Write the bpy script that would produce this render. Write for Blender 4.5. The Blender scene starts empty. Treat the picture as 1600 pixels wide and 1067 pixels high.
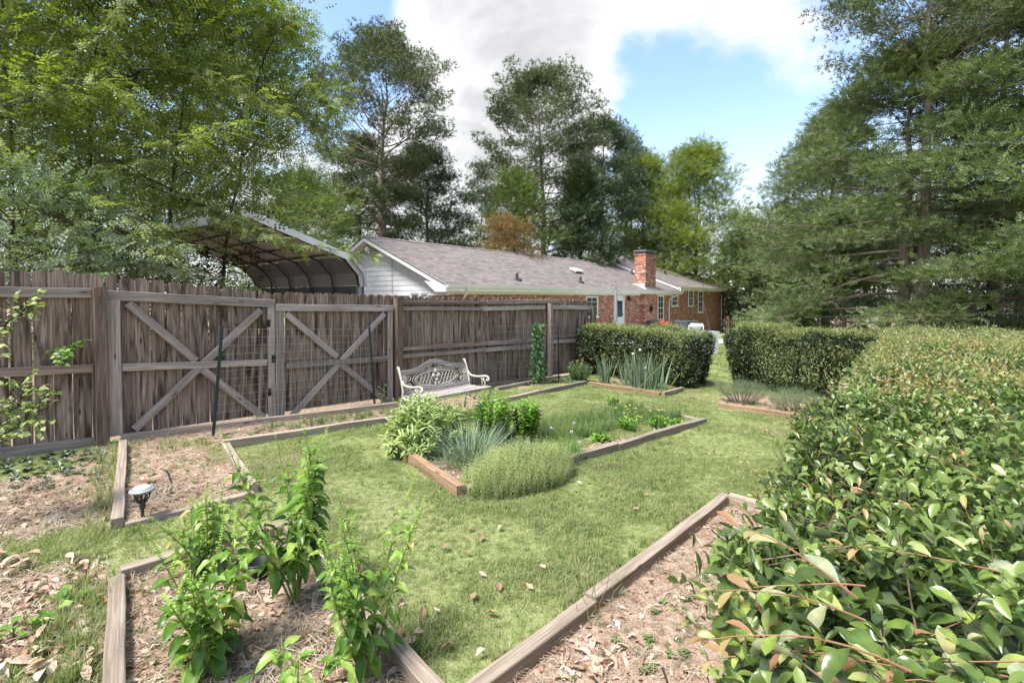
import bpy, math, random
import numpy as np
from mathutils import Vector, Matrix
R = math.radians
rng = np.random.default_rng(7); random.seed(7)
scn = bpy.context.scene
# ------------------------------------------------------------------ camera
F = 760.0; CY = 485.0; P = R(1.5)
cam_d = bpy.data.cameras.new('camera'); cam = bpy.data.objects.new('camera', cam_d)
scn.collection.objects.link(cam); scn.camera = cam
cam.location = (0, 0, 0); cam.rotation_euler = (R(90) - P, 0, 0)
cam_d.sensor_width = 36; cam_d.lens = 36 * F / 1600.0
cam_d.shift_y = -(533.5 - CY) / 1600.0
cam_d.clip_start = 0.05; cam_d.clip_end = 2000
# ------------------------------------------------------------------ sky and sun
SUN_EL, SUN_AZ = 62.0, 232.0          # azimuth clockwise from +Y: the light comes from behind left
scn.view_settings.view_transform = 'Standard'; scn.view_settings.look = 'None'
scn.view_settings.exposure = 1.5; scn.view_settings.gamma = 1.0
world = bpy.data.worlds.new('World'); scn.world = world; world.use_nodes = True
def build_world():
    nt = world.node_tree; nt.nodes.clear(); N = nt.nodes.new; L = nt.links.new
    out = N('ShaderNodeOutputWorld'); bg = N('ShaderNodeBackground'); L(bg.outputs[0], out.inputs[0])
    sky = N('ShaderNodeTexSky'); sky.sky_type = 'NISHITA'; sky.sun_disc = False
    sky.sun_elevation = R(SUN_EL); sky.sun_rotation = R(SUN_AZ); sky.dust_density = 0.6; sky.altitude = 200
    tc = N('ShaderNodeTexCoord'); sep = N('ShaderNodeSeparateXYZ'); L(tc.outputs['Generated'], sep.inputs[0])
    def m(op, a, b=None, c=None, clamp=False):
        n = N('ShaderNodeMath'); n.operation = op; n.use_clamp = clamp
        for i, v in enumerate((a, b, c)):
            if v is None: continue
            if isinstance(v, (int, float)): n.inputs[i].default_value = v
            else: L(v, n.inputs[i])
        return n.outputs[0]
    zc = m('MAXIMUM', sep.outputs[2], 0.0)
    den = m('ADD', zc, 0.35)
    cx = m('DIVIDE', sep.outputs[0], den); cy = m('DIVIDE', sep.outputs[1], den)
    cmb = N('ShaderNodeCombineXYZ'); L(cx, cmb.inputs[0]); L(cy, cmb.inputs[1])
    ns = N('ShaderNodeTexNoise'); ns.inputs['Scale'].default_value = 1.9; ns.inputs['Detail'].default_value = 9
    ns.inputs['Roughness'].default_value = 0.55; ns.inputs['Distortion'].default_value = 0.35
    L(cmb.outputs[0], ns.inputs['Vector'])
    f = ns.outputs['Fac']
    def blob(px, py, rad, amt):                      # a broad cloud bank (or a break in the cloud) in one direction of the sky
        u = (px - 800) / F; v = (CY - py) / F
        d = Vector((u, math.cos(P) + v * math.sin(P), -math.sin(P) + v * math.cos(P))).normalized()
        dp = N('ShaderNodeVectorMath'); dp.operation = 'DISTANCE'; L(tc.outputs['Generated'], dp.inputs[0])
        dp.inputs[1].default_value = d
        q = m('DIVIDE', dp.outputs['Value'], rad); q = m('MULTIPLY', q, q); q = m('MULTIPLY', q, -1.0)
        return m('MULTIPLY', m('EXPONENT', q), amt)
    for b in ((780, 40, .36, .22), (640, 230, .28, .14), (1200, -10, .15, .34), (1010, 20, .14, .16), (900, 150, .14, .1),
              (500, 70, .17, -.5), (1120, 150, .20, -.42), (985, 90, .05, -.12), (1230, 110, .08, .08)):
        f = m('ADD', f, blob(*b))
    cov = N('ShaderNodeMapRange'); cov.interpolation_type = 'SMOOTHSTEP'
    cov.inputs['From Min'].default_value = .47; cov.inputs['From Max'].default_value = .62; L(f, cov.inputs[0])
    thick = N('ShaderNodeMapRange'); thick.interpolation_type = 'SMOOTHSTEP'
    thick.inputs['From Min'].default_value = .60; thick.inputs['From Max'].default_value = .80; L(f, thick.inputs[0])
    haze = N('ShaderNodeMapRange'); haze.interpolation_type = 'SMOOTHSTEP'
    haze.inputs['From Min'].default_value = .38; haze.inputs['From Max'].default_value = .02; L(sep.outputs[2], haze.inputs[0])
    n2 = N('ShaderNodeTexNoise'); n2.inputs['Scale'].default_value = 2.6; n2.inputs['Detail'].default_value = 7; n2.inputs['Roughness'].default_value = .6; n2.inputs['Distortion'].default_value = .5
    L(cmb.outputs[0], n2.inputs['Vector']); g2 = N('ShaderNodeMapRange'); g2.interpolation_type = 'SMOOTHSTEP'; g2.inputs['From Min'].default_value = .36; g2.inputs['From Max'].default_value = .62; L(n2.outputs['Fac'], g2.inputs[0])
    tk = m('MULTIPLY', thick.outputs[0], m('MULTIPLY_ADD', g2.outputs[0], .75, .25))
    mixc = N('ShaderNodeMix'); mixc.data_type = 'RGBA'; mixc.inputs['A'].default_value = CLOUD_W; mixc.inputs['B'].default_value = CLOUD_G
    L(tk, mixc.inputs['Factor'])
    # cloud light is physical radiance in the sky texture's own units
    mx = N('ShaderNodeMath'); mx.operation = 'MAXIMUM'; L(cov.outputs[0], mx.inputs[0])
    hz = m('MULTIPLY', haze.outputs[0], .85); L(hz, mx.inputs[1])
    mixs = N('ShaderNodeMix'); mixs.data_type = 'RGBA'; L(mx.outputs[0], mixs.inputs['Factor'])
    sk = N('ShaderNodeVectorMath'); sk.operation = 'SCALE'; sk.inputs['Scale'].default_value = SKY_GAIN; L(sky.outputs[0], sk.inputs[0])
    L(sk.outputs[0], mixs.inputs['A']); L(mixc.outputs['Result'], mixs.inputs['B'])
    L(mixs.outputs['Result'], bg.inputs[0]); bg.inputs[1].default_value = 0.15
CLOUD_W = (2.75, 2.77, 2.82, 1); CLOUD_G = (1.7, 1.72, 1.78, 1); SKY_GAIN = .9
build_world()
sd = bpy.data.lights.new('sun', 'SUN'); sd.energy = 3.2; sd.angle = R(16); sd.color = (1, .96, .9)
sun = bpy.data.objects.new('sun', sd); scn.collection.objects.link(sun)
sun.rotation_euler = (R(90 - SUN_EL), 0, R(180 - SUN_AZ)); sun.location = (-10, -10, 30)
# ------------------------------------------------------------------ geometry of the place
SL = math.radians(42.5); FD = (math.sin(SL), math.cos(SL))
def gz(x, y):                                   # the whole plot falls gently along the fence
    s = min(max(x * FD[0] + y * FD[1], -8), 70)
    return -1.6 - .034 * s
def gz_np(x, y): return -1.6 - .034 * np.clip(x * FD[0] + y * FD[1], -8, 70)
def G(px, py, dz=0):
    u = (px - 800) / F; v = (CY - py) / F
    r = (u, math.cos(P) + v * math.sin(P), -math.sin(P) + v * math.cos(P)); z = -1.7
    for _ in range(60):
        t = z / r[2]; x = r[0] * t; y = r[1] * t; z = gz(x, y) + dz
    return Vector((x, y, z))
def W(px, py, y):                               # point at depth y
    v = (CY - py) / F; z = y * (v * math.cos(P) - math.sin(P)) / (math.cos(P) + v * math.sin(P))
    return Vector(((px - 800) / F * (y * math.cos(P) - z * math.sin(P)), y, z))
# ------------------------------------------------------------------ numpy noise
_perm = rng.random((64, 64, 64))
def vnoise(x, y, z=0.0):
    x = np.asarray(x, float); y = np.asarray(y, float); z = np.zeros_like(x) + z
    xi = np.floor(x).astype(int); yi = np.floor(y).astype(int); zi = np.floor(z).astype(int)
    fx = x - xi; fy = y - yi; fz = z - zi
    fx = fx * fx * (3 - 2 * fx); fy = fy * fy * (3 - 2 * fy); fz = fz * fz * (3 - 2 * fz)
    r = 0
    for a in (0, 1):
        for b in (0, 1):
            for c in (0, 1):
                w = (fx if a else 1 - fx) * (fy if b else 1 - fy) * (fz if c else 1 - fz)
                r = r + w * _perm[(xi + a) % 64, (yi + b) % 64, (zi + c) % 64]
    return r
def fbm(x, y, z=0.0, o=4):
    r = 0; a = .5; s = 0
    for i in range(o):
        r = r + a * vnoise(x * 2 ** i + 7 * i, y * 2 ** i + 3 * i, z * 2 ** i); s += a; a *= .5
    return r / s
def inpoly(x, y, poly):
    ins = np.zeros(np.shape(x), bool); n = len(poly)
    for i in range(n):
        x0, y0 = poly[i][:2]; x1, y1 = poly[(i + 1) % n][:2]
        c = ((y0 > y) != (y1 > y)) & (x < (x1 - x0) * (y - y0) / ((y1 - y0) or 1e-9) + x0)
        ins ^= c
    return ins
# ------------------------------------------------------------------ object helpers
COL = scn.collection.objects; WM = {}
def tag(o, label=None, cat=None, group=None, kind=None):
    if label: o['label'] = label
    if cat: o['category'] = cat
    if group: o['group'] = group
    if kind: o['kind'] = kind
    return o
def thing(name, label, cat, loc=(0, 0, 0), rz=0.0, group=None):
    o = bpy.data.objects.new(name, None); COL.link(o); o.location = loc; o.rotation_euler = (0, 0, rz)
    o.empty_display_size = .2
    WM[o.name] = Matrix.Translation(Vector(loc)) @ Matrix.Rotation(rz, 4, 'Z')
    return tag(o, label, cat, group)
def put(o, M, parent=None):                     # M: world matrix, or local one when local space is what we hold
    if parent is not None:
        o.parent = parent; o.matrix_local = WM[parent.name].inverted() @ M
    else: o.matrix_world = M
    WM[o.name] = M
    return o
def link(name, me, parent=None, M=None, local=None, kind=None):
    o = bpy.data.objects.new(name, me); COL.link(o)
    if local is not None: M = (WM[parent.name] if parent else Matrix()) @ local
    put(o, M or Matrix(), parent)
    if kind: o['kind'] = kind
    return o
def mesh_np(name, V, Fc, mats, smooth=False, rnd=None, midx=None, uv=None):
    V = np.asarray(V, np.float32); Fc = np.asarray(Fc, np.int32); k = Fc.shape[1]
    me = bpy.data.meshes.new(name); me.vertices.add(len(V)); me.vertices.foreach_set('co', V.ravel())
    me.loops.add(Fc.size); me.loops.foreach_set('vertex_index', Fc.ravel())
    me.polygons.add(len(Fc)); me.polygons.foreach_set('loop_start', np.arange(0, Fc.size, k, dtype=np.int32))
    me.polygons.foreach_set('loop_total', np.full(len(Fc), k, np.int32))
    if smooth: me.polygons.foreach_set('use_smooth', np.ones(len(Fc), bool))
    for m_ in (mats if isinstance(mats, (list, tuple)) else [mats]): me.materials.append(m_)
    if midx is not None: me.polygons.foreach_set('material_index', np.asarray(midx, np.int32))
    if rnd is not None:
        a = me.attributes.new('rnd', 'FLOAT', 'POINT'); a.data.foreach_set('value', np.asarray(rnd, np.float32))
    me.update(calc_edges=True); return me
class MB:
    def __init__(s): s.v = []; s.f = []; s.m = []; s.mi = 0
    def add(s, vs, fs):
        n = len(s.v); s.v += [tuple(v) for v in vs]; s.f += [tuple(i + n for i in f) for f in fs]; s.m += [s.mi] * len(fs)
    def box(s, x0, x1, y0, y1, z0, z1, M=None):
        vs = [Vector((x, y, z)) for z in (z0, z1) for y in (y0, y1) for x in (x0, x1)]
        if M is not None: vs = [M @ v for v in vs]
        s.add(vs, [(0, 2, 3, 1), (4, 5, 7, 6), (0, 1, 5, 4), (2, 6, 7, 3), (0, 4, 6, 2), (1, 3, 7, 5)])
    def cbox(s, x0, x1, y0, y1, z0, z1, c=.004, M=None):        # box with chamfered long edges (along X)
        ys = [(y0 + c, z0), (y1 - c, z0), (y1, z0 + c), (y1, z1 - c), (y1 - c, z1), (y0 + c, z1), (y0, z1 - c), (y0, z0 + c)]
        vs = [Vector((x, y, z)) for x in (x0, x1) for y, z in ys]
        if M is not None: vs = [M @ v for v in vs]
        s.add(vs, [(i, i + 8, (i + 1) % 8 + 8, (i + 1) % 8) for i in range(8)] + [tuple(range(8)), tuple(range(15, 7, -1))])
    def bar(s, a, b, w, h, up=(0, 0, 1), c=.003):
        a = Vector(a); b = Vector(b); s.cbox(0, (b - a).length, -w / 2, w / 2, -h / 2, h / 2, c, frame(a, b, up))
    def tube(s, pts, r, n=6, cap=True):
        pts = [Vector(p) for p in pts]; rs = r if isinstance(r, (list, tuple)) else [r] * len(pts)
        base = len(s.v); u = None
        for i, p in enumerate(pts):
            t = (pts[min(i + 1, len(pts) - 1)] - pts[max(i - 1, 0)])
            t = t.normalized() if t.length > 1e-9 else Vector((0, 0, 1))
            if u is None: u = t.orthogonal().normalized()
            u = (u - t * u.dot(t)); u = u.normalized() if u.length > 1e-6 else t.orthogonal().normalized()
            w = t.cross(u)
            for k in range(n):
                a = 2 * math.pi * k / n; s.v.append(tuple(p + (u * math.cos(a) + w * math.sin(a)) * rs[i]))
        for i in range(len(pts) - 1):
            for k in range(n):
                a = base + i * n + k; b = base + i * n + (k + 1) % n; s.f.append((a, b, b + n, a + n)); s.m.append(s.mi)
        if cap:
            s.f.append(tuple(base + k for k in range(n - 1, -1, -1))); s.m.append(s.mi)
            e = base + (len(pts) - 1) * n; s.f.append(tuple(e + k for k in range(n))); s.m.append(s.mi)
    def lathe(s, prof, n=16, M=None):
        base = len(s.v)
        for r_, z in prof:
            for k in range(n):
                a = 2 * math.pi * k / n; v = Vector((r_ * math.cos(a), r_ * math.sin(a), z)); s.v.append(tuple(M @ v if M else v))
        for i in range(len(prof) - 1):
            for k in range(n):
                a = base + i * n + k; b = base + i * n + (k + 1) % n; s.f.append((a, b, b + n, a + n)); s.m.append(s.mi)
        s.f.append(tuple(base + k for k in range(n - 1, -1, -1))); s.m.append(s.mi)
        e = base + (len(prof) - 1) * n; s.f.append(tuple(e + k for k in range(n))); s.m.append(s.mi)
    def prism(s, pts, y0, y1, M=None):              # polygon in X-Z extruded along Y
        n = len(pts); vs = [Vector((x, y, z)) for y in (y0, y1) for x, z in pts]
        if M is not None: vs = [M @ v for v in vs]
        s.add(vs, [tuple(range(n)), tuple(range(2 * n - 1, n - 1, -1))] + [(i, i + n, (i + 1) % n + n, (i + 1) % n) for i in range(n)])
    def mesh(s, name, mats, smooth=False):
        me = bpy.data.meshes.new(name); me.from_pydata(s.v, [], s.f)
        for m_ in (mats if isinstance(mats, (list, tuple)) else [mats]): me.materials.append(m_)
        me.polygons.foreach_set('material_index', s.m)
        if smooth: me.polygons.foreach_set('use_smooth', [True] * len(s.f))
        me.update(); return me
    def obj(s, name, mats, parent=None, local=None, M=None, smooth=False, kind=None):
        return link(name, s.mesh(name, mats, smooth), parent, M, local, kind)
def frame(a, b, up=(0, 0, 1)):                  # X from a to b, Z near up
    a = Vector(a); b = Vector(b); x = (b - a).normalized(); z = Vector(up); z = z - x * z.dot(x)
    z = z.normalized() if z.length > 1e-6 else x.orthogonal().normalized(); y = z.cross(x)
    return Matrix(((x.x, y.x, z.x, a.x), (x.y, y.y, z.y, a.y), (x.z, y.z, z.z, a.z), (0, 0, 0, 1)))
def beam(name, a, b, w, h, mat, parent, up=(0, 0, 1), c=.004):
    """a board between two world points: its own object, length along its local X"""
    a = Vector(a); b = Vector(b); L = (b - a).length; mb = MB(); n = max(2, int(L / .35)); base = len(mb.v)
    # slightly uneven board
    ys = [(-w/2 + c, -h/2), (w/2 - c, -h/2), (w/2, -h/2 + c), (w/2, h/2 - c), (w/2 - c, h/2), (-w/2 + c, h/2), (-w/2, h/2 - c), (-w/2, -h/2 + c)]
    vs = []; wob = min(w, h) * .075
    for i in range(n + 1):
        oy, oz = random.uniform(-wob, wob), random.uniform(-wob, wob)
        vs += [Vector((L * i / n, y + oy, z + oz)) for y, z in ys]
    fs = [(i * 8 + k, (i + 1) * 8 + k, (i + 1) * 8 + (k + 1) % 8, i * 8 + (k + 1) % 8) for i in range(n) for k in range(8)]
    fs += [tuple(range(8)), tuple(n * 8 + k for k in range(7, -1, -1))]
    mb.add(vs, fs)
    return mb.obj(name, mat, parent, M=frame(a, b, up))
# ------------------------------------------------------------------ materials
class NT:
    def __init__(s, name):
        s.m = bpy.data.materials.new(name); s.m.use_nodes = True; s.nt = s.m.node_tree; s.nt.nodes.clear()
        s.out = s.N('ShaderNodeOutputMaterial'); s.b = s.N('ShaderNodeBsdfPrincipled'); s.L(s.b.outputs[0], s.out.inputs[0])
    def N(s, t): return s.nt.nodes.new(t)
    def L(s, a, b): s.nt.links.new(a, b)
    def set(s, sock, v):
        if isinstance(v, (int, float, tuple)): sock.default_value = v
        else: s.L(v, sock)
    def coord(s, kind='Object', scale=(1, 1, 1), offs=None, rot=(0, 0, 0)):
        tc = s.N('ShaderNodeTexCoord'); mp = s.N('ShaderNodeMapping'); mp.inputs['Scale'].default_value = scale
        mp.inputs['Rotation'].default_value = rot
        if offs is not None:
            ad = s.N('ShaderNodeVectorMath'); ad.operation = 'ADD'; s.L(tc.outputs[kind], ad.inputs[0]); s.L(offs, ad.inputs[1]); s.L(ad.outputs[0], mp.inputs[0])
        else: s.L(tc.outputs[kind], mp.inputs[0])
        return mp.outputs[0]
    def orand(s): return s.N('ShaderNodeObjectInfo').outputs['Random']
    def offs(s, k=37.0):
        c = s.N('ShaderNodeCombineXYZ'); r = s.math('MULTIPLY', s.orand(), k)
        for i in range(3): s.L(r, c.inputs[i])
        return c.outputs[0]
    def math(s, op, a, b=0.0, clamp=False):
        n = s.N('ShaderNodeMath'); n.operation = op; n.use_clamp = clamp; s.set(n.inputs[0], a); s.set(n.inputs[1], b); return n.outputs[0]
    def noise(s, vec, scale=5, detail=4, rough=.55, dist=0):
        n = s.N('ShaderNodeTexNoise'); s.L(vec, n.inputs['Vector']); n.inputs['Scale'].default_value = scale
        n.inputs['Detail'].default_value = detail; n.inputs['Roughness'].default_value = rough; n.inputs['Distortion'].default_value = dist
        return n.outputs['Fac']
    def ramp(s, f, stops, interp='LINEAR'):
        n = s.N('ShaderNodeValToRGB'); s.set(n.inputs[0], f); cr = n.color_ramp; cr.interpolation = interp
        while len(cr.elements) > 1: cr.elements.remove(cr.elements[0])
        for i, (p, c) in enumerate(stops):
            e = cr.elements[0] if i == 0 else cr.elements.new(p)
            e.position = p; e.color = (c[0], c[1], c[2], 1) if isinstance(c, tuple) else (c, c, c, 1)
        return n.outputs[0]
    def mix(s, f, a, b, mode='MIX'):
        n = s.N('ShaderNodeMix'); n.data_type = 'RGBA'; n.blend_type = mode
        s.set(n.inputs['Factor'], f)
        for k, v in (('A', a), ('B', b)):
            if isinstance(v, tuple): n.inputs[k].default_value = (v[0], v[1], v[2], 1)
            else: s.L(v, n.inputs[k])
        return n.outputs['Result']
    def bump(s, h, strength=.3, dist=.01):
        n = s.N('ShaderNodeBump'); n.inputs['Strength'].default_value = strength; n.inputs['Distance'].default_value = dist
        s.L(h, n.inputs['Height']); s.L(n.outputs[0], s.b.inputs['Normal'])
    def fin(s, col, rough=.7, spec=.3, metal=0):
        if isinstance(col, tuple): col = (col[0], col[1], col[2], 1)
        s.set(s.b.inputs['Base Color'], col); s.set(s.b.inputs['Roughness'], rough)
        s.b.inputs['Specular IOR Level'].default_value = spec; s.b.inputs['Metallic'].default_value = metal
        return s.m
def wood(name, light, mid, dark, stain=.5, green=0.0, bump=.5, grey=None):
    t = NT(name); of = t.offs()
    g = t.noise(t.coord('Object', (1.2, 30, 30), of), 1.6, 6, .7, .3)              # fine grain along X
    g2 = t.noise(t.coord('Object', (2.0, 110, 110), of), 1.0, 3, .6)
    big = t.noise(t.coord('Object', (1.1, 9, 9), of), 1.4, 5, .6, .8)
    tc = t.coord('Object', (2.3, 9, 9), of)
    vo = t.N('ShaderNodeTexVoronoi'); vo.inputs['Scale'].default_value = 1.0; t.L(tc, vo.inputs['Vector'])
    knot = t.ramp(vo.outputs['Distance'], [(0, 1.0), (.07, .9), (.13, .0)])
    c = t.ramp(g, [(.28, dark), (.45, mid), (.66, light)])
    c = t.mix(t.ramp(g2, [(.35, .0), (.7, .55)]), c, tuple(x * .5 for x in dark))
    c = t.mix(t.math('MULTIPLY', t.ramp(big, [(.46, 0.0), (.66, 1.0)]), stain), c, tuple(x * .42 for x in dark))
    v = t.math('MULTIPLY_ADD', t.orand(), .5); 
    hs = t.N('ShaderNodeHueSaturation'); t.L(c, hs.inputs['Color'])
    vv = t.N('ShaderNodeMapRange'); t.L(t.orand(), vv.inputs[0]); vv.inputs['To Min'].default_value = .72; vv.inputs['To Max'].default_value = 1.22
    t.L(vv.outputs[0], hs.inputs['Value']); c = hs.outputs[0]
    c = t.mix(t.math('MULTIPLY', knot, .85), c, tuple(x * .3 for x in dark))
    if green:
        c = t.mix(t.math('MULTIPLY', t.ramp(t.noise(t.coord('Object', (1, 3, 3), of), 2.2, 4), [(.5, 0.), (.7, 1.)]), green), c, (.13, .15, .07))
    h = t.math('ADD', g, t.math('MULTIPLY', g2, .7)); h = t.math('SUBTRACT', h, t.math('MULTIPLY', knot, .3))
    t.bump(h, bump, .006)
    return t.fin(c, .85, .2)
def plain(name, col, rough=.6, var=.12, scale=6, metal=0, spec=.4, bump=.15, dirt=None, dirtamt=.4):
    t = NT(name); co = t.coord('Object'); n = t.noise(co, scale, 5)
    c = t.mix(t.ramp(n, [(.3, 0.), (.7, 1.)]), tuple(x * (1 - var) for x in col), tuple(min(1, x * (1 + var)) for x in col))
    if dirt is not None:
        c = t.mix(t.math('MULTIPLY', t.ramp(t.noise(co, scale * .35, 7, .65), [(.45, 0.), (.65, 1.)]), dirtamt), c, dirt)
    if bump: t.bump(n, bump, .004)
    return t.fin(c, rough, spec, metal)
def leafmat(name, stops, trans=.3, rough=.45, spec=.4, obj=False, back=1.15):
    t = NT(name)
    if obj: f = t.orand()
    else:
        a = t.N('ShaderNodeAttribute'); a.attribute_name = 'rnd'; f = a.outputs['Fac']
    c = t.ramp(f, stops)
    geo = t.N('ShaderNodeNewGeometry')
    n = t.noise(t.coord('Object'), 3.0, 3)
    c2 = t.mix(t.ramp(n, [(.35, 0.), (.65, 1.)]), t.mix(1.0, c, (.78, .8, .8), 'MULTIPLY'), t.mix(1.0, c, (1.12, 1.1, 1.0), 'MULTIPLY'))
    c2 = t.mix(t.math('MULTIPLY', geo.outputs['Backfacing'], .35), c2, tuple((.13, .17, .1)))
    t.fin(c2, rough, spec)
    tr = t.N('ShaderNodeBsdfTranslucent'); cc = t.mix(1.0, c2, (1.5, 1.6, .8), 'MULTIPLY'); t.L(cc, tr.inputs[0])
    mx = t.N('ShaderNodeMixShader'); mx.inputs[0].default_value = trans
    t.L(t.b.outputs[0], mx.inputs[1]); t.L(tr.outputs[0], mx.inputs[2]); t.L(mx.outputs[0], t.out.inputs[0])
    return t.m
def bark(name, c1, c2, scale=8, bump=.8):
    t = NT(name); co = t.coord('Object', (1, 1, .28)); n = t.noise(co, scale, 6, .65, .5)
    vo = t.N('ShaderNodeTexVoronoi'); vo.inputs['Scale'].default_value = scale * .8; t.L(co, vo.inputs['Vector'])
    c = t.ramp(n, [(.3, c1), (.7, c2)]); c = t.mix(t.ramp(vo.outputs['Distance'], [(.0, .0), (.5, .6)]), c, tuple(x * .45 for x in c1))
    t.bump(t.math('SUBTRACT', n, vo.outputs['Distance']), bump, .03); return t.fin(c, .9, .15)
def brickmat(name):
    t = NT(name); co = t.coord('Object'); sp = t.N('ShaderNodeSeparateXYZ'); t.L(co, sp.inputs[0])
    cb = t.N('ShaderNodeCombineXYZ'); t.L(t.math('ADD', sp.outputs[0], sp.outputs[1]), cb.inputs[0]); t.L(sp.outputs[2], cb.inputs[1])
    br = t.N('ShaderNodeTexBrick'); t.L(cb.outputs[0], br.inputs['Vector']); br.inputs['Scale'].default_value = 1
    br.inputs['Brick Width'].default_value = .21; br.inputs['Row Height'].default_value = .075; br.inputs['Mortar Size'].default_value = .007
    br.inputs['Mortar Smooth'].default_value = .2; br.inputs['Bias'].default_value = 0
    br.inputs['Color1'].default_value = (0, 0, 0, 1); br.inputs['Color2'].default_value = (1, 1, 1, 1); br.inputs['Mortar'].default_value = (.5, .5, .5, 1)
    c = t.ramp(br.outputs['Color'], [(0, (.13, .035, .02)), (.3, (.30, .08, .045)), (.6, (.40, .12, .07)), (.86, (.48, .19, .12)), (.93, (.52, .38, .28))])
    n = t.noise(co, 2.2, 5); c = t.mix(t.ramp(n, [(.45, 0.), (.75, .5)]), c, (.45, .32, .25))
    c = t.mix(br.outputs['Fac'], c, (.36, .3, .25)); t.bump(t.math('SUBTRACT', 1.0, br.outputs['Fac']), .6, .01)
    return t.fin(c, .85, .2)
def shinglemat(name):
    t = NT(name); co = t.coord('Object'); br = t.N('ShaderNodeTexBrick'); t.L(co, br.inputs['Vector'])
    br.inputs['Scale'].default_value = 1; br.inputs['Brick Width'].default_value = .3; br.inputs['Row Height'].default_value = .14
    br.inputs['Mortar Size'].default_value = .008; br.inputs['Mortar Smooth'].default_value = .6
    br.inputs['Color1'].default_value = (.0, .0, .0, 1); br.inputs['Color2'].default_value = (1, 1, 1, 1); br.inputs['Mortar'].default_value = (.0, .0, .0, 1)
    c = t.ramp(br.outputs['Color'], [(0, (.115, .096, .089)), (.5, (.17, .147, .137)), (1, (.225, .196, .183))])
    n = t.noise(t.coord('Object', (.35, 2.5, 1)), 1.2, 5); c = t.mix(t.ramp(n, [(.4, 0.), (.7, .35)]), c, (.27, .22, .21))
    n2 = t.noise(t.coord('Object', (6, .2, 1)), 1.2, 5); c = t.mix(t.ramp(n2, [(.5, 0.), (.75, .35)]), c, (.09, .068, .065))
    t.bump(t.math('SUBTRACT', 1.0, br.outputs['Fac']), .5, .01); return t.fin(c, .9, .2)
M = {}
M['plank'] = wood('plank_wood', (.46, .35, .275), (.26, .185, .14), (.08, .048, .034), .95)
M['rail'] = wood('rail_wood', (.49, .415, .36), (.35, .29, .25), (.18, .14, .115), .35)
M['railb'] = wood('brown_rail_wood', (.42, .31, .26), (.28, .2, .165), (.14, .09, .07), .35)
M['post'] = wood('post_wood', (.3, .22, .17), (.18, .12, .09), (.08, .05, .036), .6)
M['gpost'] = wood('green_post_wood', (.26, .22, .16), (.17, .14, .1), (.08, .07, .045), .4, .7)
M['edge'] = wood('edging_wood', (.44, .37, .3), (.33, .265, .205), (.2, .145, .105), .22)
M['edgenew'] = wood('new_edging_wood', (.40, .28, .18), (.30, .195, .115), (.17, .105, .06), .45)
M['bench_wood'] = wood('flaking_bench_wood', (.62, .57, .53), (.38, .33, .30), (.12, .095, .08), .5, bump=.9)
M['iron'] = plain('cream_cast_iron', (.5, .46, .38), .6, .15, 25, bump=.3, dirt=(.25, .2, .15), dirtamt=.5)
M['green_steel'] = plain('green_painted_steel', (.012, .035, .03), .5, .2)
M['dark_steel'] = plain('dark_steel', (.015, .018, .022), .5, .2)
M['wire'] = plain('galvanised_wire', (.42, .4, .38), .45, .1, metal=.5)
M['white'] = plain('white_paint', (.78, .78, .77), .5, .04, 3, dirt=(.55, .53, .48), dirtamt=.18)
M['siding'] = plain('white_siding', (.74, .75, .77), .55, .04, 2, dirt=(.6, .58, .54), dirtamt=.2)
M['cream'] = plain('cream_gutter', (.70, .68, .62), .5, .05, 3, dirt=(.5, .46, .38), dirtamt=.2)
M['brick'] = brickmat('brick_wall'); M['shingle'] = shinglemat('roof_shingles')
M['black'] = plain('black_plastic', (.012, .012, .013), .45, .2)
M['grey_metal'] = plain('grey_sheet_metal', (.3, .31, .33), .45, .08, 3, metal=.3)
M['tan_metal'] = plain('tan_sheet_metal', (.74, .67, .6), .5, .08, 2, metal=0)
M['dark_metal'] = plain('dark_frame_metal', (.05, .045, .042), .5, .1)
M['ac'] = plain('grey_ac_metal', (.09, .1, .11), .5, .1)
M['red'] = plain('red_cover', (.75, .05, .03), .5, .05)
M['redwall'] = plain('red_barn_paint', (.2, .02, .02), .7, .15, 3)
M['cushion'] = plain('white_cushion', (.75, .74, .72), .9, .05, 5)
M['concrete'] = plain('pale_concrete', (.5, .49, .46), .85, .1, 8)
M['chip_stone'] = plain('grey_stone', (.3, .29, .27), .85, .2, 8)
def glassmat():
    t = NT('window_glass'); n = t.noise(t.coord('Object'), 3.0, 2)
    return t.fin(t.ramp(n, [(.3, (.03, .035, .04)), (.7, (.10, .12, .13))]), .08, .8)
M['glass'] = glassmat()
M['bark_pine'] = bark('pine_bark', (.19, .14, .11), (.46, .38, .32), 7)
M['bark_dark'] = bark('dark_bark', (.045, .035, .028), (.13, .105, .085), 9)
M['twig'] = plain('twig_bark', (.14, .10, .07), .85, .3, 12)
M['stem'] = plain('green_stem', (.16, .22, .05), .55, .2, 12)
M['redstem'] = plain('red_stem', (.26, .14, .07), .5, .25, 12)
def G_(r, g, b): return (r, g, b)
M['l_pine'] = leafmat('pine_needles', [(0, (.045, .06, .025)), (.5, (.095, .12, .045)), (.85, (.16, .185, .075)), (1, (.23, .2, .11))], .12, .6, .2)
M['l_pine2'] = leafmat('blue_pine_needles', [(0, (.035, .055, .028)), (.5, (.075, .11, .055)), (1, (.13, .17, .085))], .12, .6, .2)
M['l_bright'] = leafmat('bright_tree_leaves', [(0, (.10, .135, .022)), (.5, (.19, .24, .05)), (1, (.31, .36, .10))], .35, .55, .25)
M['l_mid'] = leafmat('mid_tree_leaves', [(0, (.05, .075, .018)), (.5, (.10, .145, .035)), (1, (.18, .235, .07))], .32, .55, .25)
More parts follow.
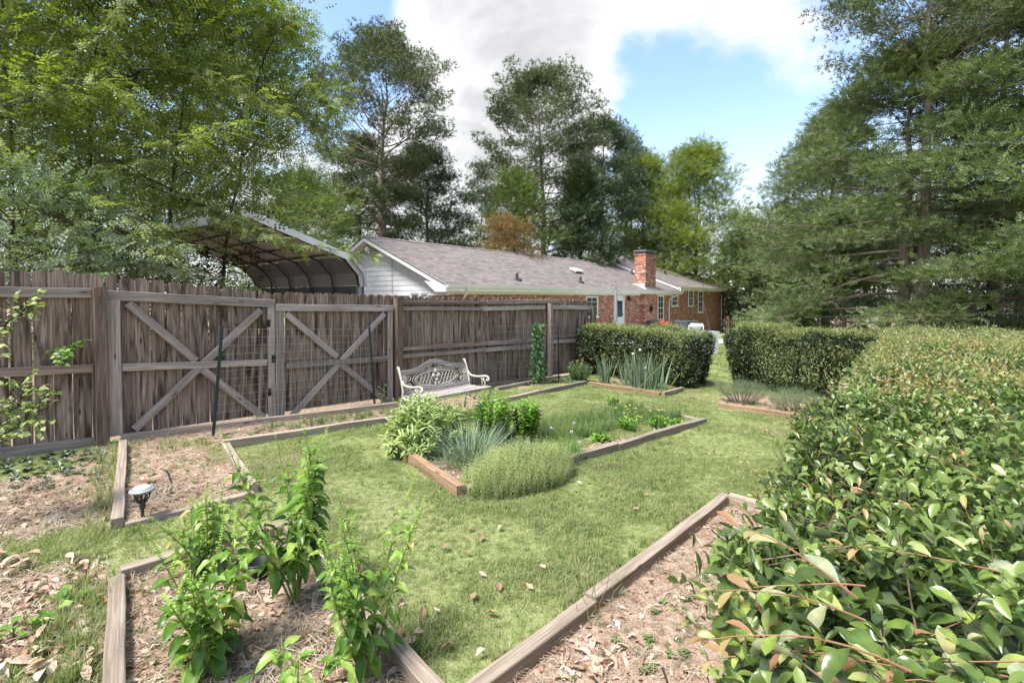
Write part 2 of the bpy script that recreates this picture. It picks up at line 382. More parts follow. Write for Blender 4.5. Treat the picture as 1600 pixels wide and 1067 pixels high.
M['l_near'] = leafmat('thicket_leaves', [(0, (.045, .07, .012)), (.45, (.12, .165, .025)), (.8, (.25, .31, .05)), (1, (.38, .43, .14))], .35, .42, .4)
M['l_silver'] = leafmat('pale_thicket_leaves', [(0, (.09, .14, .07)), (.5, (.17, .24, .13)), (1, (.36, .42, .32))], .25, .4, .4)
M['l_elm'] = leafmat('elm_leaves', [(0, (.05, .07, .028)), (.5, (.115, .155, .058)), (1, (.27, .32, .16))], .28, .5, .3)
M['l_shade'] = leafmat('shade_toned_leaves', [(0, (.018, .03, .008)), (.6, (.045, .065, .015)), (1, (.10, .13, .035))], .2, .5, .25)  # darker leaf tones paint the shade deep in the thicket
M['l_dark'] = leafmat('dark_glossy_leaves', [(0, (.018, .033, .01)), (.6, (.04, .07, .02)), (.9, (.09, .12, .05)), (1, (.2, .13, .06))], .12, .35, .5)
M['l_orange'] = leafmat('rusty_shrub_leaves', [(0, (.14, .08, .03)), (.6, (.25, .14, .06)), (1, (.2, .2, .05))], .25, .5, .3)
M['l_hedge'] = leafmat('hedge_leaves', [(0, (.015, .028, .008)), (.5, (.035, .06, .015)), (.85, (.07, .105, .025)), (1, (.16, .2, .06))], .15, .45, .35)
M['l_hedgetip'] = leafmat('hedge_new_leaves', [(0, (.13, .19, .04)), (.5, (.26, .29, .10)), (.85, (.33, .33, .14)), (1, (.40, .27, .16))], .3, .35, .45)
M['l_hedge_o'] = leafmat('hedge_leaf', [(0, (.05, .08, .02)), (.3, (.10, .16, .035)), (.55, (.19, .27, .05)), (.7, (.32, .38, .09)), (.86, (.30, .34, .22)), (1, (.42, .36, .14))], .25, .25, .55, obj=True)
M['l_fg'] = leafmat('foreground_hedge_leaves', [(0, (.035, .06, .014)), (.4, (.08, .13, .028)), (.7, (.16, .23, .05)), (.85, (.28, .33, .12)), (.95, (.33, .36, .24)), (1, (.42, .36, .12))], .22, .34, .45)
M['l_red'] = leafmat('foreground_new_growth', [(0, (.36, .17, .10)), (.3, (.40, .28, .14)), (1, (.36, .42, .14))], .35, .35, .45)
M['l_basil'] = leafmat('basil_leaf', [(0, (.06, .13, .02)), (.4, (.12, .23, .035)), (.8, (.24, .37, .07)), (.95, (.34, .43, .12)), (1, (.42, .38, .14))], .35, .35, .4, obj=True)
M['l_basil2'] = leafmat('basil_tips', [(0, (.2, .34, .05)), (1, (.38, .5, .14))], .35, .45, .3)
M['l_sage'] = leafmat('sage_leaves', [(0, (.14, .2, .05)), (.5, (.29, .38, .13)), (1, (.48, .56, .28))], .25, .65, .2)
M['l_herb'] = leafmat('bright_herb_leaves', [(0, (.07, .16, .015)), (.5, (.14, .29, .03)), (1, (.26, .42, .07))], .3, .4, .4)
M['l_blue'] = leafmat('blue_green_blades', [(0, (.12, .18, .11)), (.6, (.2, .28, .19)), (1, (.34, .41, .3))], .2, .5, .3)
M['l_chive'] = leafmat('chive_blades', [(0, (.06, .14, .025)), (.6, (.11, .22, .05)), (1, (.22, .3, .1))], .2, .5, .3)
M['l_thyme'] = leafmat('pale_thyme_leaves', [(0, (.24, .28, .10)), (.5, (.38, .43, .18)), (1, (.52, .56, .29))], .25, .6, .2)
M['l_lav'] = leafmat('grey_lavender_leaves', [(0, (.12, .16, .09)), (.5, (.2, .26, .15)), (1, (.34, .39, .26))], .2, .6, .2)
M['l_ivy'] = leafmat('vine_leaves', [(0, (.04, .09, .04)), (.5, (.09, .17, .07)), (1, (.2, .31, .14))], .25, .4, .4)
M['l_weed'] = leafmat('weed_leaves', [(0, (.13, .18, .04)), (.5, (.24, .31, .09)), (1, (.38, .44, .2))], .25, .5, .3)
M['l_grass'] = leafmat('grass_blades', [(0, (.15, .20, .05)), (.45, (.26, .32, .10)), (.75, (.37, .41, .16)), (.88, (.50, .47, .26)), (1, (.56, .47, .32))], .3, .6, .2, obj=True)
M['l_grassdry'] = leafmat('dry_grass_blades', [(0, (.25, .26, .10)), (.5, (.4, .36, .2)), (1, (.5, .42, .28))], .25, .7, .15, obj=True)
M['litter'] = leafmat('dead_leaf_litter', [(0, (.26, .15, .11)), (.35, (.42, .28, .22)), (.65, (.56, .42, .34)), (.85, (.66, .55, .46)), (1, (.42, .19, .11))], .1, .75, .2, obj=True)
M['flower_y'] = plain('yellow_petals', (.75, .55, .06), .6, .1)
M['flower_p'] = plain('lilac_petals', (.6, .42, .62), .6, .1)
M['flower_o'] = plain('orange_petals', (.7, .25, .1), .6, .1)
M['seed'] = plain('pale_seed_head', (.5, .55, .42), .7, .1)
# ------------------------------------------------------------------ leaf shapes: rows of (along, side, up)
def T(vs, fs): return np.array(vs, float), np.array(fs, int)
T_QUAD = T([(0, 0, 0), (.45, .5, .07), (1, 0, -.05), (.45, -.5, .07)], [(0, 1, 2), (0, 2, 3)])
def leaf_t(rows, wf, curve=.25, fold=.18, wav=0):
    vs = []; fs = []
    for i in range(rows + 1):
        a = i / rows; w = wf(a) * .5; c = -curve * a * a
        vs += [(a, w, c + fold * w + wav * math.sin(a * 14)), (a, 0, c), (a, -w, c + fold * w - wav * math.sin(a * 14))]
    for i in range(rows):
        b = i * 3; fs += [(b, b + 1, b + 4), (b, b + 4, b + 3), (b + 1, b + 2, b + 5), (b + 1, b + 5, b + 4)]
    return T(vs, fs)
T_OVAL = leaf_t(2, lambda a: math.sin(math.pi * min(1, a * .95 + .05)) ** .8, .15, .25)
T_HEDGE = leaf_t(7, lambda a: (max(0, math.sin(math.pi * a ** 1.45)) ** .62), .2, .22)
T_HEDGE_L = leaf_t(5, lambda a: (max(0, math.sin(math.pi * a ** 1.45)) ** .62), .2, .22)
T_BASIL = leaf_t(8, lambda a: max(0, math.sin(math.pi * a ** .8)) ** .8, .5, .35, .02)
T_LANCE = leaf_t(3, lambda a: max(0, math.sin(math.pi * a ** .9)), .3, .2)
def blade_t(rows=3, curve=.5):
    vs = []; fs = []
    for i in range(rows + 1):
        a = i / rows; w = .5 * (1 - a ** 2.2) + (.02 if i == rows else 0); vs += [(a, w, -curve * a * a), (a, -w, -curve * a * a)]
    for i in range(rows):
        b = 2 * i; fs += [(b, b + 1, b + 3), (b, b + 3, b + 2)]
    return T(vs, fs)
T_BLADE = blade_t()
def pinnate_t(n=3):
    vs = [(0, .012, 0), (0, -.012, 0), (1, 0, -.12)]; fs = [(0, 1, 2)]
    for i in range(n + 1):
        for sgn in ((1, -1) if i < n else (0,)):
            a = .2 + .75 * i / n; c = -.12 * a * a; b = len(vs); l = .27
            dx, dy = (.35, .94 * sgn) if sgn else (1, 0)
            w = .085; nx, ny = -dy, dx
            vs += [(a, 0, c), (a + dx * l * .5 + nx * w, dy * l * .5 + ny * w, c + .015), (a + dx * l, dy * l, c - .04), (a + dx * l * .5 - nx * w, dy * l * .5 - ny * w, c + .015)]
            fs += [(b, b + 1, b + 2), (b, b + 2, b + 3)]
    return T(vs, fs)
T_PINN = pinnate_t()
def pinnate_tri(n=4):
    vs = []; fs = []
    for i in range(n + 1):
        for sgn in ((1, -1) if i < n else (0,)):
            a = .2 + .75 * i / n; c = -.12 * a * a; b = len(vs); l = .29; dx, dy = (.35, .94 * sgn) if sgn else (1, 0); w = .075
            vs += [(a, 0, c), (a + dx * l * .55 - dy * w, dy * l * .55 + dx * w, c + .015), (a + dx * l + dy * w * .4, dy * l - dx * w * .4, c - .04)]; fs.append((b, b + 1, b + 2))
    return T(vs, fs)
T_PINT = pinnate_tri()
def tuft_t(n=9, w=.05, spread=1.0, seed=1):
    r = random.Random(seed); vs = []; fs = []
    for i in range(n):
        th = r.uniform(0, 6.28); el = r.uniform(.15, 1.0) * spread
        d = Vector((math.cos(el), math.sin(el) * math.cos(th), math.sin(el) * math.sin(th))); s = d.orthogonal().normalized() * w
        b = len(vs); vs += [tuple(s), tuple(-s), tuple(d * r.uniform(.75, 1.0))]; fs += [(b, b + 1, b + 2)]
    return T(vs, fs)
T_TUFT = tuft_t(6, .06, 1.25)
def spray_t(n=7, seed=2):                       # a twig with flat leaflets, for trees seen from afar
    r = random.Random(seed); vs = []; fs = []
    for i in range(n):
        a = i / n; sg = 1 if i % 2 else -1; b = len(vs); l = .34; th = r.uniform(.5, 1.2) * sg; w = .11
        dx, dy = math.cos(th), math.sin(th); c = r.uniform(-.12, .12)
        vs += [(a, 0, 0), (a + dx * l * .6 - dy * w * 1.3, dy * l * .6 + dx * w * 1.3, c), (a + dx * l * 1.05 + dy * w * .5, dy * l * 1.05 - dx * w * .5, c * .5)]
        fs += [(b, b + 1, b + 2)]
    return T(vs, fs)
T_SPRAY = spray_t(7); T_SPRAY5 = spray_t(5, 4)
def unit(v): return v / np.maximum(np.linalg.norm(v, axis=-1, keepdims=True), 1e-9)
def scatter(name, tm, Pn, X, Nn, L, Wd, mat, rnd=None, smooth=False):
    """many leaves joined in one mesh: positions, directions, normals, lengths, widths"""
    tv, tf = tm; n = len(Pn); X = unit(X); S = unit(np.cross(Nn, X)); Z = np.cross(X, S)
    L = np.broadcast_to(L, (n,))[:, None, None]; Wd = np.broadcast_to(Wd, (n,))[:, None, None]
    V = Pn[:, None, :] + tv[None, :, 0:1] * L * X[:, None, :] + tv[None, :, 1:2] * Wd * S[:, None, :] + tv[None, :, 2:3] * L * Z[:, None, :]
    Fc = tf[None] + (np.arange(n) * len(tv))[:, None, None]
    if rnd is None: rnd = rng.random(n)
    return mesh_np(name, V.reshape(-1, 3), Fc.reshape(-1, 3), mat, smooth, np.repeat(rnd, len(tv)))
def rdir(n, up=0.0, flat=1.0):
    v = rng.normal(size=(n, 3)); v[:, 2] *= flat; v[:, 2] += up; return unit(v)
# ================================================================== instanced ground cover ("stuff")
def stuff(name, label, cat, variants, pts, rot, scl, var, parent=None):
    """variants: list of (verts, faces, material). One object; its own mesh holds the variants and the points."""
    V = []; Fs = []; mi = []; gid = []; mats = []
    for k, (v, f, mt) in enumerate(variants):
        b = len(V); V += [tuple(x) for x in v]; Fs += [tuple(int(i) + b for i in q) for q in f]; mi += [k] * len(f); gid += [k] * len(v); mats.append(mt)
    nb = len(V); n = len(pts); V = np.concatenate([np.array(V, float), np.asarray(pts, float)])
    me = bpy.data.meshes.new(name); me.from_pydata(V.tolist(), [], Fs)
    for m_ in mats: me.materials.append(m_)
    me.polygons.foreach_set('material_index', mi)
    a = me.attributes.new('gid', 'INT', 'POINT'); a.data.foreach_set('value', np.concatenate([gid, -1 - np.asarray(var)]).astype(np.int32))
    a = me.attributes.new('rot', 'FLOAT_VECTOR', 'POINT'); a.data.foreach_set('vector', np.concatenate([np.zeros((nb, 3)), rot]).astype(np.float32).ravel())
    a = me.attributes.new('scl', 'FLOAT', 'POINT'); a.data.foreach_set('value', np.concatenate([np.ones(nb), scl]).astype(np.float32))
    o = bpy.data.objects.new(name, me); COL.link(o)
    if parent is not None: put(o, WM[parent.name].copy(), parent)
    g = bpy.data.node_groups.new(name + '_nodes', 'GeometryNodeTree')
    g.interface.new_socket('Geometry', in_out='INPUT', socket_type='NodeSocketGeometry')
    g.interface.new_socket('Geometry', in_out='OUTPUT', socket_type='NodeSocketGeometry')
    N = g.nodes.new; L = g.links.new; gi = N('NodeGroupInput'); go = N('NodeGroupOutput'); jn = N('GeometryNodeJoinGeometry')
    def attr(nm, ty):
        q = N('GeometryNodeInputNamedAttribute'); q.data_type = ty; q.inputs['Name'].default_value = nm; return q.outputs['Attribute']
    gida = attr('gid', 'INT'); rota = attr('rot', 'FLOAT_VECTOR'); scla = attr('scl', 'FLOAT')
    def sel(val):
        c = N('FunctionNodeCompare'); c.data_type = 'INT'; c.operation = 'EQUAL'; L(gida, c.inputs[2]); c.inputs[3].default_value = val
        s_ = N('GeometryNodeSeparateGeometry'); s_.domain = 'POINT'; L(gi.outputs[0], s_.inputs[0]); L(c.outputs[0], s_.inputs[1]); return s_.outputs[0]
    for k in range(len(variants)):
        ip = N('GeometryNodeInstanceOnPoints'); L(sel(-1 - k), ip.inputs['Points']); L(sel(k), ip.inputs['Instance'])
        e = N('FunctionNodeEulerToRotation'); L(rota, e.inputs[0]); L(e.outputs[0], ip.inputs['Rotation']); L(scla, ip.inputs['Scale'])
        L(ip.outputs[0], jn.inputs[0])
    L(jn.outputs[0], go.inputs[0])
    md = o.modifiers.new('scatter', 'NODES'); md.node_group = g
    return tag(o, label, cat, None, 'stuff')
# ================================================================== beds: where the edging boards run
BEDS = dict(
    A=[G(189, 692), G(181, 830), G(400, 778), G(346, 697), G(629, 655), G(760, 634), G(833, 622), G(917, 598), G(1030, 617), G(1065, 608), G(905, 582), G(872, 592), G(776, 609), G(620, 636), G(405, 659)],
    B=[G(630, 715), G(721, 778), G(1100, 662), G(1100, 662) + (G(630, 715) - G(721, 778)) * 1.05],
    C=[G(175, 914), G(452, 832), G(655, 1067), G(655, 1067) + (G(655, 1067) - G(452, 832)), G(175, 914) + (G(172, 1067) - G(175, 914)) * 2.6],
    D=[G(784, 1067) * 1, G(1134, 786), G(1134, 786) + Vector((.75, -.66, 0)) * 1.6, G(784, 1067) + Vector((.75, -.66, 0)) * 1.6, G(784, 1067) + Vector((.2, -1.2, 0))],
    E=[G(1122, 637), G(1268, 658), G(1400, 690), Vector((6.6, 8.4, 0)), Vector((4.9, 10.0, 0)), G(1124, 622)])
def bed_mask(x, y, skip=''):
    m_ = np.zeros(np.shape(x), bool)
    for k, p in BEDS.items():
        if k not in skip: m_ |= inpoly(x, y, p)
    return m_
FO = Vector((-4.34, 5.5, 0)) + Vector((-.747, .664, 0)) * .10      # fence line: FO + t*FDV
FDV = Vector((.664, .747, 0)).normalized(); FNV = Vector((-.747, .664, 0)).normalized()   # FNV points to the far side
def ft(px):                                     # parameter along the fence where column px meets it
    k = (px - 800) / F; return (k * FO.y - FO.x) / (FDV.x - k * FDV.y)
def fen(x, y):
    f = (x - FO.x) * FNV.x + (y - FO.y) * FNV.y; s = (x - FO.x) * FDV.x + (y - FO.y) * FDV.y
    return np.where(s < 11.0, f, -1.0)
def fp(t, off=0.0, z=None):
    p = FO + FDV * t + FNV * off
    return Vector((p.x, p.y, gz(p.x, p.y) if z is None else z))
def fz(px, py, off=0.0):                        # point on the fence plane
    p = fp(ft(px), 0); q = W(px, py, p.y); r = p + FNV * off; return Vector((r.x, r.y, q.z))
A2 = G(189, 692); A3 = G(181, 830); C1 = G(175, 914)
def litter_mask(x, y):
    """0..1: how much dead leaf litter covers the ground"""
    n = fbm(x * 1.3 + 5, y * 1.3, 2.0)
    n2 = fbm(x * .55 + 15, y * .55, 3.0, 3)
    left = (x - A3.x) * (A2.y - A3.y) - (y - A3.y) * (A2.x - A3.x)      # >0 right of the left edging board
    d = left / (A2 - A3).length
    zone = (d < -.05) & (y < 6.0)
    m_ = np.where(zone, np.clip((n * .6 + n2 * .5 - .43) * 7, 0, 1), 0)
    near = zone & (y < 3.4) & (x < -2.2)
    m_ = np.where(near, np.clip((n - .36) * 8, 0, 1), m_)
    m_ = np.where(inpoly(x, y, BEDS['A']) & (y < 7.5), np.clip((n - .30) * 8, 0, 1), m_)
    m_ = np.where(inpoly(x, y, BEDS['A']) & (y >= 7.5), np.clip((n - .40) * 8, 0, 1), m_)
    m_ = np.where(inpoly(x, y, BEDS['C']), 1.0, m_)
    m_ = np.where(inpoly(x, y, BEDS['D']), np.clip((n - .18) * 10, 0, 1), m_)
    m_ = np.where(inpoly(x, y, BEDS['E']), 1.0, m_)
    B = BEDS['B']; e = (B[2] - B[1]).normalized(); w = (B[0] - B[1]).normalized()
    s = (x - B[1].x) * w.x + (y - B[1].y) * w.y; r = (x - B[1].x) * e.x + (y - B[1].y) * e.y
    m_ = np.where(inpoly(x, y, B), np.where((s < .65) | (r < 1.9), np.clip((n - .25) * 8, .2, 1), np.clip((n - .55) * 8, 0, 1)), m_)
    fenced = fen(x, y)
    m_ = np.where(fenced > .1, np.clip((n - .2) * 8, 0, 1), m_)
    m_ = np.where((x - 6) * .67 + (y - 24) * .74 > 34, np.clip((n2 - .3) * 6, 0, 1), m_)
    return m_
def build_ground():
    def axis(lo, hi, step, far):
        a = list(np.arange(lo, hi, step)); s = step; v = hi; r = []
        while v < far: r.append(v); s *= 1.22; v += s
        s = step; v = lo; l = []
        while v > -far: s *= 1.22; v -= s; l.append(v)
        return np.array(l[::-1] + a + r)
    xs = axis(-7, 8, .10, 400); ys = axis(.4, 13, .10, 420)
    X, Y = np.meshgrid(xs, ys); Z = gz_np(X, Y) + (fbm(X * .9, Y * .9, 1) - .5) * .05 * (np.hypot(X, Y) < 30)
    Z += np.where(bed_mask(X, Y), .012 + (fbm(X * 5, Y * 5, 4) - .5) * .03, 0)
    V = np.stack([X.ravel(), Y.ravel(), Z.ravel()], 1); ny, nx = X.shape
    i = np.arange(ny - 1)[:, None] * nx + np.arange(nx - 1)[None]; Fc = np.stack([i, i + 1, i + nx + 1, i + nx], -1).reshape(-1, 4)
    t = NT('lawn_and_soil'); a = t.N('ShaderNodeAttribute'); a.attribute_name = 'rnd'; co = t.coord('Object')
    n1 = t.noise(co, 1.1, 5, .6); n2 = t.noise(co, 22, 5, .7); n3 = t.noise(co, 90, 3, .7)
    g = t.ramp(n1, [(.3, (.18, .225, .07)), (.55, (.225, .275, .095)), (.75, (.32, .33, .15))])
    g = t.mix(t.ramp(n2, [(.4, 0.), (.75, .6)]), g, (.45, .41, .25)); g = t.mix(t.ramp(n3, [(.3, .5), (.6, 0.)]), g, (.14, .16, .06))
    s = t.ramp(n2, [(.3, (.25, .16, .115)), (.5, (.40, .29, .22)), (.7, (.55, .43, .34))]); s = t.mix(t.ramp(n3, [(.35, .6), (.6, 0.)]), s, (.16, .10, .07))
    f = t.math('ADD', a.outputs['Fac'], t.math('MULTIPLY', t.math('SUBTRACT', n2, .5), .8), True)
    c = t.mix(t.ramp(f, [(.3, 0.), (.6, 1.)]), g, s); t.bump(t.math('ADD', n2, t.math('MULTIPLY', n3, .5)), .7, .03); mt = t.fin(c, .95, .1)
    me = mesh_np('ground', V, Fc, mt, True, litter_mask(X, Y).ravel()); o = link('ground', me); o['kind'] = 'structure'
build_ground()
# ------------------------------------------------------------------ grass
def inhouse(x, y):
    u = (x + 2.49) * .638 + (y - 18.455) * .770; v = -(x + 2.49) * .770 + (y - 18.455) * .638
    return (u > -1) & (v > np.where((u > 8) & (u < 19.8), -5.8, -1.3)) & (u < 40)
def sample(n, x0, x1, y0, y1, dens):
    """random points in view, kept with probability dens(x,y)"""
    y = (rng.random(n) ** 1.0) * (y1 - y0) + y0; x = rng.random(n) * (x1 - x0) + x0
    k = (np.abs(x) < y * 1.12 + .5) & (rng.random(n) < dens(x, y)); return x[k], y[k]
def lift(x, y): return gz_np(x, y) + (fbm(x * .9, y * .9, 1) - .5) * .05 + np.where(bed_mask(x, y), .012, 0)
def grass_tuft(n, h, w, spread, seed, lean=.5):
    r = random.Random(seed); vs = []; fs = []
    for i in range(n):
        a = r.uniform(0, 6.28); d = r.uniform(0, spread); bx, by = d * math.cos(a), d * math.sin(a); q = r.uniform(0, 6.28); ln = r.uniform(.1, lean) * h
        hh = h * r.uniform(.55, 1.1); wx, wy = w * .5 * math.cos(q + 1.57), w * .5 * math.sin(q + 1.57); b = len(vs)
        cx, cy = ln * math.cos(q), ln * math.sin(q)
        vs += [(bx - wx, by - wy, -.005), (bx + wx, by + wy, -.005), (bx + cx * .4 + wx * .8, by + cy * .4 + wy * .8, hh * .6), (bx + cx * .4 - wx * .8, by + cy * .4 - wy * .8, hh * .6), (bx + cx, by + cy, hh)]
        fs += [(b, b + 1, b + 2), (b, b + 2, b + 3), (b + 3, b + 2, b + 4)]
    return vs, fs
def lawn_d(x, y):
    l = litter_mask(x, y); fenced = fen(x, y)
    d = np.clip(1.05 - l * 1.0, .03, 1); d = np.where(bed_mask(x, y, 'AB'), .04, d); d = np.where(fenced > -.02, .0, d)
    return d * np.where(inhouse(x, y), 0, 1) * np.clip(4.2 / np.maximum(y, 2.2), .08, 1.0)
gx, gy = sample(420000, -8, 11, 1.2, 12.5, lawn_d); x2, y2 = sample(60000, -2, 24, 12.5, 27, lambda x, y: np.where((fen(x, y) > -.02) | inhouse(x, y), 0, .5))
gx = np.concatenate([gx, x2]); gy = np.concatenate([gy, y2]); n = len(gx); print('grass tufts', n)
far = gy > 12.5
dry = (fbm(gx * .8 + 3, gy * .8, 5, 4) + rng.normal(size=n) * .06) > .64
tall = np.clip(fbm(gx * 2.1, gy * 2.1, 9, 3) * 1.9 - .25, .45, 1.4)
stuff('lawn_grass', 'short patchy green lawn grass between the timber edged beds', 'grass',
      [(*grass_tuft(13, .038, .0035, .05, 1, 1.1), M['l_grass']), (*grass_tuft(15, .026, .0032, .055, 2, 1.6), M['l_grass']), (*grass_tuft(12, .022, .0035, .05, 3, 2.2), M['l_grassdry']), (*grass_tuft(16, .05, .008, .12, 4, 1.2), M['l_grass'])],
      np.stack([gx, gy, lift(gx, gy)], 1), np.stack([np.zeros(n), np.zeros(n), rng.random(n) * 6.28], 1), tall * np.clip(gy / 6, 1, 2.0) ** .5 * rng.uniform(.75, 1.2, n),
      np.where(far, 3, np.where(dry, 2, (rng.random(n) < .5).astype(int))))
# tall rough grass along the outer side of the left edging boards
def strip(a, b, w, n, off=0.0):
    a = Vector(a); b = Vector(b); d = b - a; nn = Vector((-d.y, d.x, 0)).normalized(); t = rng.random(n); s = rng.normal(size=n) * w + off
    return a.x + d.x * t + nn.x * s, a.y + d.y * t + nn.y * s
parts = [strip(G(189, 692), G(178, 850), .06, 160, -.09), strip(G(178, 905), G(160, 1060), .07, 260, -.12), strip(G(200, 860), G(430, 800), .12, 50, .1),
         strip(G(640, 728), G(700, 775), .03, 60, .07), strip(G(920, 735), G(1090, 672), .04, 70, -.06), strip(G(520, 900), G(650, 1050), .05, 90, .08), strip(G(800, 1055), G(1120, 800), .05, 90, .09), strip(G(190, 700), G(330, 690), .1, 50, -.1)]
sx = np.concatenate([p[0] for p in parts]); sy = np.concatenate([p[1] for p in parts]); n = len(sx)
stuff('edge_grass', 'longer rough grass growing along the edging boards', 'grass', [(*grass_tuft(14, .10, .004, .04, 5, .8), M['l_grass']), (*grass_tuft(12, .07, .004, .05, 6, 1.2), M['l_grassdry'])],
      np.stack([sx, sy, lift(sx, sy)], 1), np.stack([np.zeros(n), np.zeros(n), rng.random(n) * 6.28], 1), rng.uniform(.5, 1.1, n), (rng.random(n) < .3).astype(int))
# ------------------------------------------------------------------ dead leaf litter and straw
def curled(l, w, seed):
    r = random.Random(seed); rows = 4; vs = []; fs = []
    for i in range(rows + 1):
        a = i / rows; ww = w * .5 * math.sin(math.pi * min(.97, max(.06, a))) * r.uniform(.75, 1.15); z = .25 * l * math.sin(a * 3 + seed) * .5
        vs += [(a * l - l / 2, ww, z + ww * r.uniform(.2, .9)), (a * l - l / 2, 0, z), (a * l - l / 2, -ww, z + ww * r.uniform(.1, .8))]
    for i in range(rows):
        b = i * 3; fs += [(b, b + 1, b + 4, b + 3), (b + 1, b + 2, b + 5, b + 4)]
    return vs, fs
def straw(n, l, w, seed):
    r = random.Random(seed); vs = []; fs = []
    for i in range(n):
        a = r.uniform(0, 3.14); x, y = r.uniform(-.05, .05), r.uniform(-.05, .05); dx, dy = math.cos(a) * l / 2, math.sin(a) * l / 2; nx, ny = -dy / l * w * 2, dx / l * w * 2; b = len(vs); z = r.uniform(.002, .02)
        vs += [(x - dx - nx, y - dy - ny, z), (x - dx + nx, y - dy + ny, z), (x + dx + nx, y + dy + ny, z + .008), (x + dx - nx, y + dy - ny, z + .008)]; fs.append((b, b + 1, b + 2, b + 3))
    return vs, fs
def lit_d(x, y):
    l = litter_mask(x, y); fenced = fen(x, y)
    return l * np.where(fenced > .1, 0, 1) * np.clip(4.0 / np.maximum(y, 2), .1, 1)
lx, ly = sample(150000, -8, 8, 1.0, 12.5, lit_d); n = len(lx); print('litter', n)
bigz = (lx < -2.0) & (ly < 4.2) | inpoly(lx, ly, BEDS['C'])
var = rng.integers(0, 4, n); var = np.where(rng.random(n) < .45, 4 + (var % 2), var)
stuff('leaf_litter', 'dry tan and reddish dead leaves and straw covering the bare beds', 'leaf litter',
      [(*curled(.065, .034, 1), M['litter']), (*curled(.05, .028, 2), M['litter']), (*curled(.04, .022, 3), M['litter']), (*curled(.03, .016, 4), M['litter']), (*straw(9, .06, .0016, 5), M['litter']), (*straw(7, .09, .0014, 6), M['litter'])],
      np.stack([lx, ly, lift(lx, ly) + rng.uniform(0, .012, n)], 1), np.stack([rng.normal(size=n) * .3, rng.normal(size=n) * .3, rng.random(n) * 6.28], 1),
      np.where(bigz, rng.uniform(.6, 1.25, n), rng.uniform(.4, .85, n)), var)
# ================================================================== timber edging of the beds
def edging(label, segs, group='timber bed edgings', h=.09, w=.075):
    mid = Vector(segs[0][0]); t = thing('bed_edging', label, 'bed edging', (mid.x, mid.y, gz(mid.x, mid.y)), 0, group)
    for sgm in segs:
        a, b = Vector(sgm[0]), Vector(sgm[1]); mt = M[sgm[2]] if len(sgm) > 2 else M['edge']; hh = sgm[3] if len(sgm) > 3 else h
        d = (b - a); d.z = 0; L = d.length; nseg = max(1, round(L / 2.4)); dn = d.normalized()
        for i in range(nseg):
            p = a + (b - a) * (i / nseg) + dn * (.003 if i else 0); q = a + (b - a) * ((i + 1) / nseg) - dn * .003
            p = Vector((p.x, p.y, gz(p.x, p.y) + hh / 2 - .02 + random.uniform(-.004, .004))); q = Vector((q.x, q.y, gz(q.x, q.y) + hh / 2 - .02 + random.uniform(-.004, .004)))
            beam('board', p, q, w * random.uniform(.95, 1.03), hh + .04, mt, t)
    return t
def inset(a, b, s):                              # shorten segment
    d = (b - a).normalized() * s; return a + d, b - d
edging('weathered timber edging of the strip bed under the wooden gates', [
    (G(189, 690), G(620, 637)), (G(193, 700), G(184, 829)), (G(195, 826), G(396, 777), 'edge', .05), (G(353, 704), G(396, 774)), (G(348, 701), G(632, 657))])
edging('timber edging of the bed running behind the bench to the tall onions', [
    (G(776, 612), G(874, 592)), (G(740, 640), G(915, 601)), (G(921, 602), G(1032, 620), 'edgenew'), (G(1036, 620), G(1066, 611))])
B = BEDS['B']
edging('orange brown timber edging round the herb bed in the middle of the lawn', [
    (B[0], B[1], 'edgenew', .11), (B[1] + (B[2] - B[1]).normalized() * .045, B[2]), (B[2] + (B[3] - B[2]).normalized() * .045, B[3], 'edge', .06)])
edging('weathered timber edging round the nearest bed with basil plants', [
    (G(188, 912), G(452, 834)), (BEDS['C'][1] + Vector((.02, -.05, 0)), BEDS['C'][3]), (G(183, 922), BEDS['C'][4])])
edging('long weathered timber edging in front of the big right hand hedge', [
    (G(784, 1067) + (G(784, 1067) - G(1134, 786)) * .5, G(1134, 788)), (G(1140, 789), G(1134, 788) + Vector((.75, -.66, 0)) * .9, 'edge')])
edging('short new timber edging in front of the lavender bushes', [(G(1122, 637), G(1280, 660), 'edgenew')])
# ================================================================== wooden fence and gates
def picket_mesh(h, w, seed, kind='dog'):
    """length along X, dog-eared top; a slightly cupped, split-edged board"""
    r = random.Random(seed); mb = MB(); c = w * .24; hw = w / 2
    pts = [(0, -hw), (h * .3, -hw + r.uniform(0, .002)), (h * .7, -hw + r.uniform(0, .002)), (h - c * r.uniform(.8, 1.1), -hw), (h, -hw + c), (h + r.uniform(-.002, .004), 0), (h, hw - c), (h - c * r.uniform(.8, 1.1), hw), (h * .6, hw - r.uniform(0, .002)), (0, hw)]
    th = .009; n = len(pts)
    vs = [(x, y, z + (y / hw) ** 2 * .002) for z in (-th, th) for x, y in pts]
    mb.add(vs, [tuple(range(n - 1, -1, -1)), tuple(range(n, 2 * n))] + [(i, (i + 1) % n, (i + 1) % n + n, i + n) for i in range(n)])
    return mb.mesh('picket', M['plank'])
PM = {}
def picket(parent, t, top, w, off=.03, bot=None, z0=.05):
    key = (round(w, 3), random.randrange(5))
    if key not in PM: PM[key] = picket_mesh(1.8, w, random.randrange(999))
    p = fp(t, off + random.uniform(-.003, .003)); zb = p.z + z0 if bot is None else bot; o = bpy.data.objects.new('picket', PM[key]); COL.link(o)
    Mx = Matrix(((0, FDV.x, FNV.x, p.x), (0, FDV.y, FNV.y, p.y), (1, 0, 0, zb), (0, 0, 0, 1))) @ Matrix.Rotation(random.uniform(-.006, .006), 4, 'Z') @ Matrix.Diagonal(((top - zb) / 1.8, 1, 1, 1))
    put(o, Mx, parent); return o
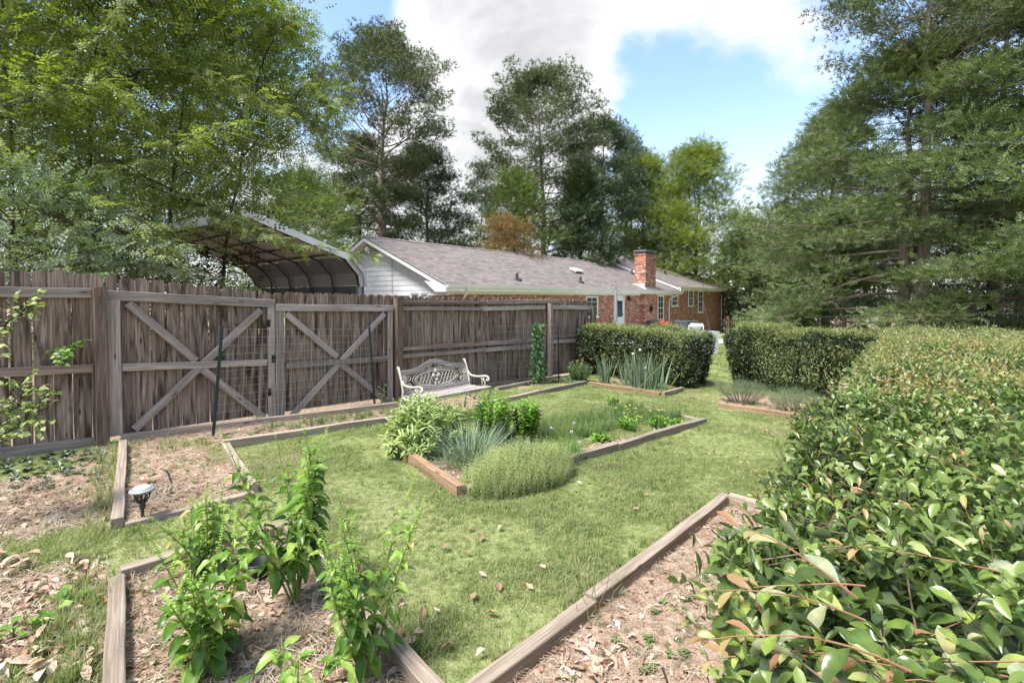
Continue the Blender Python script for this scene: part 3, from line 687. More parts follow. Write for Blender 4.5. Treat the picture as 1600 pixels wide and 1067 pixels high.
TOPS = [(0, 421), (142, 426), (166, 430), (425, 457), (428, 456.5), (611, 461.5), (626, 463.5), (760, 465), (875, 467), (925, 470)]
def topz(t):
    p = fp(t); px = 800 + F * p.x / p.y
    py = np.interp(px, [a for a, b in TOPS], [b for a, b in TOPS]) if px > 0 else 421
    return W(px, float(py), p.y).z if px > 0 else W(0, 421, fp(ft(0)).y).z
def run(parent, t0, t1, w0=.142, gap=.004, off=.03, dz=0, z0=.05, jit=.012):
    t = t0
    while t < t1 - .03:
        w = random.choice((w0, w0, w0 - .004, w0, .092 if random.random() < .25 else w0)); w = min(w, t1 - t)
        picket(parent, t + w / 2, topz(t + w / 2) + dz + random.uniform(-jit, jit), round(w, 3), off, z0=z0); t += w + gap + random.choice((0, 0, .004, .008))
def rail(parent, px0, py0, px1, py1, h, d=.04, mat='rail', off=-.005, name='rail'):
    a = fz(px0, py0, off - d / 2); b = fz(px1, py1, off - d / 2); return beam(name, a, b, d, h, M[mat], parent)
def fpost(parent, px, pytop, w=.1, mat='post', off=-.06, zb=None):
    a = fz(px, pytop, off); g = gz(a.x, a.y) - .05
    mb = MB(); mb.cbox(0, a.z - g, -w / 2, w / 2, -w / 2, w / 2, .006)
    Mx = Matrix(((0, FDV.x, FNV.x, a.x), (0, FDV.y, FNV.y, a.y), (1, 0, 0, g), (0, 0, 0, 1)))
    return mb.obj('post', M[mat], parent, M=Mx)
def build_fences():
    tL = ft(154); p = fp(ft(0))
    f1 = thing('wooden_fence', 'weathered brown plank fence left of the cross braced gates, with three rails', 'fence', tuple(fp(ft(80))), 0, 'sections of the plank fence')
    tA = ft(0) - 1.6; run(f1, tA, ft(164), .15, .004)
    def ext(py, s): return fz(0, py), s
    for (y0, y1, h) in ((456, 458, .105), (581, 574.5, .09), (706, 689.5, .105)):
        a = fz(0, y0, -.03); b = fz(142, y1, -.03); d = b - a; a2 = a - d * 1.2; beam('rail', a2, b, .04, h, M['rail' if h > .1 else 'railb'], f1)
    fpost(f1, 154, 450, .115)
    # left gate leaf
    g1 = thing('wooden_gate', 'wide left leaf of the wooden double gate with cross braces', 'gate', tuple(fp(ft(296))), 0, 'leaves of the wooden gate')
    run(g1, ft(167) , ft(427), .142, .008, z0=.07)
    rail(g1, 166, 461.5, 427, 474, .11, name='top_rail'); rail(g1, 188, 574, 414.5, 566, .085, name='middle_rail')
    def stile(par, px, top, bot, w): beam('stile', fz(px, bot, -.025), fz(px, top, -.025), .04, w, M['rail'], par, up=FDV)
    stile(g1, 176, 469, 680, .12); stile(g1, 421.5, 480, 655, .09)
    def brace(par, x0, y0, x1, y1, off): beam('brace', fz(x0, y0, off), fz(x1, y1, off), .036, .088, M['rail'], par, up=(FDV * .1 + Vector((0, 0, 1))))
    brace(g1, 199, 474, 304, 563, -.022); brace(g1, 314, 577, 409, 652, -.022); brace(g1, 205, 670, 406, 484, -.0235 + .0)
    rail(g1, 199, 684, 405, 657.5, .06, .035, off=-.06, name='bottom_board')
    # right gate leaf
    g2 = thing('wooden_gate', 'narrower right leaf of the wooden double gate with cross braces', 'gate', tuple(fp(ft(520))), 0, 'leaves of the wooden gate')
    run(g2, ft(429), ft(612), .142, .006, z0=.07)
    rail(g2, 428.5, 480.5, 612, 481.5, .10, name='top_rail'); rail(g2, 444, 571.5, 603, 560, .085, name='middle_rail')
    stile(g2, 434.5, 487, 652, .12); stile(g2, 607.5, 487, 630, .09)
    brace(g2, 446, 490, 524, 557, -.022); brace(g2, 532, 570, 603, 628, -.022); brace(g2, 452, 650, 599, 490, -.0235)
    for (g, px, py) in ((g1, 417, 505), (g1, 417, 612), (g1, 424, 560)):     # hinge and latch plates, screws
        q = fz(px, py, -.052); mb = MB(); mb.box(-.022, .022, -.004, .004, -.05, .05); mb.tube([(-.01, -.01, -.03), (-.01, -.014, .03)], .007)
        Mx = Matrix(((FDV.x, FNV.x, 0, q.x), (FDV.y, FNV.y, 0, q.y), (0, 0, 1, q.z), (0, 0, 0, 1))); mb.obj('latch', M['black'], g, M=Mx)
    # right run
    f2 = thing('wooden_fence', 'weathered plank fence behind the bench, ending near the brick house', 'fence', tuple(fp(ft(760))), 0, 'sections of the plank fence')
    run(f2, ft(613), ft(921), .135, .004)
    fpost(f2, 619, 465, .12, 'post', -.05); fpost(f2, 855, 474, .10, 'railb', -.09); fpost(f2, 924, 478, .13, 'gpost', -.05)
    rail(f2, 627, 473, 759, 472.5, .07, mat='railb'); rail(f2, 760, 472.5, 873, 470.5, .085, mat='railb')
    rail(f2, 627, 482, 750, 482.5, .07); rail(f2, 751, 482.5, 850, 480, .085); rail(f2, 860, 480, 921, 481, .1)
    rail(f2, 627, 544.5, 759, 536.5, .07, mat='railb'); rail(f2, 760, 536.5, 849, 529.5, .09, mat='railb'); rail(f2, 861, 527, 921, 524, .08, mat='railb')
    rail(f2, 627, 557, 755, 546.5, .07); rail(f2, 756, 546.5, 849, 538.5, .085); rail(f2, 861, 534, 921, 531, .09)
    rail(f2, 627, 620, 755, 603, .09, mat='railb', off=-.02); rail(f2, 756, 603, 849, 590, .1, mat='railb', off=-.02)
    # taller weathered boards fixed on the back of the right run
    t = ft(628)
build_fences()
# ================================================================== brick house
HR = math.atan2(.770, .638); HO = Vector((-2.49, 18.455, -2.9))
def hu(px, v, dy=0):                            # u along the house where column px meets the line at v
    k = (px - 800) / F; ox = HO.x - .770 * v; oy = HO.y + .638 * v; return (k * oy - ox) / (.638 - k * .770)
def hzz(px, py, v):                             # house-local height of a pixel on the plane v
    u = hu(px, v); y = HO.y + .770 * u + .638 * v; return W(px, py, y).z - HO.z
def build_house():
    H = thing('brick_house', 'long red brick house with grey shingle roof and white gable end', 'house', tuple(HO), HR)
    def mb_obj(mb, name, mats, kind=None, par=None, smooth=False): return mb.obj(name, mats, par or H, local=Matrix() if par is None else None, M=None if par is None else WM[H.name], smooth=smooth, kind=kind)
    E1 = .50 + 2.9; R1 = 2.66 + 2.9; U2 = hu(1061, -.45); E2 = .79 + 2.9; R2 = 3.33 + 2.9; UE = hu(1149, -.45)
    half = 4.75; ov = .45
    # walls
    mb = MB(); mb.box(0, U2 + .5, 0, 2 * half - .1, -.9, E1 - .22); mb_obj(mb, 'wall', M['brick'])
    half2 = 5.95
    mb = MB(); mb.box(U2 + .55, UE - .5, -.02, 2 * half2 - .1, -1.4, E2 - .20); mb_obj(mb, 'wall', M['brick'])
    # roofs as thick slabs
    def roofslab(u0, u1, e, r, w, v0, name='roof'):
        d = Vector((0, w, r - e)); L = d.length; n = Vector((0, -(r - e), w)).normalized()
        for side in (0, 1):
            mb = MB(); sl = L + .02
            mb.box(0, u1 - u0, 0, sl, -.06, 0)
            if side == 0: Mx = Matrix(((1, 0, 0, u0), (0, d.y / L, n.y, v0), (0, d.z / L, n.z, e), (0, 0, 0, 1)))
            else: Mx = Matrix(((-1, 0, 0, u1), (0, -d.y / L, -n.y, v0 + 2 * w), (0, d.z / L, n.z, e), (0, 0, 0, 1)))
            mb.obj(name, M['shingle'], H, local=Mx)
        mb = MB(); mb.prism([(-.16, -.075), (0, 0), (.16, -.075), (.16, -.055), (0, .025), (-.16, -.055)], 0, u1 - u0, Matrix(((0, 1, 0, u0), (1, 0, 0, v0 + w), (0, 0, 1, r + .012), (0, 0, 0, 1))))
        mb.obj('ridge_cap', M['shingle'], H, local=Matrix())
    roofslab(-.42, U2 + .0, E1, R1, half + ov, -ov); roofslab(U2, UE, E2, R2, half2 + ov, -ov)
    # gable ends: triangle of siding, rake boards, soffit
    def gable(u, e, r, w, v0, boards=True, face=-1):
        vm = v0 + w
        if boards:
            z = e - .42; i = 0
            while z < r - .75:
                z1 = min(z + .215, r - .7); 
                hw0 = w * (r - .13 - z) / (r - e) ; hw0 = min(hw0, w - .35); hw1 = max(0.02, min(w * (r - .13 - z1) / (r - e), w - .35))
                mb = MB(); q = .012
                mb.add([(u - .02 - q, vm - hw0, z), (u - .02 - q, vm + hw0, z), (u - .018, vm + hw1, z1), (u - .018, vm - hw1, z1), (u + .03, vm - hw0, z), (u + .03, vm + hw0, z), (u + .03, vm + hw1, z1), (u + .03, vm - hw1, z1)],
                       [(0, 3, 2, 1), (4, 5, 6, 7), (0, 1, 5, 4), (2, 3, 7, 6), (1, 2, 6, 5), (0, 4, 7, 3)])
                mb_obj(mb, 'siding_board', M['siding']); z = z1; i += 1
            mb = MB(); mb.bar((u - .035, v0 + .72 * w, e - .42), (u - .035, v0 + .72 * w, e + (r - e) * .55), .03, .006); mb_obj(mb, 'pipe', M['grey_metal'])
            mb = MB(); zz = r - .72; hw = w * (r - .13 - zz) / (r - e)
            mb.add([(u - .01, vm - hw, zz), (u - .01, vm + hw, zz), (u - .01, vm, r - .15)], [(0, 2, 1)]); vent = mb_obj(mb, 'gable_vent', M['black'])
            for k in range(6):
                z0 = zz + .02 + k * .085; hw = w * (r - .16 - z0) / (r - e) - .05
                if hw > .05:
                    m2 = MB(); m2.box(0, .015, -hw, hw, 0, .055, Matrix.Translation((u - .06, vm, z0)) @ Matrix.Rotation(-.6, 4, 'Y')); m2.obj('louver', M['cream'], vent, M=WM[H.name].copy())
        else:
            mb = MB(); mb.prism([(vm - w + .3, e - .5), (vm + w - .3, e - .5), (vm, r - .12)], u - .0, u + .04, Matrix(((0, 1, 0, 0), (1, 0, 0, 0), (0, 0, 1, 0), (0, 0, 0, 1)))); mb_obj(mb, 'gable_panel', M['siding'])
        for s in (-1, 1):                       # rake boards
            a = Vector((u - .42 if boards else u - .07, vm + s * w, e)); b = Vector((a.x, vm, r))
            mb = MB(); mb.bar(a + Vector((0, 0, -.12)), b + Vector((0, 0, -.12)), .03, .19, (0, 0, 1)); mb_obj(mb, 'rake_board', M['white'])
            mb = MB(); mb.bar(a + Vector((-.02, 0, -.035)), b + Vector((-.02, 0, -.035)), .03, .03); mb_obj(mb, 'drip_edge', M['black'])
            if boards:
                mb = MB(); mb.bar(a + Vector((.22, 0, -.2)), b + Vector((.22, 0, -.2)), .4, .015); mb_obj(mb, 'soffit', M['white'])
                mb = MB(); mb.prism([(0, 0), (.75, 0), (0.02, .0), (-.0, -.0)][:2] + [(1.0, .36), (0, -.02)], 0, .03)
    gable(0, E1, R1, half + ov, -ov); gable(U2, E2, R2, half2 + ov, -ov, False)
    # boxed eave return at the near corner
    mb = MB(); mb.prism([(-.45, -.28), (.12, -.28), (.75, .14), (-.40, -.02)], -.445, -.40, Matrix(((0, 1, 0, 0), (1, 0, 0, 0), (0, 0, 1, E1), (0, 0, 0, 1)))); mb_obj(mb, 'eave_return', M['white'])
    # soffit, fascia, gutters
    def gutter(u0, u1, e, v):
        mb = MB(); mb.box(u0, u1, v + .02, v + .05, e - .25, e - .02); mb_obj(mb, 'fascia', M['white'])
        mb = MB(); mb.box(u0, u1, v + .051, .0, e - .26, e - .24); mb_obj(mb, 'soffit', M['white'])
        mb = MB(); mb.prism([(-.12, 0), (-.105, 0), (-.10, -.06), (-.085, -.12), (.0, -.12), (.01, 0), (.02, 0), (.018, -.14), (-.095, -.14), (-.115, -.07)], u0, u1, Matrix(((0, 1, 0, 0), (1, 0, 0, v), (0, 0, 1, e + .01), (0, 0, 0, 1)))); mb_obj(mb, 'gutter', M['cream'])
    gutter(-.42, hu(1068, -.5), E1, -ov); gutter(U2 - .1, UE + .3, E2, -ov)
    # a low fascia band above the wall tops (frieze board)
    mb = MB(); mb.box(.02, U2, -.03, -.003, E1 - .36, E1 - .24); mb_obj(mb, 'frieze_board', M['cream'])
    def downspout(px, ztop, zbot, v0=-ov - .06, ue=None):
        u = hu(px, -.05); ue = u if ue is None else ue; mb = MB(); mb.tube([(ue, v0, ztop), (ue, v0 + .02, ztop - .12), (u, -.10, ztop - .5), (u, -.06, ztop - .65), (u, -.06, zbot)], .045, 6); mb_obj(mb, 'downspout', M['cream'])
    downspout(1045.5, E1 - .1, -.2, ue=hu(1063, -.5)); downspout(1127, E2 - .1, -.9, ue=hu(1143, -.5))
    downspout(722, E1 - .1, -.2, ue=hu(731, -.5))
    mb = MB(); u = hu(1062, -.5); mb.box(u - .06, u + .06, -.6, -.5, E1, E2 - .1); mb_obj(mb, 'downspout', M['cream'])
    # windows: frame with panes
    def window(px0, px1, py0, py1, v=0, cols=2, rows=2, split=True):
        u0, u1 = hu(px0, v), hu(px1, v); z1 = hzz((px0 + px1) / 2, py0, v); z0 = hzz((px0 + px1) / 2, py1, v); fw = .07
        mb = MB()
        for a in ((u0, u0 + fw, z0, z1), (u1 - fw, u1, z0, z1), (u0 + fw, u1 - fw, z1 - fw, z1), (u0 + fw, u1 - fw, z0, z0 + fw)): mb.box(a[0], a[1], v - .05, v - .004, a[2], a[3])
        zm = (z0 + z1) / 2
        if split: mb.box(u0 + fw, u1 - fw, v - .045, v - .004, zm - .025, zm + .025)
        fr = mb_obj(mb, 'window', M['white'])
        halves = ((z0 + fw, zm - .025), (zm + .025, z1 - fw)) if split else ((z0 + fw, z1 - fw),)
        for a, b in halves:
            m2 = MB(); m2.box(u0 + fw, u1 - fw, v - .012, v - .004, a, b); m2.obj('pane', M['glass'], fr, M=WM[H.name].copy())
            m3 = MB()
            for i in range(1, cols): x = u0 + fw + (u1 - u0 - 2 * fw) * i / cols; m3.box(x - .01, x + .01, v - .022, v - .014, a, b)
            for i in range(1, rows): z = a + (b - a) * i / rows; m3.box(u0 + fw, u1 - fw, v - .0225, v - .0145, z - .01, z + .01)
            m3.obj('muntin', M['white'], fr, M=WM[H.name].copy())
        m2 = MB(); m2.box(u0 - .05, u1 + .05, v - .09, v - .003, z0 - .07, z0 - .003); m2.obj('sill', M['white'], fr, M=WM[H.name].copy())
    window(915, 933.5, 463, 495); window(1027, 1036.5, 462, 500); window(1049, 1059, 462, 478, cols=2, rows=1); window(1075, 1083, 454, 478, -.02, 2, 2); window(1090.5, 1098, 455, 488, -.02, 2, 2)
    window(640, 654, 457.5, 466, 0, 2, 1, False); window(655.5, 668, 457.5, 466, 0, 2, 1, False)
    # door with storm door
    u0, u1 = hu(959, 0), hu(974.5, 0); z1 = hzz(967, 462, 0); z0 = hzz(967, 516, 0)
    mb = MB(); mb.box(u0, u0 + .1, -.06, -.004, z0, z1); mb.box(u1 - .1, u1, -.06, -.004, z0, z1); mb.box(u0 + .1, u1 - .1, -.06, -.004, z1 - .1, z1); mb_obj(mb, 'door_frame', M['white'])
    mb = MB(); mb.box(u0 + .11, u1 - .11, -.045, -.005, z0, z1 - .11); dr = mb_obj(mb, 'door', M['white'])
    m2 = MB(); m2.box(u0 + .25, u1 - .25, -.052, -.0455, z0 + .8, z1 - .3); m2.obj('pane', M['glass'], dr, M=WM[H.name].copy())
    m2 = MB(); m2.lathe([(.0, 0), (.035, .01), (.03, .05), (0, .06)], 10, Matrix.Translation((u1 - .2, -.046, z0 + .95)) @ Matrix.Rotation(R(90), 4, 'X')); m2.obj('handle', M['dark_steel'], dr, M=WM[H.name].copy())
    mb = MB(); mb.box(u0 - .5, u1 + .5, -1.1, -.01, z0 - 1.2, z0 - .02); mb.box(u0 - .5, u1 + .5, -1.5, -1.101, z0 - 1.2, z0 - .2); mb_obj(mb, 'door_step', M['concrete'])
    # wall lantern and meter box
    u = hu(980.5, 0); z = hzz(980, 466, 0); mb = MB(); mb.box(u - .05, u + .05, -.04, -.004, z - .1, z + .12); mb.lathe([(.02, .0), (.07, .03), (.08, .2), (.03, .27), (0, .3)], 8, Matrix.Translation((u, -.13, z - .18))); mb.tube([(u, -.03, z + .08), (u, -.12, z + .14), (u, -.13, z + .1)], .01); mb_obj(mb, 'wall_lantern', M['black'])
    # chimney: breast on the wall and stack
    cu0, cu1 = hu(1008.5, -.35), hu(1024.5, -.35); cz = hzz(1016, 399.5, -.35)
    mb = MB(); mb.box(cu0 - .05, cu1 + .15, -.35, .02, -1.0, E1 - .262); mb_obj(mb, 'chimney_breast', M['brick'])
    mb = MB(); mb.box(cu0, cu1, -.34, .42, E1 - .0, cz); mb.box(cu0 - .03, cu1 + .03, -.37, .45, cz + .001, cz + .08); ch = mb_obj(mb, 'chimney', M['brick'])
    m2 = MB(); m2.box(cu0 + .04, cu1 - .04, -.3, .38, cz + .081, cz + .26); m2.obj('chimney_screen', M['ac'], ch, M=WM[H.name].copy())
    m2 = MB(); m2.box(cu0 - .05, cu1 + .05, -.39, .47, cz + .261, cz + .31); m2.obj('chimney_cap', M['grey_metal'], ch, M=WM[H.name].copy())
    m2 = MB(); m2.box(cu0 - .12, cu1 + .12, -.46, -.341, E1 + .0, E1 + .14); m2.box(cu0 - .12, cu0 - .001, -.34, .6, E1 + .05, E1 + .42); m2.obj('flashing', M['concrete'], ch, M=WM[H.name].copy())
    z = hzz(1016, 482, -.35); u = (hu(1014, -.35) + hu(1018, -.35)) / 2; mb = MB(); mb.box(u - .1, u + .1, -.47, -.352, z - .2, z + .12); mb.tube([(u, -.42, z + .12), (u + .06, -.4, z + .3)], .03); mb.lathe([(.09, 0), (.09, .05), (0, .07)], 10, Matrix.Translation((u, -.47, z)) @ Matrix.Rotation(R(90), 4, 'X')); mb_obj(mb, 'meter_box', M['black'])
    # roof vents
    sl = (R1 - E1) / (half + ov); sl2 = (R2 - E2) / (half2 + ov)
    def onroof(px, py, e, s_, lo=-.4, hi=5.5):
        best = None
        for i in range(240):
            v = lo + (hi - lo) * i / 240; z = hzz(px, py, v); d = abs(z - (e + (v + ov) * s_)); 
            if best is None or d < best[0]: best = (d, v, z)
        return hu(px, best[1]), best[1], best[2]
    for px, py, k in ((808, 437, 0), (907, 441, 0), (987, 428, 0), (1038.5, 428, 1)):
        u, v, z = onroof(px, py, E2 if k else E1, sl2 if k else sl); mb = MB(); mb.lathe([(.22, -.06), (.2, .03), (.07, .05), (.06, .3), (0, .3)], 10, Matrix.Translation((u, v, z))); mb_obj(mb, 'vent_pipe', M['dark_metal'])
    u, v, z = onroof(900, 425, E1, sl); mb = MB(); mb.cbox(-.45, .45, -.28, .28, .06, .18, .05); mb.obj('attic_vent', M['concrete'], H, local=Matrix.Translation((u, v, z)) @ Matrix.Rotation(math.atan(sl), 4, 'X'))
    return H
build_house()
def build_patio():
    for nm, mt, (u0, u1, v0, v1) in (('patio', 'concrete', (9, 19.5, -5.6, -.02)), ('bounce_gravel', 'chip_stone', (-1, 8.9, -1.3, -.02)), ('bounce_gravel', 'chip_stone', (19.6, 37.5, -1.0, -.05))):  # gravel strips are added for neutral bounce light on walls and gutters
        us = np.linspace(u0, u1, 12); vs_ = np.linspace(v0, v1, 6); U, V_ = np.meshgrid(us, vs_); x = HO.x + .638 * U - .770 * V_; y = HO.y + .770 * U + .638 * V_
        nx = 12; i = (np.arange(5)[:, None] * nx + np.arange(11)[None]); Fc = np.stack([i, i + 1, i + nx + 1, i + nx], -1).reshape(-1, 4)
        o = link(nm, mesh_np(nm, np.stack([x.ravel(), y.ravel(), (gz_np(x, y) + .035).ravel()], 1), Fc, M[mt])); o['kind'] = 'structure'
build_patio()
# ================================================================== metal carport behind the fence
def build_carport():
    Rc = Vector((-4.2, 13.5)); h = Vector((.638, .770)); g = Vector((-.770, .638)); L = 6.6; Wd = 6.0
    base = Rc - h * Wd; gzv = -2.05
    C = thing('metal_carport', 'open metal carport with tan ribbed roof sheets behind the gates', 'carport', (base.x, base.y, gzv), HR)
    e = 1.06 - gzv; pk = 1.90 - gzv                     # local X = h (span), Y = g (depth)
    prof = [(0, e - .75), (.06, e - .40), (.45, e + .02), (Wd / 2, pk), (Wd - .45, e + .02), (Wd - .06, e - .40), (Wd, e - .75)]
    def P(i, y, dz=0): return (prof[i][0], y, prof[i][1] + dz)
    # roof sheets: ridged panels running along the depth
    def sheets(side):
        a, b = (2, 3) if side == 0 else (3, 4); n = 5
        for k in range(n):
            x0 = prof[a][0] + (prof[b][0] - prof[a][0]) * k / n; x1 = prof[a][0] + (prof[b][0] - prof[a][0]) * (k + 1) / n
            z0 = prof[a][1] + (prof[b][1] - prof[a][1]) * k / n; z1 = prof[a][1] + (prof[b][1] - prof[a][1]) * (k + 1) / n
            vs = []; fs = []; m_ = 8
            for i in range(m_ + 1):
                f = i / m_; r = .018 if i % 4 == 0 else 0
                for y in (-.15, L + .15): vs.append((x0 + (x1 - x0) * f, y, z0 + (z1 - z0) * f + r + .03))
                for y in (-.15, L + .15): vs.append((x0 + (x1 - x0) * f, y, z0 + (z1 - z0) * f + r + .036))
            for i in range(m_): q = 4 * i; fs += [(q, q + 1, q + 5, q + 4), (q + 2, q + 6, q + 7, q + 3)]
            mb = MB(); mb.add(vs, fs); mb.obj('roof_sheet', M['tan_metal'], C, local=Matrix())
    sheets(0); sheets(1)
    for side in (0, 1):                                  # curved shoulder and side skirt
        ii = (0, 1, 2) if side == 0 else (6, 5, 4); mb = MB(); vs = []
        for i in ii:
            for y in (-.15, L + .15): vs.append(P(i, y, .03))
        mb.add(vs, [(0, 1, 3, 2), (2, 3, 5, 4)]); mb.obj('side_sheet', M['grey_metal'], C, local=Matrix())
        x = prof[ii[0]][0]
        for k in range(2):
            z1 = prof[0][1] + .02 - k * .3; mb = MB(); mb.box(x - .01, x + .01, -.15, L + .15, z1 - .295, z1); mb.box(x - .02, x + .02, -.15, L + .15, z1 - .17, z1 - .14); mb.obj('side_sheet', M['ac'] if side else M['grey_metal'], C, local=Matrix())
    for k in range(6):                                   # bents
        y = .02 + (L - .04) * k / 5; mb = MB()
        mb.tube([(prof[0][0] + .05, y, 0)] + [(p[0] + (.05 if i < 3 else (-.05 if i > 3 else 0)), y, p[1] - .03) for i, p in enumerate(prof)] + [(prof[6][0] - .05, y, 0)], .035, 4); mb.obj('bent', M['dark_metal'], C, local=Matrix())
    for k in range(9):                                   # purlins
        f = (k + .5) / 9; x = .4 + (Wd - .8) * f; z = np.interp(x, [p[0] for p in prof], [p[1] for p in prof]); mb = MB(); mb.box(x - .03, x + .03, 0, L, z - .01, z + .02); mb.obj('purlin', M['dark_metal'], C, local=Matrix())
    for a, b in ((3, 4), (2, 3)):
        mb = MB(); p, q = Vector(P(a, -.17)), Vector(P(b, -.17)); mb.bar(p, q, .03, .17); mb.obj('rake_trim', M['white'], C, local=Matrix())
    for ii in ((4, 5), (5, 6), (1, 2), (0, 1)):
        mb = MB(); mb.bar(P(ii[0], -.17), P(ii[1], -.17), .03, .2, (0, -1, .01)); mb.bar(Vector(P(ii[0], -.16)), Vector(P(ii[1], -.16)), .24, .03, (0, -1, 0)); mb.obj('corner_trim', M['concrete'], C, local=Matrix())
    for x in (.06, Wd - .06): mb = MB(); mb.box(x - .06, x + .06, -.1, .02, 0, e - .75); mb.obj('post', M['grey_metal'], C, local=Matrix())
    mb = MB(); mb.box(-.6, Wd + .3, -1.2, L + .6, .0, .10); o = mb.obj('bounce_pad', M['concrete'], None, M=WM[C.name].copy()); o['kind'] = 'structure'  # pale slab added to bounce light up under the roof sheets
    # truss webs under the peak
    mb = MB(); mb.tube([(Wd / 2 - 1.3, .02, e + .45), (Wd / 2 + 1.3, .02, e + .45)], .025, 4); mb.tube([(Wd / 2, .02, e + .45), (Wd / 2, .02, pk)], .025, 4); mb.obj('truss', M['dark_metal'], C, local=Matrix())
build_carport()
# ================================================================== garden bench
def build_bench():
    p0 = W(629, 573, 6.6); d = Vector((.664, .747, 0)).normalized(); nrm = Vector((d.y, -d.x, 0)); zb = gz(p0.x, p0.y)
    B_ = thing('garden_bench', 'ornate garden bench with cream cast iron scrollwork and flaking wooden slats', 'bench', (p0.x, p0.y, zb), math.atan2(d.y, d.x))
    Wd = 1.27; I = Matrix()                       # local X along the seat, -Y toward the front
    def ob(mb, name, mat, sm=False): return mb.obj(name, M[mat], B_, local=I, smooth=sm)
    def arc(c, r, a0, a1, n=10, plane='yz', x=0):
        return [((x, c[0] + r * math.cos(a), c[1] + r * math.sin(a)) if plane == 'yz' else (c[0] + r * math.cos(a), x, c[1] + r * math.sin(a))) for a in [a0 + (a1 - a0) * i / n for i in range(n + 1)]]
    for x in (0.0, Wd):
        mb = MB()
        # rear upright sweeping into the seat and the front leg
        def tb(pts, r=.014): mb.tube(pts, r, 6)
        S = lambda pts: [(x, y, z) for y, z in pts]
        tb(S([(.10, .02), (.085, .15), (.04, .30), (.0, .40), (-.01, .5), (.02, .62), (.055, .72), (.085, .80), (.10, .825), (.12, .82)]), .018)
        tb(S([(0.0, .40), (-.06, .375), (-.2, .375), (-.33, .395), (-.44, .415), (-.48, .40), (-.49, .36), (-.46, .30), (-.44, .2), (-.46, .08), (-.50, .01)]), .018)
        tb(S([(.01, .64), (-.01, .6), (-.06, .575), (-.18, .57), (-.30, .585), (-.38, .60), (-.43, .59), (-.455, .56), (-.44, .53), (-.41, .53), (-.40, .555)]), .017)
        tb(S([(-.33, .58), (-.34, .53), (-.37, .49), (-.36, .45), (-.39, .41)]), .011)
        tb(S([(-.28, .57), (-.31, .52), (-.30, .47), (-.33, .41)]), .009)
        tb(S([(0.05, .29), (-.05, .22), (-.2, .19), (-.35, .22), (-.44, .3)]), .012)
        mb.tube(arc((-.12, .28), .06, 0, 6.28, 12, x=x), .008, 5); mb.tube(arc((-.27, .29), .06, 0, 6.28, 12, x=x), .008, 5)
        ob(mb, 'end_frame', 'iron', True)
    for k, (y, z) in enumerate(((-.02, .40), (-.135, .395), (-.25, .40), (-.36, .41), (-.455, .425))):
        mb = MB(); mb.cbox(.0, Wd, y - .045, y + .045, z, z + .024, .006); ob(mb, 'seat_slat', 'bench_wood')
    # tilted back panel: local plane leaning backwards
    tilt = Matrix.Translation((0, -.005, .45)) @ Matrix.Rotation(R(-13), 4, 'X')
    bk = MB(); top = lambda x: .30 + .115 * math.exp(-((x - Wd / 2) / .24) ** 2) + .0
    n = 28; xs = [.03 + (Wd - .06) * i / n for i in range(n + 1)]
    pts = [(x, top(x) + .045) for x in xs] + [(x, top(x) - .03) for x in reversed(xs)]
    mb = MB()
    for i in range(n): mb.prism([(xs[i], top(xs[i]) - .03), (xs[i + 1], top(xs[i + 1]) - .03), (xs[i + 1], top(xs[i + 1]) + .045), (xs[i], top(xs[i]) + .045)], -.013, .013, tilt)
    ob(mb, 'top_rail', 'bench_wood')
    mb = MB(); mb.cbox(.03, Wd - .03, -.013, .013, -.045, .035, .004, tilt); ob(mb, 'bottom_rail', 'bench_wood')
    for x in (.055, Wd - .055): mb = MB(); mb.box(x - .03, x + .03, -.012, .012, .036, .268, tilt); ob(mb, 'side_rail', 'bench_wood')
    pn = MB()
    def t2(pts, r=.006): pn.tube([tilt @ Vector((x, 0, z)) for x, z in pts], r, 5)
    cx = Wd / 2; cz = .165
    def ell(cx_, cz_, a, b, a0=0, a1=2 * math.pi, n=24, p=1): return [(cx_ + a * math.cos(a0 + (a1 - a0) * i / n), cz_ + b * math.sin(a0 + (a1 - a0) * i / n)) for i in range(n + 1)]
    t2(ell(cx, cz, .40, .115), .008); t2(ell(cx, cz + .005, .44, .145), .006)
    for s in (-1, 1):
        for k in range(5):                                # diagonal lattice clipped by the oval
            for sg in (-1, 1):
                x0 = cx + s * (.10 + k * .065); pts = []
                for i in range(15):
                    q = -1 + 2 * i / 14; x = x0 + sg * q * .075; z = cz + q * .12
                    if ((x - cx) / .40) ** 2 + ((z - cz) / .115) ** 2 < 1: pts.append((x, z))
                if len(pts) > 1: t2(pts, .005)
        for z in (.09, .215): t2(ell(cx + s * .505, z, .038, .042, n=14), .007); t2(ell(cx + s * .505, z, .015, .016, 0, 4.5, 8), .006)
        t2([(cx + s * .40, .29), (cx + s * .36, .27), (cx + s * .33, .285), (cx + s * .3, .27)]); t2([(cx + s * .43, .05), (cx + s * .38, .065), (cx + s * .3, .04), (cx + s * .2, .055)])
        t2(ell(cx + s * .22, .335, .03, .025, n=10)); t2(ell(cx + s * .1, .36, .03, .025, n=10)); t2(ell(cx + s * .12, .045, .035, .018, n=10)); t2(ell(cx + s * .27, .047, .03, .016, n=10))
    for (x, z, r) in ((cx, .27, .035), (cx - .045, .2, .032), (cx + .045, .2, .032), (cx, .13, .03), (cx - .03, .08, .022), (cx + .03, .08, .022)):
        pn.lathe([(r * .3, .012), (r, .004), (r, -.004), (r * .3, -.012)], 9, tilt @ Matrix.Translation((x, 0, z)) @ Matrix.Rotation(R(90), 4, 'X'))
    for a in range(6): t2([(cx + .02 * math.cos(a), .22 + .02 * math.sin(a)), (cx + .07 * math.cos(a * 1.05), .2 + .07 * math.sin(a * 1.05))], .006)
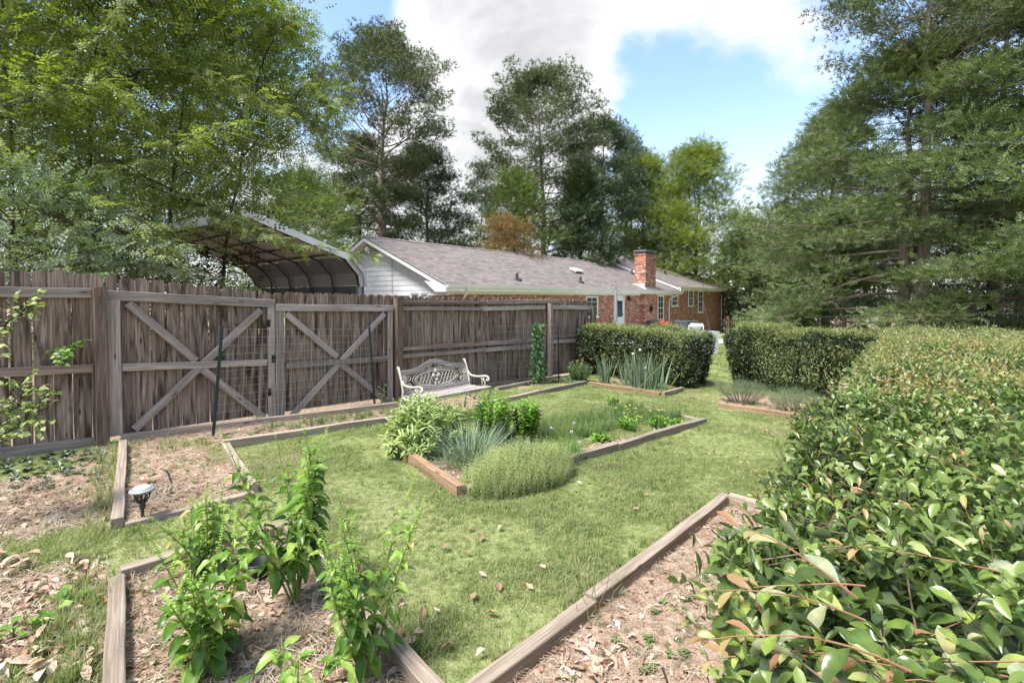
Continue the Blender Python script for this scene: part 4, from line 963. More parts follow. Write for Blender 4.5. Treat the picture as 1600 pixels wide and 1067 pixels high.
    ob(pn, 'back_scrollwork', 'iron', True)
    B_.scale = (.97, .97, .93)
build_bench()
# ================================================================== trellis posts and wire mesh
def trellis(label, a, at, b, bt, mat, zlo, ncol, nrow, ext=0.0, group='wire trellises on steel posts', post_r=.017):
    a = Vector(a); b = Vector(b); t = thing('wire_trellis', label, 'trellis', tuple(a), 0, group)
    for p, q in ((a, at), (b, bt)):
        mb = MB(); q = Vector(q); d = (q - p).normalized(); mb.bar(p - d * .1, q, post_r * 2.2, post_r * .6, (1, 1, 0), .001); mb.bar(p - d * .1 , q, post_r * .5, post_r * 2.0, (1, 1, 0), .001)
        L = (q - p).length
        for k in range(int(L / .08)): c = p + d * (.1 + k * .08); mb.box(-.012, .012, -.02, .004, -.006, .006, Matrix.Translation(c))
        mb.obj('post', M[mat], t)
    at = Vector(at); bt = Vector(bt)
    def q(f, z): 
        lo = a.lerp(b, f); hi = at.lerp(bt, f); s = (z - lo.z) / (hi.z - lo.z); v = lo.lerp(hi, s); v.z = z; sag = .012 * math.sin(f * 9 + z * 5); return v + FNV * sag
    zh0 = at.z - .03; zh1 = bt.z - .03
    for i in range(ncol + 1):
        f = i / ncol; zt = zh0 + (zh1 - zh0) * f; zb_ = a.lerp(b, f).z + zlo; mb = MB(); mb.tube([q(f, zb_ + (zt - zb_) * k / 4) for k in range(5)], .0021, 3, False); mb.obj('wire', M['wire'], t)
    for j in range(nrow + 1):
        mb = MB(); pts = []
        for i in range(0, 9):
            f = -ext + (1 + ext) * i / 8; zt = zh0 + (zh1 - zh0) * f; zb_ = a.lerp(b, max(f, 0)).z + zlo; pts.append(q(f, zb_ + (zt - zb_) * j / nrow))
        mb.tube(pts, .0021, 3, False); mb.obj('wire', M['wire'], t)
pa = G(333, 682); pb = G(586, 640)
trellis('wire mesh on two dark green steel posts in front of the gates', pa, W(347, 510, pa.y - .02), pb, W(577, 511, pb.y), 'green_steel', .08, 22, 12)
pa = G(760, 604); pb = G(873, 597)
trellis('wire mesh on thin black posts carrying the vine beside the bench', pa, W(759, 508, pa.y), pb, W(872, 505, pb.y), 'dark_steel', .12, 16, 9, post_r=.013)
# ================================================================== solar path light
def path_light():
    b = G(223, 817); t = thing('path_light', 'small dark solar path light with a round glass top', 'garden light', tuple(b))
    mb = MB(); mb.lathe([(.011, -.05), (.011, .10), (.016, .105), (.022, .13), (.018, .14), (.02, .15), (.03, .165)], 12); mb.obj('stake', M['dark_metal'], t, local=Matrix(), smooth=True)
    cage = MB()
    for k in range(8):
        a = k * math.pi / 4; a2 = a + math.pi / 4
        cage.tube([(.024 * math.cos(a), .024 * math.sin(a), .15), (.045 * math.cos(a + .1), .045 * math.sin(a + .1), .19), (.058 * math.cos(a2), .058 * math.sin(a2), .235)], .004, 5)
        cage.tube([(.024 * math.cos(a), .024 * math.sin(a), .15), (.045 * math.cos(a - .1), .045 * math.sin(a - .1), .19), (.058 * math.cos(a2 - 1.57), .058 * math.sin(a2 - 1.57), .235)], .004, 5)
    cage.obj('cage', M['dark_metal'], t, local=Matrix())
    mb = MB(); mb.lathe([(.06, .232), (.078, .236), (.08, .243), (.074, .25), (.045, .256), (.0, .258)], 20); mb.obj('lid', M['grey_metal'], t, local=Matrix(), smooth=True)
    mb = MB(); mb.lathe([(.052, .2555), (.05, .263), (.03, .268), (0, .27)], 18); mb.obj('lens', M['cushion'], t, local=Matrix(), smooth=True)
path_light()
# ================================================================== patio things by the house
def patio():
    # gas grill
    p = W(1023, 521, 26.0); z = gz(p.x, p.y); t = thing('gas_grill', 'black gas grill with a red cloth over its right side', 'grill', (p.x, p.y, z), .35)
    mb = MB(); mb.cbox(-.42, .42, -.28, .28, .75, .92, .03); mb.obj('firebox', M['black'], t, local=Matrix())
    mb = MB(); mb.prism([(-.3, .92), (.3, .92), (.28, 1.06), (.16, 1.2), (-.1, 1.24), (-.26, 1.14)], -.42, .42, Matrix(((0, 1, 0, 0), (1, 0, 0, 0), (0, 0, 1, 0), (0, 0, 0, 1)))); mb.obj('lid', M['black'], t, local=Matrix())
    mb = MB(); mb.box(-.6, -.43, -.26, .2, .84, .87); mb.box(.43, .8, -.26, .2, .84, .87); mb.obj('side_shelf', M['black'], t, local=Matrix())
    mb = MB(); mb.box(-.4, .4, -.25, .25, .15, .745); mb.obj('cabinet', M['dark_metal'], t, local=Matrix())
    for x in (-.36, .36):
        mb = MB(); mb.lathe([(.07, -.02), (.07, .02)], 12, Matrix.Translation((x, -.2, .07)) @ Matrix.Rotation(R(90), 4, 'X')); mb.lathe([(.07, -.02), (.07, .02)], 12, Matrix.Translation((x, .2, .07)) @ Matrix.Rotation(R(90), 4, 'X')); mb.obj('wheel', M['black'], t, local=Matrix())
    mb = MB(); n = 6
    vs = [(.1 + .62 * i / n, -.33 + .04 * math.sin(i * 2 + j), 1.24 - .48 * j / n * (.6 + .4 * i / n) - (i / n) * .12) for i in range(n + 1) for j in range(n + 1)]
    vs += [(x, y + .02, z_) for x, y, z_ in vs]; k2 = (n + 1) ** 2
    mb.add(vs, [(i * (n + 1) + j, i * (n + 1) + j + 1, (i + 1) * (n + 1) + j + 1, (i + 1) * (n + 1) + j) for i in range(n) for j in range(n)] + [(k2 + i * (n + 1) + j, k2 + (i + 1) * (n + 1) + j, k2 + (i + 1) * (n + 1) + j + 1, k2 + i * (n + 1) + j + 1) for i in range(n) for j in range(n)])
    o = mb.obj('red_cloth', M['red'], None, M=WM[t.name].copy()); tag(o, 'bright red cloth lying over the black grill', 'cloth')
    # air conditioner
    p = W(1072, 522, 24.6); z = gz(p.x, p.y); t = thing('air_conditioner', 'dark grey square air conditioning unit beside the brick wall', 'air conditioner', (p.x, p.y, z), .5)
    zt = W(1072, 500.5, p.y).z - z
    mb = MB(); mb.cbox(-.40, .40, -.40, .40, zt - .07, zt, .03); mb.box(-.4, .4, -.4, .4, 0, .08); mb.box(-.36, .36, -.36, .36, .081, zt - .071)
    mb.obj('casing', M['ac'], t, local=Matrix())
    for s in range(4):
        Rm = Matrix.Rotation(s * math.pi / 2, 4, 'Z')
        for k in range(9): mb = MB(); x = -.36 + .72 * k / 8; mb.box(x - .022, x + .022, -.395, -.365, .085, zt - .075, Rm); mb.obj('grille_slat', M['ac'], t, local=Matrix())
    mb = MB()
    for r_ in (.08, .16, .24, .32): mb.tube([(r_ * math.cos(a * .393), r_ * math.sin(a * .393), zt + .012) for a in range(17)], .008, 4)
    mb.obj('fan_guard', M['black'], t, local=Matrix())
    # two lounge chairs seen from behind
    for (px0, px1, pyt, yy, rz, lab) in ((1039, 1060, 511, 20.5, .15, 'white cushioned patio chair with black cross back, left of the pair'), (1078, 1099, 508, 20.0, -.5, 'white cushioned patio chair with black cross back, right of the pair by the planter')):
        p = W((px0 + px1) / 2, pyt, yy); z = gz(p.x, p.y); w = (px1 - px0) / F * yy / 2; ht = p.z - z
        t = thing('patio_chair', lab, 'chair', (p.x, p.y, z), rz, 'white patio chairs near the brick house')
        mb = MB()
        for x in (-w, w):
            mb.bar((x, -.05, 0), (x, -.12, ht), .04, .04, (1, 0, 0)); mb.bar((x, .62, 0), (x, .62, .56), .04, .04, (1, 0, 0)); mb.bar((x, -.08, .56), (x, .64, .58), .05, .03)
        mb.bar((-w, -.12, ht - .02), (w, -.12, ht - .02), .04, .04); mb.bar((-w, -.09, .42), (w, -.09, .42), .03, .03)
        mb.bar((-w, .6, .35), (w, .6, .35), .03, .03); mb.obj('frame', M['white'], t, local=Matrix())
        mb = MB(); mb.bar((-w * .9, -.14, ht - .06), (w * .0, -.12, .46), .03, .02, (0, 1, 0)); mb.bar((w * .0, -.12, .46), (w * .9, -.14, ht - .06), .03, .02, (0, 1, 0)); mb.bar((-w * .9, -.15, ht - .05), (w * .9, -.15, ht - .05), .03, .03); mb.obj('back_brace', M['black'], t, local=Matrix())
        mb = MB(); mb.cbox(-w * .9, w * .9, .0, .6, .36, .5, .05); mb.obj('seat_cushion', M['cushion'], t, local=Matrix(), smooth=True)
        mb = MB(); mb.cbox(-w * .88, w * .88, -.06, .08, .5, ht + .07, .05); mb.obj('back_cushion', M['cushion'], t, local=Matrix(), smooth=True)
    # planter with leaning pole
    p = W(1110.5, 533, 19.6); z = gz(p.x, p.y); t = thing('square_planter', 'pale grey square planter box holding a thin leaning pole', 'planter', (p.x, p.y, z), .3)
    ht = W(1110, 517.5, p.y).z - z
    mb = MB(); pr = [(.19, .04), (.22, ht - .04), (.24, ht - .04), (.24, ht), (.19, ht), (.18, .1)]
    for s in range(4):
        Rm = Matrix.Rotation(s * math.pi / 2, 4, 'Z'); mb.add([Rm @ Vector(v) for v in ((-.19, -.19, .04), (.19, -.19, .04), (.235, -.235, ht), (-.235, -.235, ht), (-.2, -.2, ht), (.2, -.2, ht), (.18, -.18, .1), (-.18, -.18, .1))], [(0, 1, 2, 3), (3, 2, 5, 4), (4, 5, 6, 7)])
    mb.box(-.2, .2, -.2, .2, .03, .05); mb.obj('box', M['concrete'], t, local=Matrix())
    mb = MB(); mb.box(-.2, .2, -.2, .2, ht - .07, ht - .05); mb.obj('soil', M['black'], t, local=Matrix())
    for x in (-.15, .15): mb = MB(); mb.box(x - .03, x + .03, -.15, .15, 0, .03); mb.obj('foot', M['black'], t, local=Matrix())
    a = W(1109, 519, p.y); b = W(1097, 460, p.y + .3); mb = MB(); mb.tube([a - Vector((0, 0, .3)), a, b], [.022, .02, .014], 6); o = mb.obj('leaning_pole', M['dark_metal']); tag(o, 'thin dark pole leaning out of the square planter', 'pole')
    # closed umbrella with guy cords
    p = W(962, 520, 22.5); z = gz(p.x, p.y); zt = W(962, 449, 22.5).z - z
    t = thing('patio_umbrella', 'closed grey green patio umbrella standing before the white door', 'umbrella', (p.x, p.y, z))
    mb = MB(); mb.tube([(0, 0, 0), (0, 0, zt)], .022, 8); mb.obj('pole', M['dark_metal'], t, local=Matrix())
    mb = MB(); n = 10; pr = [(.025, zt - .06), (.05, zt - .3), (.075, zt - .8), (.09, zt - 1.3), (.06, zt - 1.6)]
    for i, (r_, z_) in enumerate(pr):
        for k in range(n): a = 2 * math.pi * k / n; q = r_ * (1.15 if k % 2 else .8); mb.v.append((q * math.cos(a), q * math.sin(a), z_))
    for i in range(len(pr) - 1):
        for k in range(n): a = i * n + k; b = i * n + (k + 1) % n; mb.f.append((a, b, b + n, a + n)); mb.m.append(0)
    mb.obj('canopy', M['grey_metal'], t, local=Matrix(), smooth=True)
    mb = MB(); mb.lathe([(.25, 0), (.25, .06), (.05, .1), (.04, .3), (0, .3)], 14); mb.obj('base', M['black'], t, local=Matrix())
    for s in (-1, 1): mb = MB(); mb.tube([(0, 0, zt - .05), (s * .35, 0, zt - .42), (s * .33, 0, zt - .6)], .006, 4); mb.obj('cord', M['black'], t, local=Matrix())
patio()
# ================================================================== far fences and outbuildings
def far_things():
    t = thing('picket_fence', 'low brown picket fence beside the corner of the brick house', 'fence', tuple(W(1135, 520, 38)))
    a = W(1131, 521, 37.); b = W(1208, 519, 40.); n = 24
    def top(f): return W(1131 + 77 * f, 494.5 + 6 * math.sin(math.pi * min(1, f * 1.15)) + 2 * f, a.y + (b.y - a.y) * f).z
    d = (b - a).normalized()
    for i in range(n):
        f = (i + .5) / n; p = a.lerp(b, f); zt = top(f); h = zt - p.z; mb = MB(); mb.prism([(-.045, 0), (.045, 0), (.045, h - .06), (0, h), (-.045, h - .06)], -.01, .01)
        mb.obj('picket', M['post'], t, M=Matrix(((d.x, -d.y, 0, p.x), (d.y, d.x, 0, p.y), (0, 0, 1, p.z), (0, 0, 0, 1))))
    for k in (.3, .78):
        for i in range(6):
            f0, f1 = i / 6, (i + 1) / 6; p0 = a.lerp(b, f0); p1 = a.lerp(b, f1); p0.z += (top(f0) - p0.z) * k; p1.z += (top(f1) - p1.z) * k; beam('rail', p0 + Vector((0, .04, 0)), p1 + Vector((0, .04, 0)), .04, .09, M['rail'], t)
    for px, h in ((1137, 1.35), (1170, 1.0), (1204, 1.15)): p = W(px, 521, 38.2); mb = MB(); mb.box(-.07, .07, -.07, .07, 0, h); mb.obj('post', M['post'], t, M=Matrix.Translation(p))
    # chain link fence and split rail fence on the right
    cl = thing('chain_link_fence', 'galvanised chain link fence with thin steel top rail beyond the hedges', 'fence', tuple(W(1208, 520, 36)))
    pts = [W(1208, 501, 36), W(1322, 493, 27.5), W(1382, 491, 25.6), W(1480, 490, 24.2), W(1590, 490, 24.2), W(1700, 490, 24.5)]
    for i, p in enumerate(pts):
        g_ = gz(p.x, p.y); mb = MB(); mb.tube([(p.x, p.y, g_), (p.x, p.y, p.z + .03)], .03, 6); mb.obj('post', M['wire'], cl)
        if i: mb = MB(); mb.tube([pts[i - 1], p], .018, 5); mb.obj('top_rail', M['wire'], cl)
    mb = MB()
    for i in range(1, len(pts)):
        a, b = pts[i - 1], pts[i]; L = (b - a).length; h = 1.25; s = .09; n = int(L / s)
        for k in range(-int(h / s), n, 2):
            for sg in (1, -1):
                f0 = k; f1 = k + h / s; z0, z1 = (0, 1) if sg > 0 else (1, 0)
                c0, c1 = max(0, f0), min(n, f1)
                if c1 <= c0: continue
                q0 = a.lerp(b, c0 / n); q1 = a.lerp(b, c1 / n); y0 = z0 + (z1 - z0) * (c0 - f0) / (f1 - f0); y1 = z0 + (z1 - z0) * (c1 - f0) / (f1 - f0)
                q0.z -= h * y0; q1.z -= h * y1; mb.tube([q0, q1], .0035, 3, False)
    o = mb.obj('mesh', M['wire'], cl); o['kind'] = 'stuff'
    sr = thing('split_rail_fence', 'mossy split rail wooden fence running in front of the dark trees', 'fence', tuple(W(1310, 520, 25.5)))
    ps = [(1319, 497, 26.5), (1389, 496, 24.5), (1480, 494, 23.0), (1582, 494, 23.2), (1690, 494, 23.4)]; pp = [W(*q) for q in ps]
    for i, p in enumerate(pp):
        g_ = gz(p.x, p.y); mb = MB(); mb.cbox(0, p.z + .08 - g_, -.09, .09, -.08, .08, .02, Matrix(((0, 1, 0, p.x), (0, 0, 1, p.y), (1, 0, 0, g_), (0, 0, 0, 1)))); mb.obj('post', M['gpost'], sr)
        if i:
            for dz in (-.22, -.62): beam('rail', pp[i - 1] + Vector((0, 0, dz + random.uniform(-.04, .04))), p + Vector((0, 0, dz + random.uniform(-.04, .04))), .07, .1, M['gpost'], sr)
    # red barn with pale lean-to, half hidden by trees
    p = W(1195, 520, 56); g_ = gz(p.x, p.y); t = thing('red_barn', 'dark red barn with white trimmed open lean-to behind the trees', 'barn', (p.x, p.y, g_), .1)
    mb = MB(); mb.box(1.3, 6.0, 0, 5, 0, 3.1); mb.obj('wall', M['redwall'], t, local=Matrix())
    for k in range(11): mb = MB(); x = 1.35 + k * .45; mb.box(x, x + .06, -.025, -.002, 0, 3.05); mb.obj('batten', M['redwall'], t, local=Matrix())
    mb = MB(); mb.box(-3.4, 6.3, -.6, 5.5, 3.15, 3.35); mb.obj('roof', M['grey_metal'], t, local=Matrix())
    mb = MB(); mb.prism([(-3.4, 3.36), (6.3, 3.36), (1.5, 6.0)], 0, 5, None); mb.obj('upper_roof', M['concrete'], t, local=Matrix())
    mb = MB(); mb.box(-3.2, 1.2, -.65, -.602, 2.75, 3.1); mb.obj('lintel', M['white'], t, local=Matrix())
    for x in (-3.2, .9): mb = MB(); mb.box(x, x + .3, -.66, -.5, 0, 2.74); mb.obj('post', M['white'], t, local=Matrix())
    mb = MB(); mb.box(-3.2, 1.2, 4.5, 4.6, 0, 2.7); mb.obj('back_wall', M['dark_metal'], t, local=Matrix())
far_things()
# ------------------------------------------------------------------ black pot, stone bits and stray sticks
b = G(405, 905); t = thing('plant_pot', 'black plastic plant pot lying half hidden behind the basil', 'pot', tuple(b))
mb = MB(); mb.lathe([(.06, 0), (.075, .12), (.082, .12), (.082, .14), (.07, .14), (.058, .01)], 18, Matrix.Translation((0, 0, .0)) @ Matrix.Rotation(.15, 4, 'X')); mb.obj('pot_body', M['black'], t, local=Matrix(), smooth=True)
# ================================================================== trees
def bez(p, d, L, n, bend, rs):
    """a limb: starts at p along d, bends by `bend` (vector) over length L"""
    pts = [Vector(p)]; d = Vector(d)
    for i in range(n):
        d = (d + bend / n + Vector((rs.uniform(-.13, .13), rs.uniform(-.13, .13), rs.uniform(-.09, .09)))).normalized(); pts.append(pts[-1] + d * (L / n))
    return pts
def tree(name, label, px, dist, ytop, r0, c0, nl, spread, elev, leaf, mat, tm, ls, npc, cr, seed, group=None, barkm='bark_dark', lean=(0, 0), sub=4, bend=.3, upb=.8, zb=None, width=1.0, bare=0.0, cf=(1, 2, 3), base_off=(0, 0), wl=None, sunward=0.0):
    rs = random.Random(seed); nr = np.random.default_rng(seed)
    p = W(px, 465, dist); p = Vector((p.x + base_off[0], p.y + base_off[1], 0)); zb = gz(p.x, p.y) if zb is None else zb; zt = W(px, ytop, dist).z; H = zt - zb
    t = thing(name, label, 'tree', (p.x, p.y, zb), 0, group)
    mb = MB(); n = 9; tr = []
    for i in range(n + 1):
        f = i / n; tr.append(Vector((p.x + lean[0] * f * f + rs.uniform(-1, 1) * .012 * H * f, p.y + lean[1] * f * f + rs.uniform(-1, 1) * .012 * H * f, zb - .1 + (H * .97 + .1) * f)))
    rad = lambda f: r0 * (1.25 - .35 * min(f * 8, 1) - .85 * f ** 1.1) if f < .99 else r0 * .04
    mb.tube(tr, [max(.015, rad(i / n)) for i in range(n + 1)], 9)
    def at(f):
        k = min(int(f * n), n - 1); return tr[k].lerp(tr[k + 1], f * n - k)
    C = []; D = []; Sc = []
    for i in range(nl):
        f = c0 + (1 - c0) * ((i + .5) / nl) ** .9; az = i * 2.4 + rs.uniform(-.5, .5); L = spread(f) * rs.uniform(.75, 1.15) * width; el = elev(f) + rs.uniform(-.15, .15)
        st = at(min(f - .02, .97)); d = Vector((math.cos(az) * math.cos(el), math.sin(az) * math.cos(el), math.sin(el)))
        if L < .25: continue
        lp = bez(st, d, L, 6, Vector((0, 0, bend)), rs); rl = max(.012, rad(f) * .42)
        mb.tube(lp, [rl * (1 - .85 * j / 6) for j in range(7)], 5, False)
        C.append(lp[-1]); D.append((lp[-1] - lp[-2]).normalized()); 
        for k in range(sub):
            s = .35 + .62 * (k + rs.random()) / sub; q = lp[min(int(s * 6), 5)].lerp(lp[min(int(s * 6), 5) + 1], s * 6 % 1); dd = (lp[min(int(s * 6), 5) + 1] - lp[min(int(s * 6), 5)]).normalized()
            sd = Vector((-dd.y, dd.x, 0)).normalized() * (1 if k % 2 else -1); nd = (dd * .7 + sd * rs.uniform(.5, 1.0) + Vector((0, 0, rs.uniform(-.15, .35)))).normalized()
            L2 = L * (.18 + .28 * (1.1 - s)) + .3; sp = bez(q, nd, L2, 3, Vector((0, 0, bend * .7)), rs); mb.tube(sp, [rl * .35, rl * .25, rl * .18, .006], 4, False)
            for m_ in cf:
                C.append(sp[m_] + Vector((rs.uniform(-.2, .2), rs.uniform(-.2, .2), rs.uniform(-.1, .15))) * L2 * (.5 if len(cf) > 2 else .2)); D.append(nd)
    mb.obj('trunk', M[barkm], t, smooth=True)
    C = np.array([tuple(c) for c in C]); D = np.array([tuple(d) for d in D]); K = len(C); m_ = npc
    idx = np.repeat(np.arange(K), m_); N_ = len(idx); g = nr.normal(size=(N_, 3)); g /= np.maximum(1, np.linalg.norm(g, axis=1, keepdims=True) / 1.7)
    csz = nr.uniform(.65, 1.3, K)[idx, None]
    Pn = C[idx] + g * np.array([cr[0], cr[0], cr[1]]) * csz
    X = unit(D[idx] * .5 + g * np.array([1, 1, .5]) * .9 + nr.normal(size=(N_, 3)) * .35 + np.array([0, 0, upb * .4]))
    Nn = unit(nr.normal(size=(N_, 3)) * .8 + np.array([0, 0, 1.0]))
    rn = np.clip(nr.random(N_) * .55 + nr.random(K)[idx] * .3 + .15 * (g[:, 2] / 2 + .5), 0, 1)
    me = scatter('crown', tm, Pn, X, Nn, ls * nr.uniform(.7, 1.25, N_), ls * nr.uniform(.7, 1.25, N_) * (wl or 1), M[mat], rn)
    link('crown', me, t, Matrix()); return t
def lin(*pts):
    xs = [a for a, b in pts]; ys = [b for a, b in pts]; return lambda f: float(np.interp(f, xs, ys))
# ---- pines
pine_e = lin((.3, -.1), (.6, .15), (.85, .5), (1, 1.1))
tree('pine_tree', 'tall pine with bare pale trunk rising over the white gable end', 597, 38, 92, .52, .38, 58, lin((.38, 4.0), (.52, 2.8), (.6, 4.2), (.7, 6.6), (.8, 6.0), (.9, 4.8), (1, 2.6)), lin((.4, .0), (.7, .25), (.85, .6), (1, 1.2)), None, 'l_pine', T_TUFT, .34, 24, (.40, .20), 11, 'tall pines behind the house', 'bark_pine', (.3, 0), 6, .35, cf=(2, 3))
tree('pine_tree', 'broad tall pine behind the middle of the roof ridge', 850, 42, 134, .36, .34, 60, lin((.34, 4.6), (.5, 4.4), (.62, 5.9), (.75, 5.6), (.88, 4.4), (1, 2.2)), lin((.36, -.05), (.7, .25), (.85, .6), (1, 1.1)), None, 'l_pine', T_TUFT, .34, 24, (.42, .2), 12, 'tall pines behind the house', 'bark_pine', (-.3, 0), 6, .35, cf=(2, 3))
tree('pine_tree', 'dark bushy pine just right of the tallest pine trunk', 668, 44, 236, .3, .12, 34, lin((.12, 4.6), (.5, 4.6), (.75, 3.6), (1, 1)), lin((.1, -.05), (.8, .3), (1, 1)), None, 'l_pine2', T_TUFT, .34, 24, (.65, .26), 13, 'dark pines behind the house', 'bark_pine', (0, 0), 5, .2)
tree('pine_tree', 'brownish pine low at the left of the tallest pine trunk', 560, 43, 215, .3, .2, 26, lin((.15, 3.6), (.6, 4.2), (1, 1)), pine_e, None, 'l_pine', T_TUFT, .32, 22, (.6, .24), 14, None, 'bark_pine', (.6, 0), 5, .2)
tree('pine_tree', 'blue green pine overlapping the right of the broad pine', 940, 47, 196, .3, .3, 38, lin((.25, 3.6), (.55, 4.8), (.8, 4.2), (1, 1.4)), pine_e, None, 'l_pine2', T_TUFT, .36, 24, (.46, .22), 15, 'dark pines behind the house', 'bark_pine', (0, 0), 6, .3, cf=(2, 3))
tree('pine_tree', 'thin faraway pine standing in the gap between the tall pines', 752, 62, 250, .22, .3, 22, lin((.2, 2.2), (.6, 3.0), (1, .8)), pine_e, None, 'l_pine2', T_TUFT, .4, 14, (.6, .3), 16, None, 'bark_pine', (0, 0), 4, .2)
tree('pine_tree', 'faraway blue green pine reaching right past the magnolia', 985, 60, 205, .26, .35, 26, lin((.3, 3.5), (.7, 3.9), (1, 1)), pine_e, None, 'l_pine2', T_TUFT, .4, 16, (.7, .3), 17, None, 'bark_pine', (0, 0), 4, .3)
# ---- broadleaf trees behind the house
rnd_e = lin((.1, .1), (.6, .5), (1, 1.2))
tree('leafy_tree', 'light green leafy tree below the broad pine', 805, 37, 282, .2, .15, 30, lin((.1, 3.2), (.5, 3.4), (.85, 2.3), (1, .8)), rnd_e, None, 'l_mid', T_SPRAY, .36, 16, (.5, .34), 21, 'leafy trees behind the house', 'bark_dark', (0, 0), 4, .2)
tree('magnolia_tree', 'dark glossy magnolia between the broad pine and the bright green trees', 905, 38, 262, .25, .08, 40, lin((.05, 2.7), (.5, 2.3), (.85, 1.4), (1, .5)), lin((.1, 0), (1, .9)), None, 'l_dark', T_SPRAY, .38, 18, (.4, .34), 22, None, 'bark_dark', (0, 0), 4, .1)
tree('leafy_tree', 'bright green tree left of the pair over the chimney', 1005, 50, 268, .25, .12, 52, lin((.1, 5.2), (.45, 5.4), (.8, 4.8), (1, 1.6)), lin((.1, .25), (.6, .8), (1, 1.3)), None, 'l_bright', T_SPRAY, .44, 13, (.6, .34), 23, 'bright green trees over the chimney', 'bark_dark', (0, 0), 5, .1)
tree('leafy_tree', 'taller bright green tree right of the chimney with feathery top', 1088, 48, 250, .25, .10, 56, lin((.1, 5.4), (.45, 5.4), (.75, 5.0), (.92, 3.2), (1, 1.2)), lin((.1, .25), (.6, .8), (1, 1.3)), None, 'l_bright', T_SPRAY, .44, 13, (.6, .32), 24, 'bright green trees over the chimney', 'bark_dark', (0, 0), 5, .1)
tree('leafy_tree', 'low bright tree filling the space just behind the chimney', 1045, 46, 345, .2, .05, 30, lin((0, 5.5), (.6, 4.6), (1, 2)), rnd_e, None, 'l_bright', T_SPRAY, .42, 14, (.7, .4), 25, None, 'bark_dark', (0, 0), 5, .1)
tree('leafy_tree', 'dim green tree beyond the right corner of the brick house', 1165, 58, 350, .2, .04, 34, lin((0, 5.0), (.6, 3.8), (1, 1.0)), rnd_e, None, 'l_mid', T_SPRAY, .45, 16, (.7, .4), 26, None, 'bark_dark', (0, 0), 5, .1)
tree('rusty_shrub', 'rusty orange leafed shrub showing above the left roof ridge', 795, 30.5, 374, .1, .1, 26, lin((0, 2.0), (1, 1.6)), rnd_e, None, 'l_orange', T_SPRAY, .28, 14, (.45, .26), 27, None, 'bark_dark', (0, 0), 4, .1, zb=-1)['category'] = 'shrub'
tree('leafy_tree', 'loose light green tree behind the carport and gable', 480, 33, 300, .18, .12, 36, lin((0, 4.2), (.6, 3.8), (1, 1.4)), rnd_e, None, 'l_mid', T_SPRAY, .36, 14, (.6, .35), 28, None, 'bark_dark', (0, 0), 5, .1)
# ---- right hand side: layered elm, tall pine, evergreens
elm_e = lin((.1, -.05), (.5, .08), (.85, .35), (1, .9)); 
tree('elm_tree', 'huge grey green elm with layered spreading branches at the right', 1412, 26, 78, .36, .14, 64, lin((.1, 6.6), (.3, 7.4), (.5, 6.6), (.75, 4.6), (1, 1.2)), elm_e, None, 'l_elm', T_SPRAY, .31, 25, (.60, .17), 31, None, 'bark_pine', (.3, 0), 7, -.16)
tree('elm_tree', 'grey green elm spreading out of the frame at far right', 1640, 21, -60, .3, .16, 50, lin((.1, 4.6), (.4, 5.6), (.75, 4.2), (1, 1.2)), elm_e, None, 'l_elm', T_SPRAY, .31, 20, (.52, .16), 32, None, 'bark_dark', (0, 0), 7, -.16)
tree('elm_tree', 'grey green elm behind, its rounded left edge against the sky', 1290, 38, 175, .3, .22, 56, lin((.1, 4.4), (.4, 5.2), (.7, 4.0), (1, 1.0)), elm_e, None, 'l_elm', T_SPRAY, .37, 20, (.66, .22), 33, None, 'bark_dark', (.8, 0), 7, -.14)
tree('pine_tree', 'tall pine rising out of the top of the picture above the elm', 1440, 24, -190, .33, .56, 36, lin((.5, 3.6), (.7, 4.8), (.85, 3.6), (1, 1.4)), lin((.5, .15), (.8, .4), (1, 1.1)), None, 'l_pine', T_TUFT, .27, 22, (.42, .24), 34, None, 'bark_pine', (.1, 0), 6, .3)
tree('pine_tree', 'second tall pine close to the right edge, reaching out of frame', 1560, 27, -170, .3, .5, 36, lin((.45, 3.8), (.7, 4.6), (1, 1.4)), lin((.5, .1), (.8, .4), (1, 1.1)), None, 'l_pine', T_TUFT, .28, 20, (.5, .24), 35, None, 'bark_pine', (0, 0), 6, .3)
tree('hemlock_tree', 'dark green drooping evergreen in front of the red barn', 1288, 33, 330, .16, .03, 46, lin((0, 2.9), (.4, 2.7), (.8, 1.4), (1, .3)), lin((0, -.1), (1, .4)), None, 'l_mid', T_SPRAY, .3, 16, (.42, .10), 36, None, 'bark_dark', (0, 0), 5, -.2)
tree('hemlock_tree', 'dark evergreen near the right edge behind the split rail fence', 1545, 30, 300, .2, .1, 40, lin((0, 3.4), (.5, 3.0), (1, .8)), lin((0, -.1), (1, .4)), None, 'l_dark', T_SPRAY, .34, 15, (.5, .14), 37, None, 'bark_dark', (0, 0), 5, -.2)
tree('leafy_tree', 'small leafy tree shading the lean-to of the red barn', 1180, 46, 372, .14, .42, 34, lin((0, 3.4), (.6, 3.2), (1, 1.2)), rnd_e, None, 'l_elm', T_SPRAY, .36, 12, (.55, .2), 38, None, 'bark_dark', (0, 0), 5, -.05)
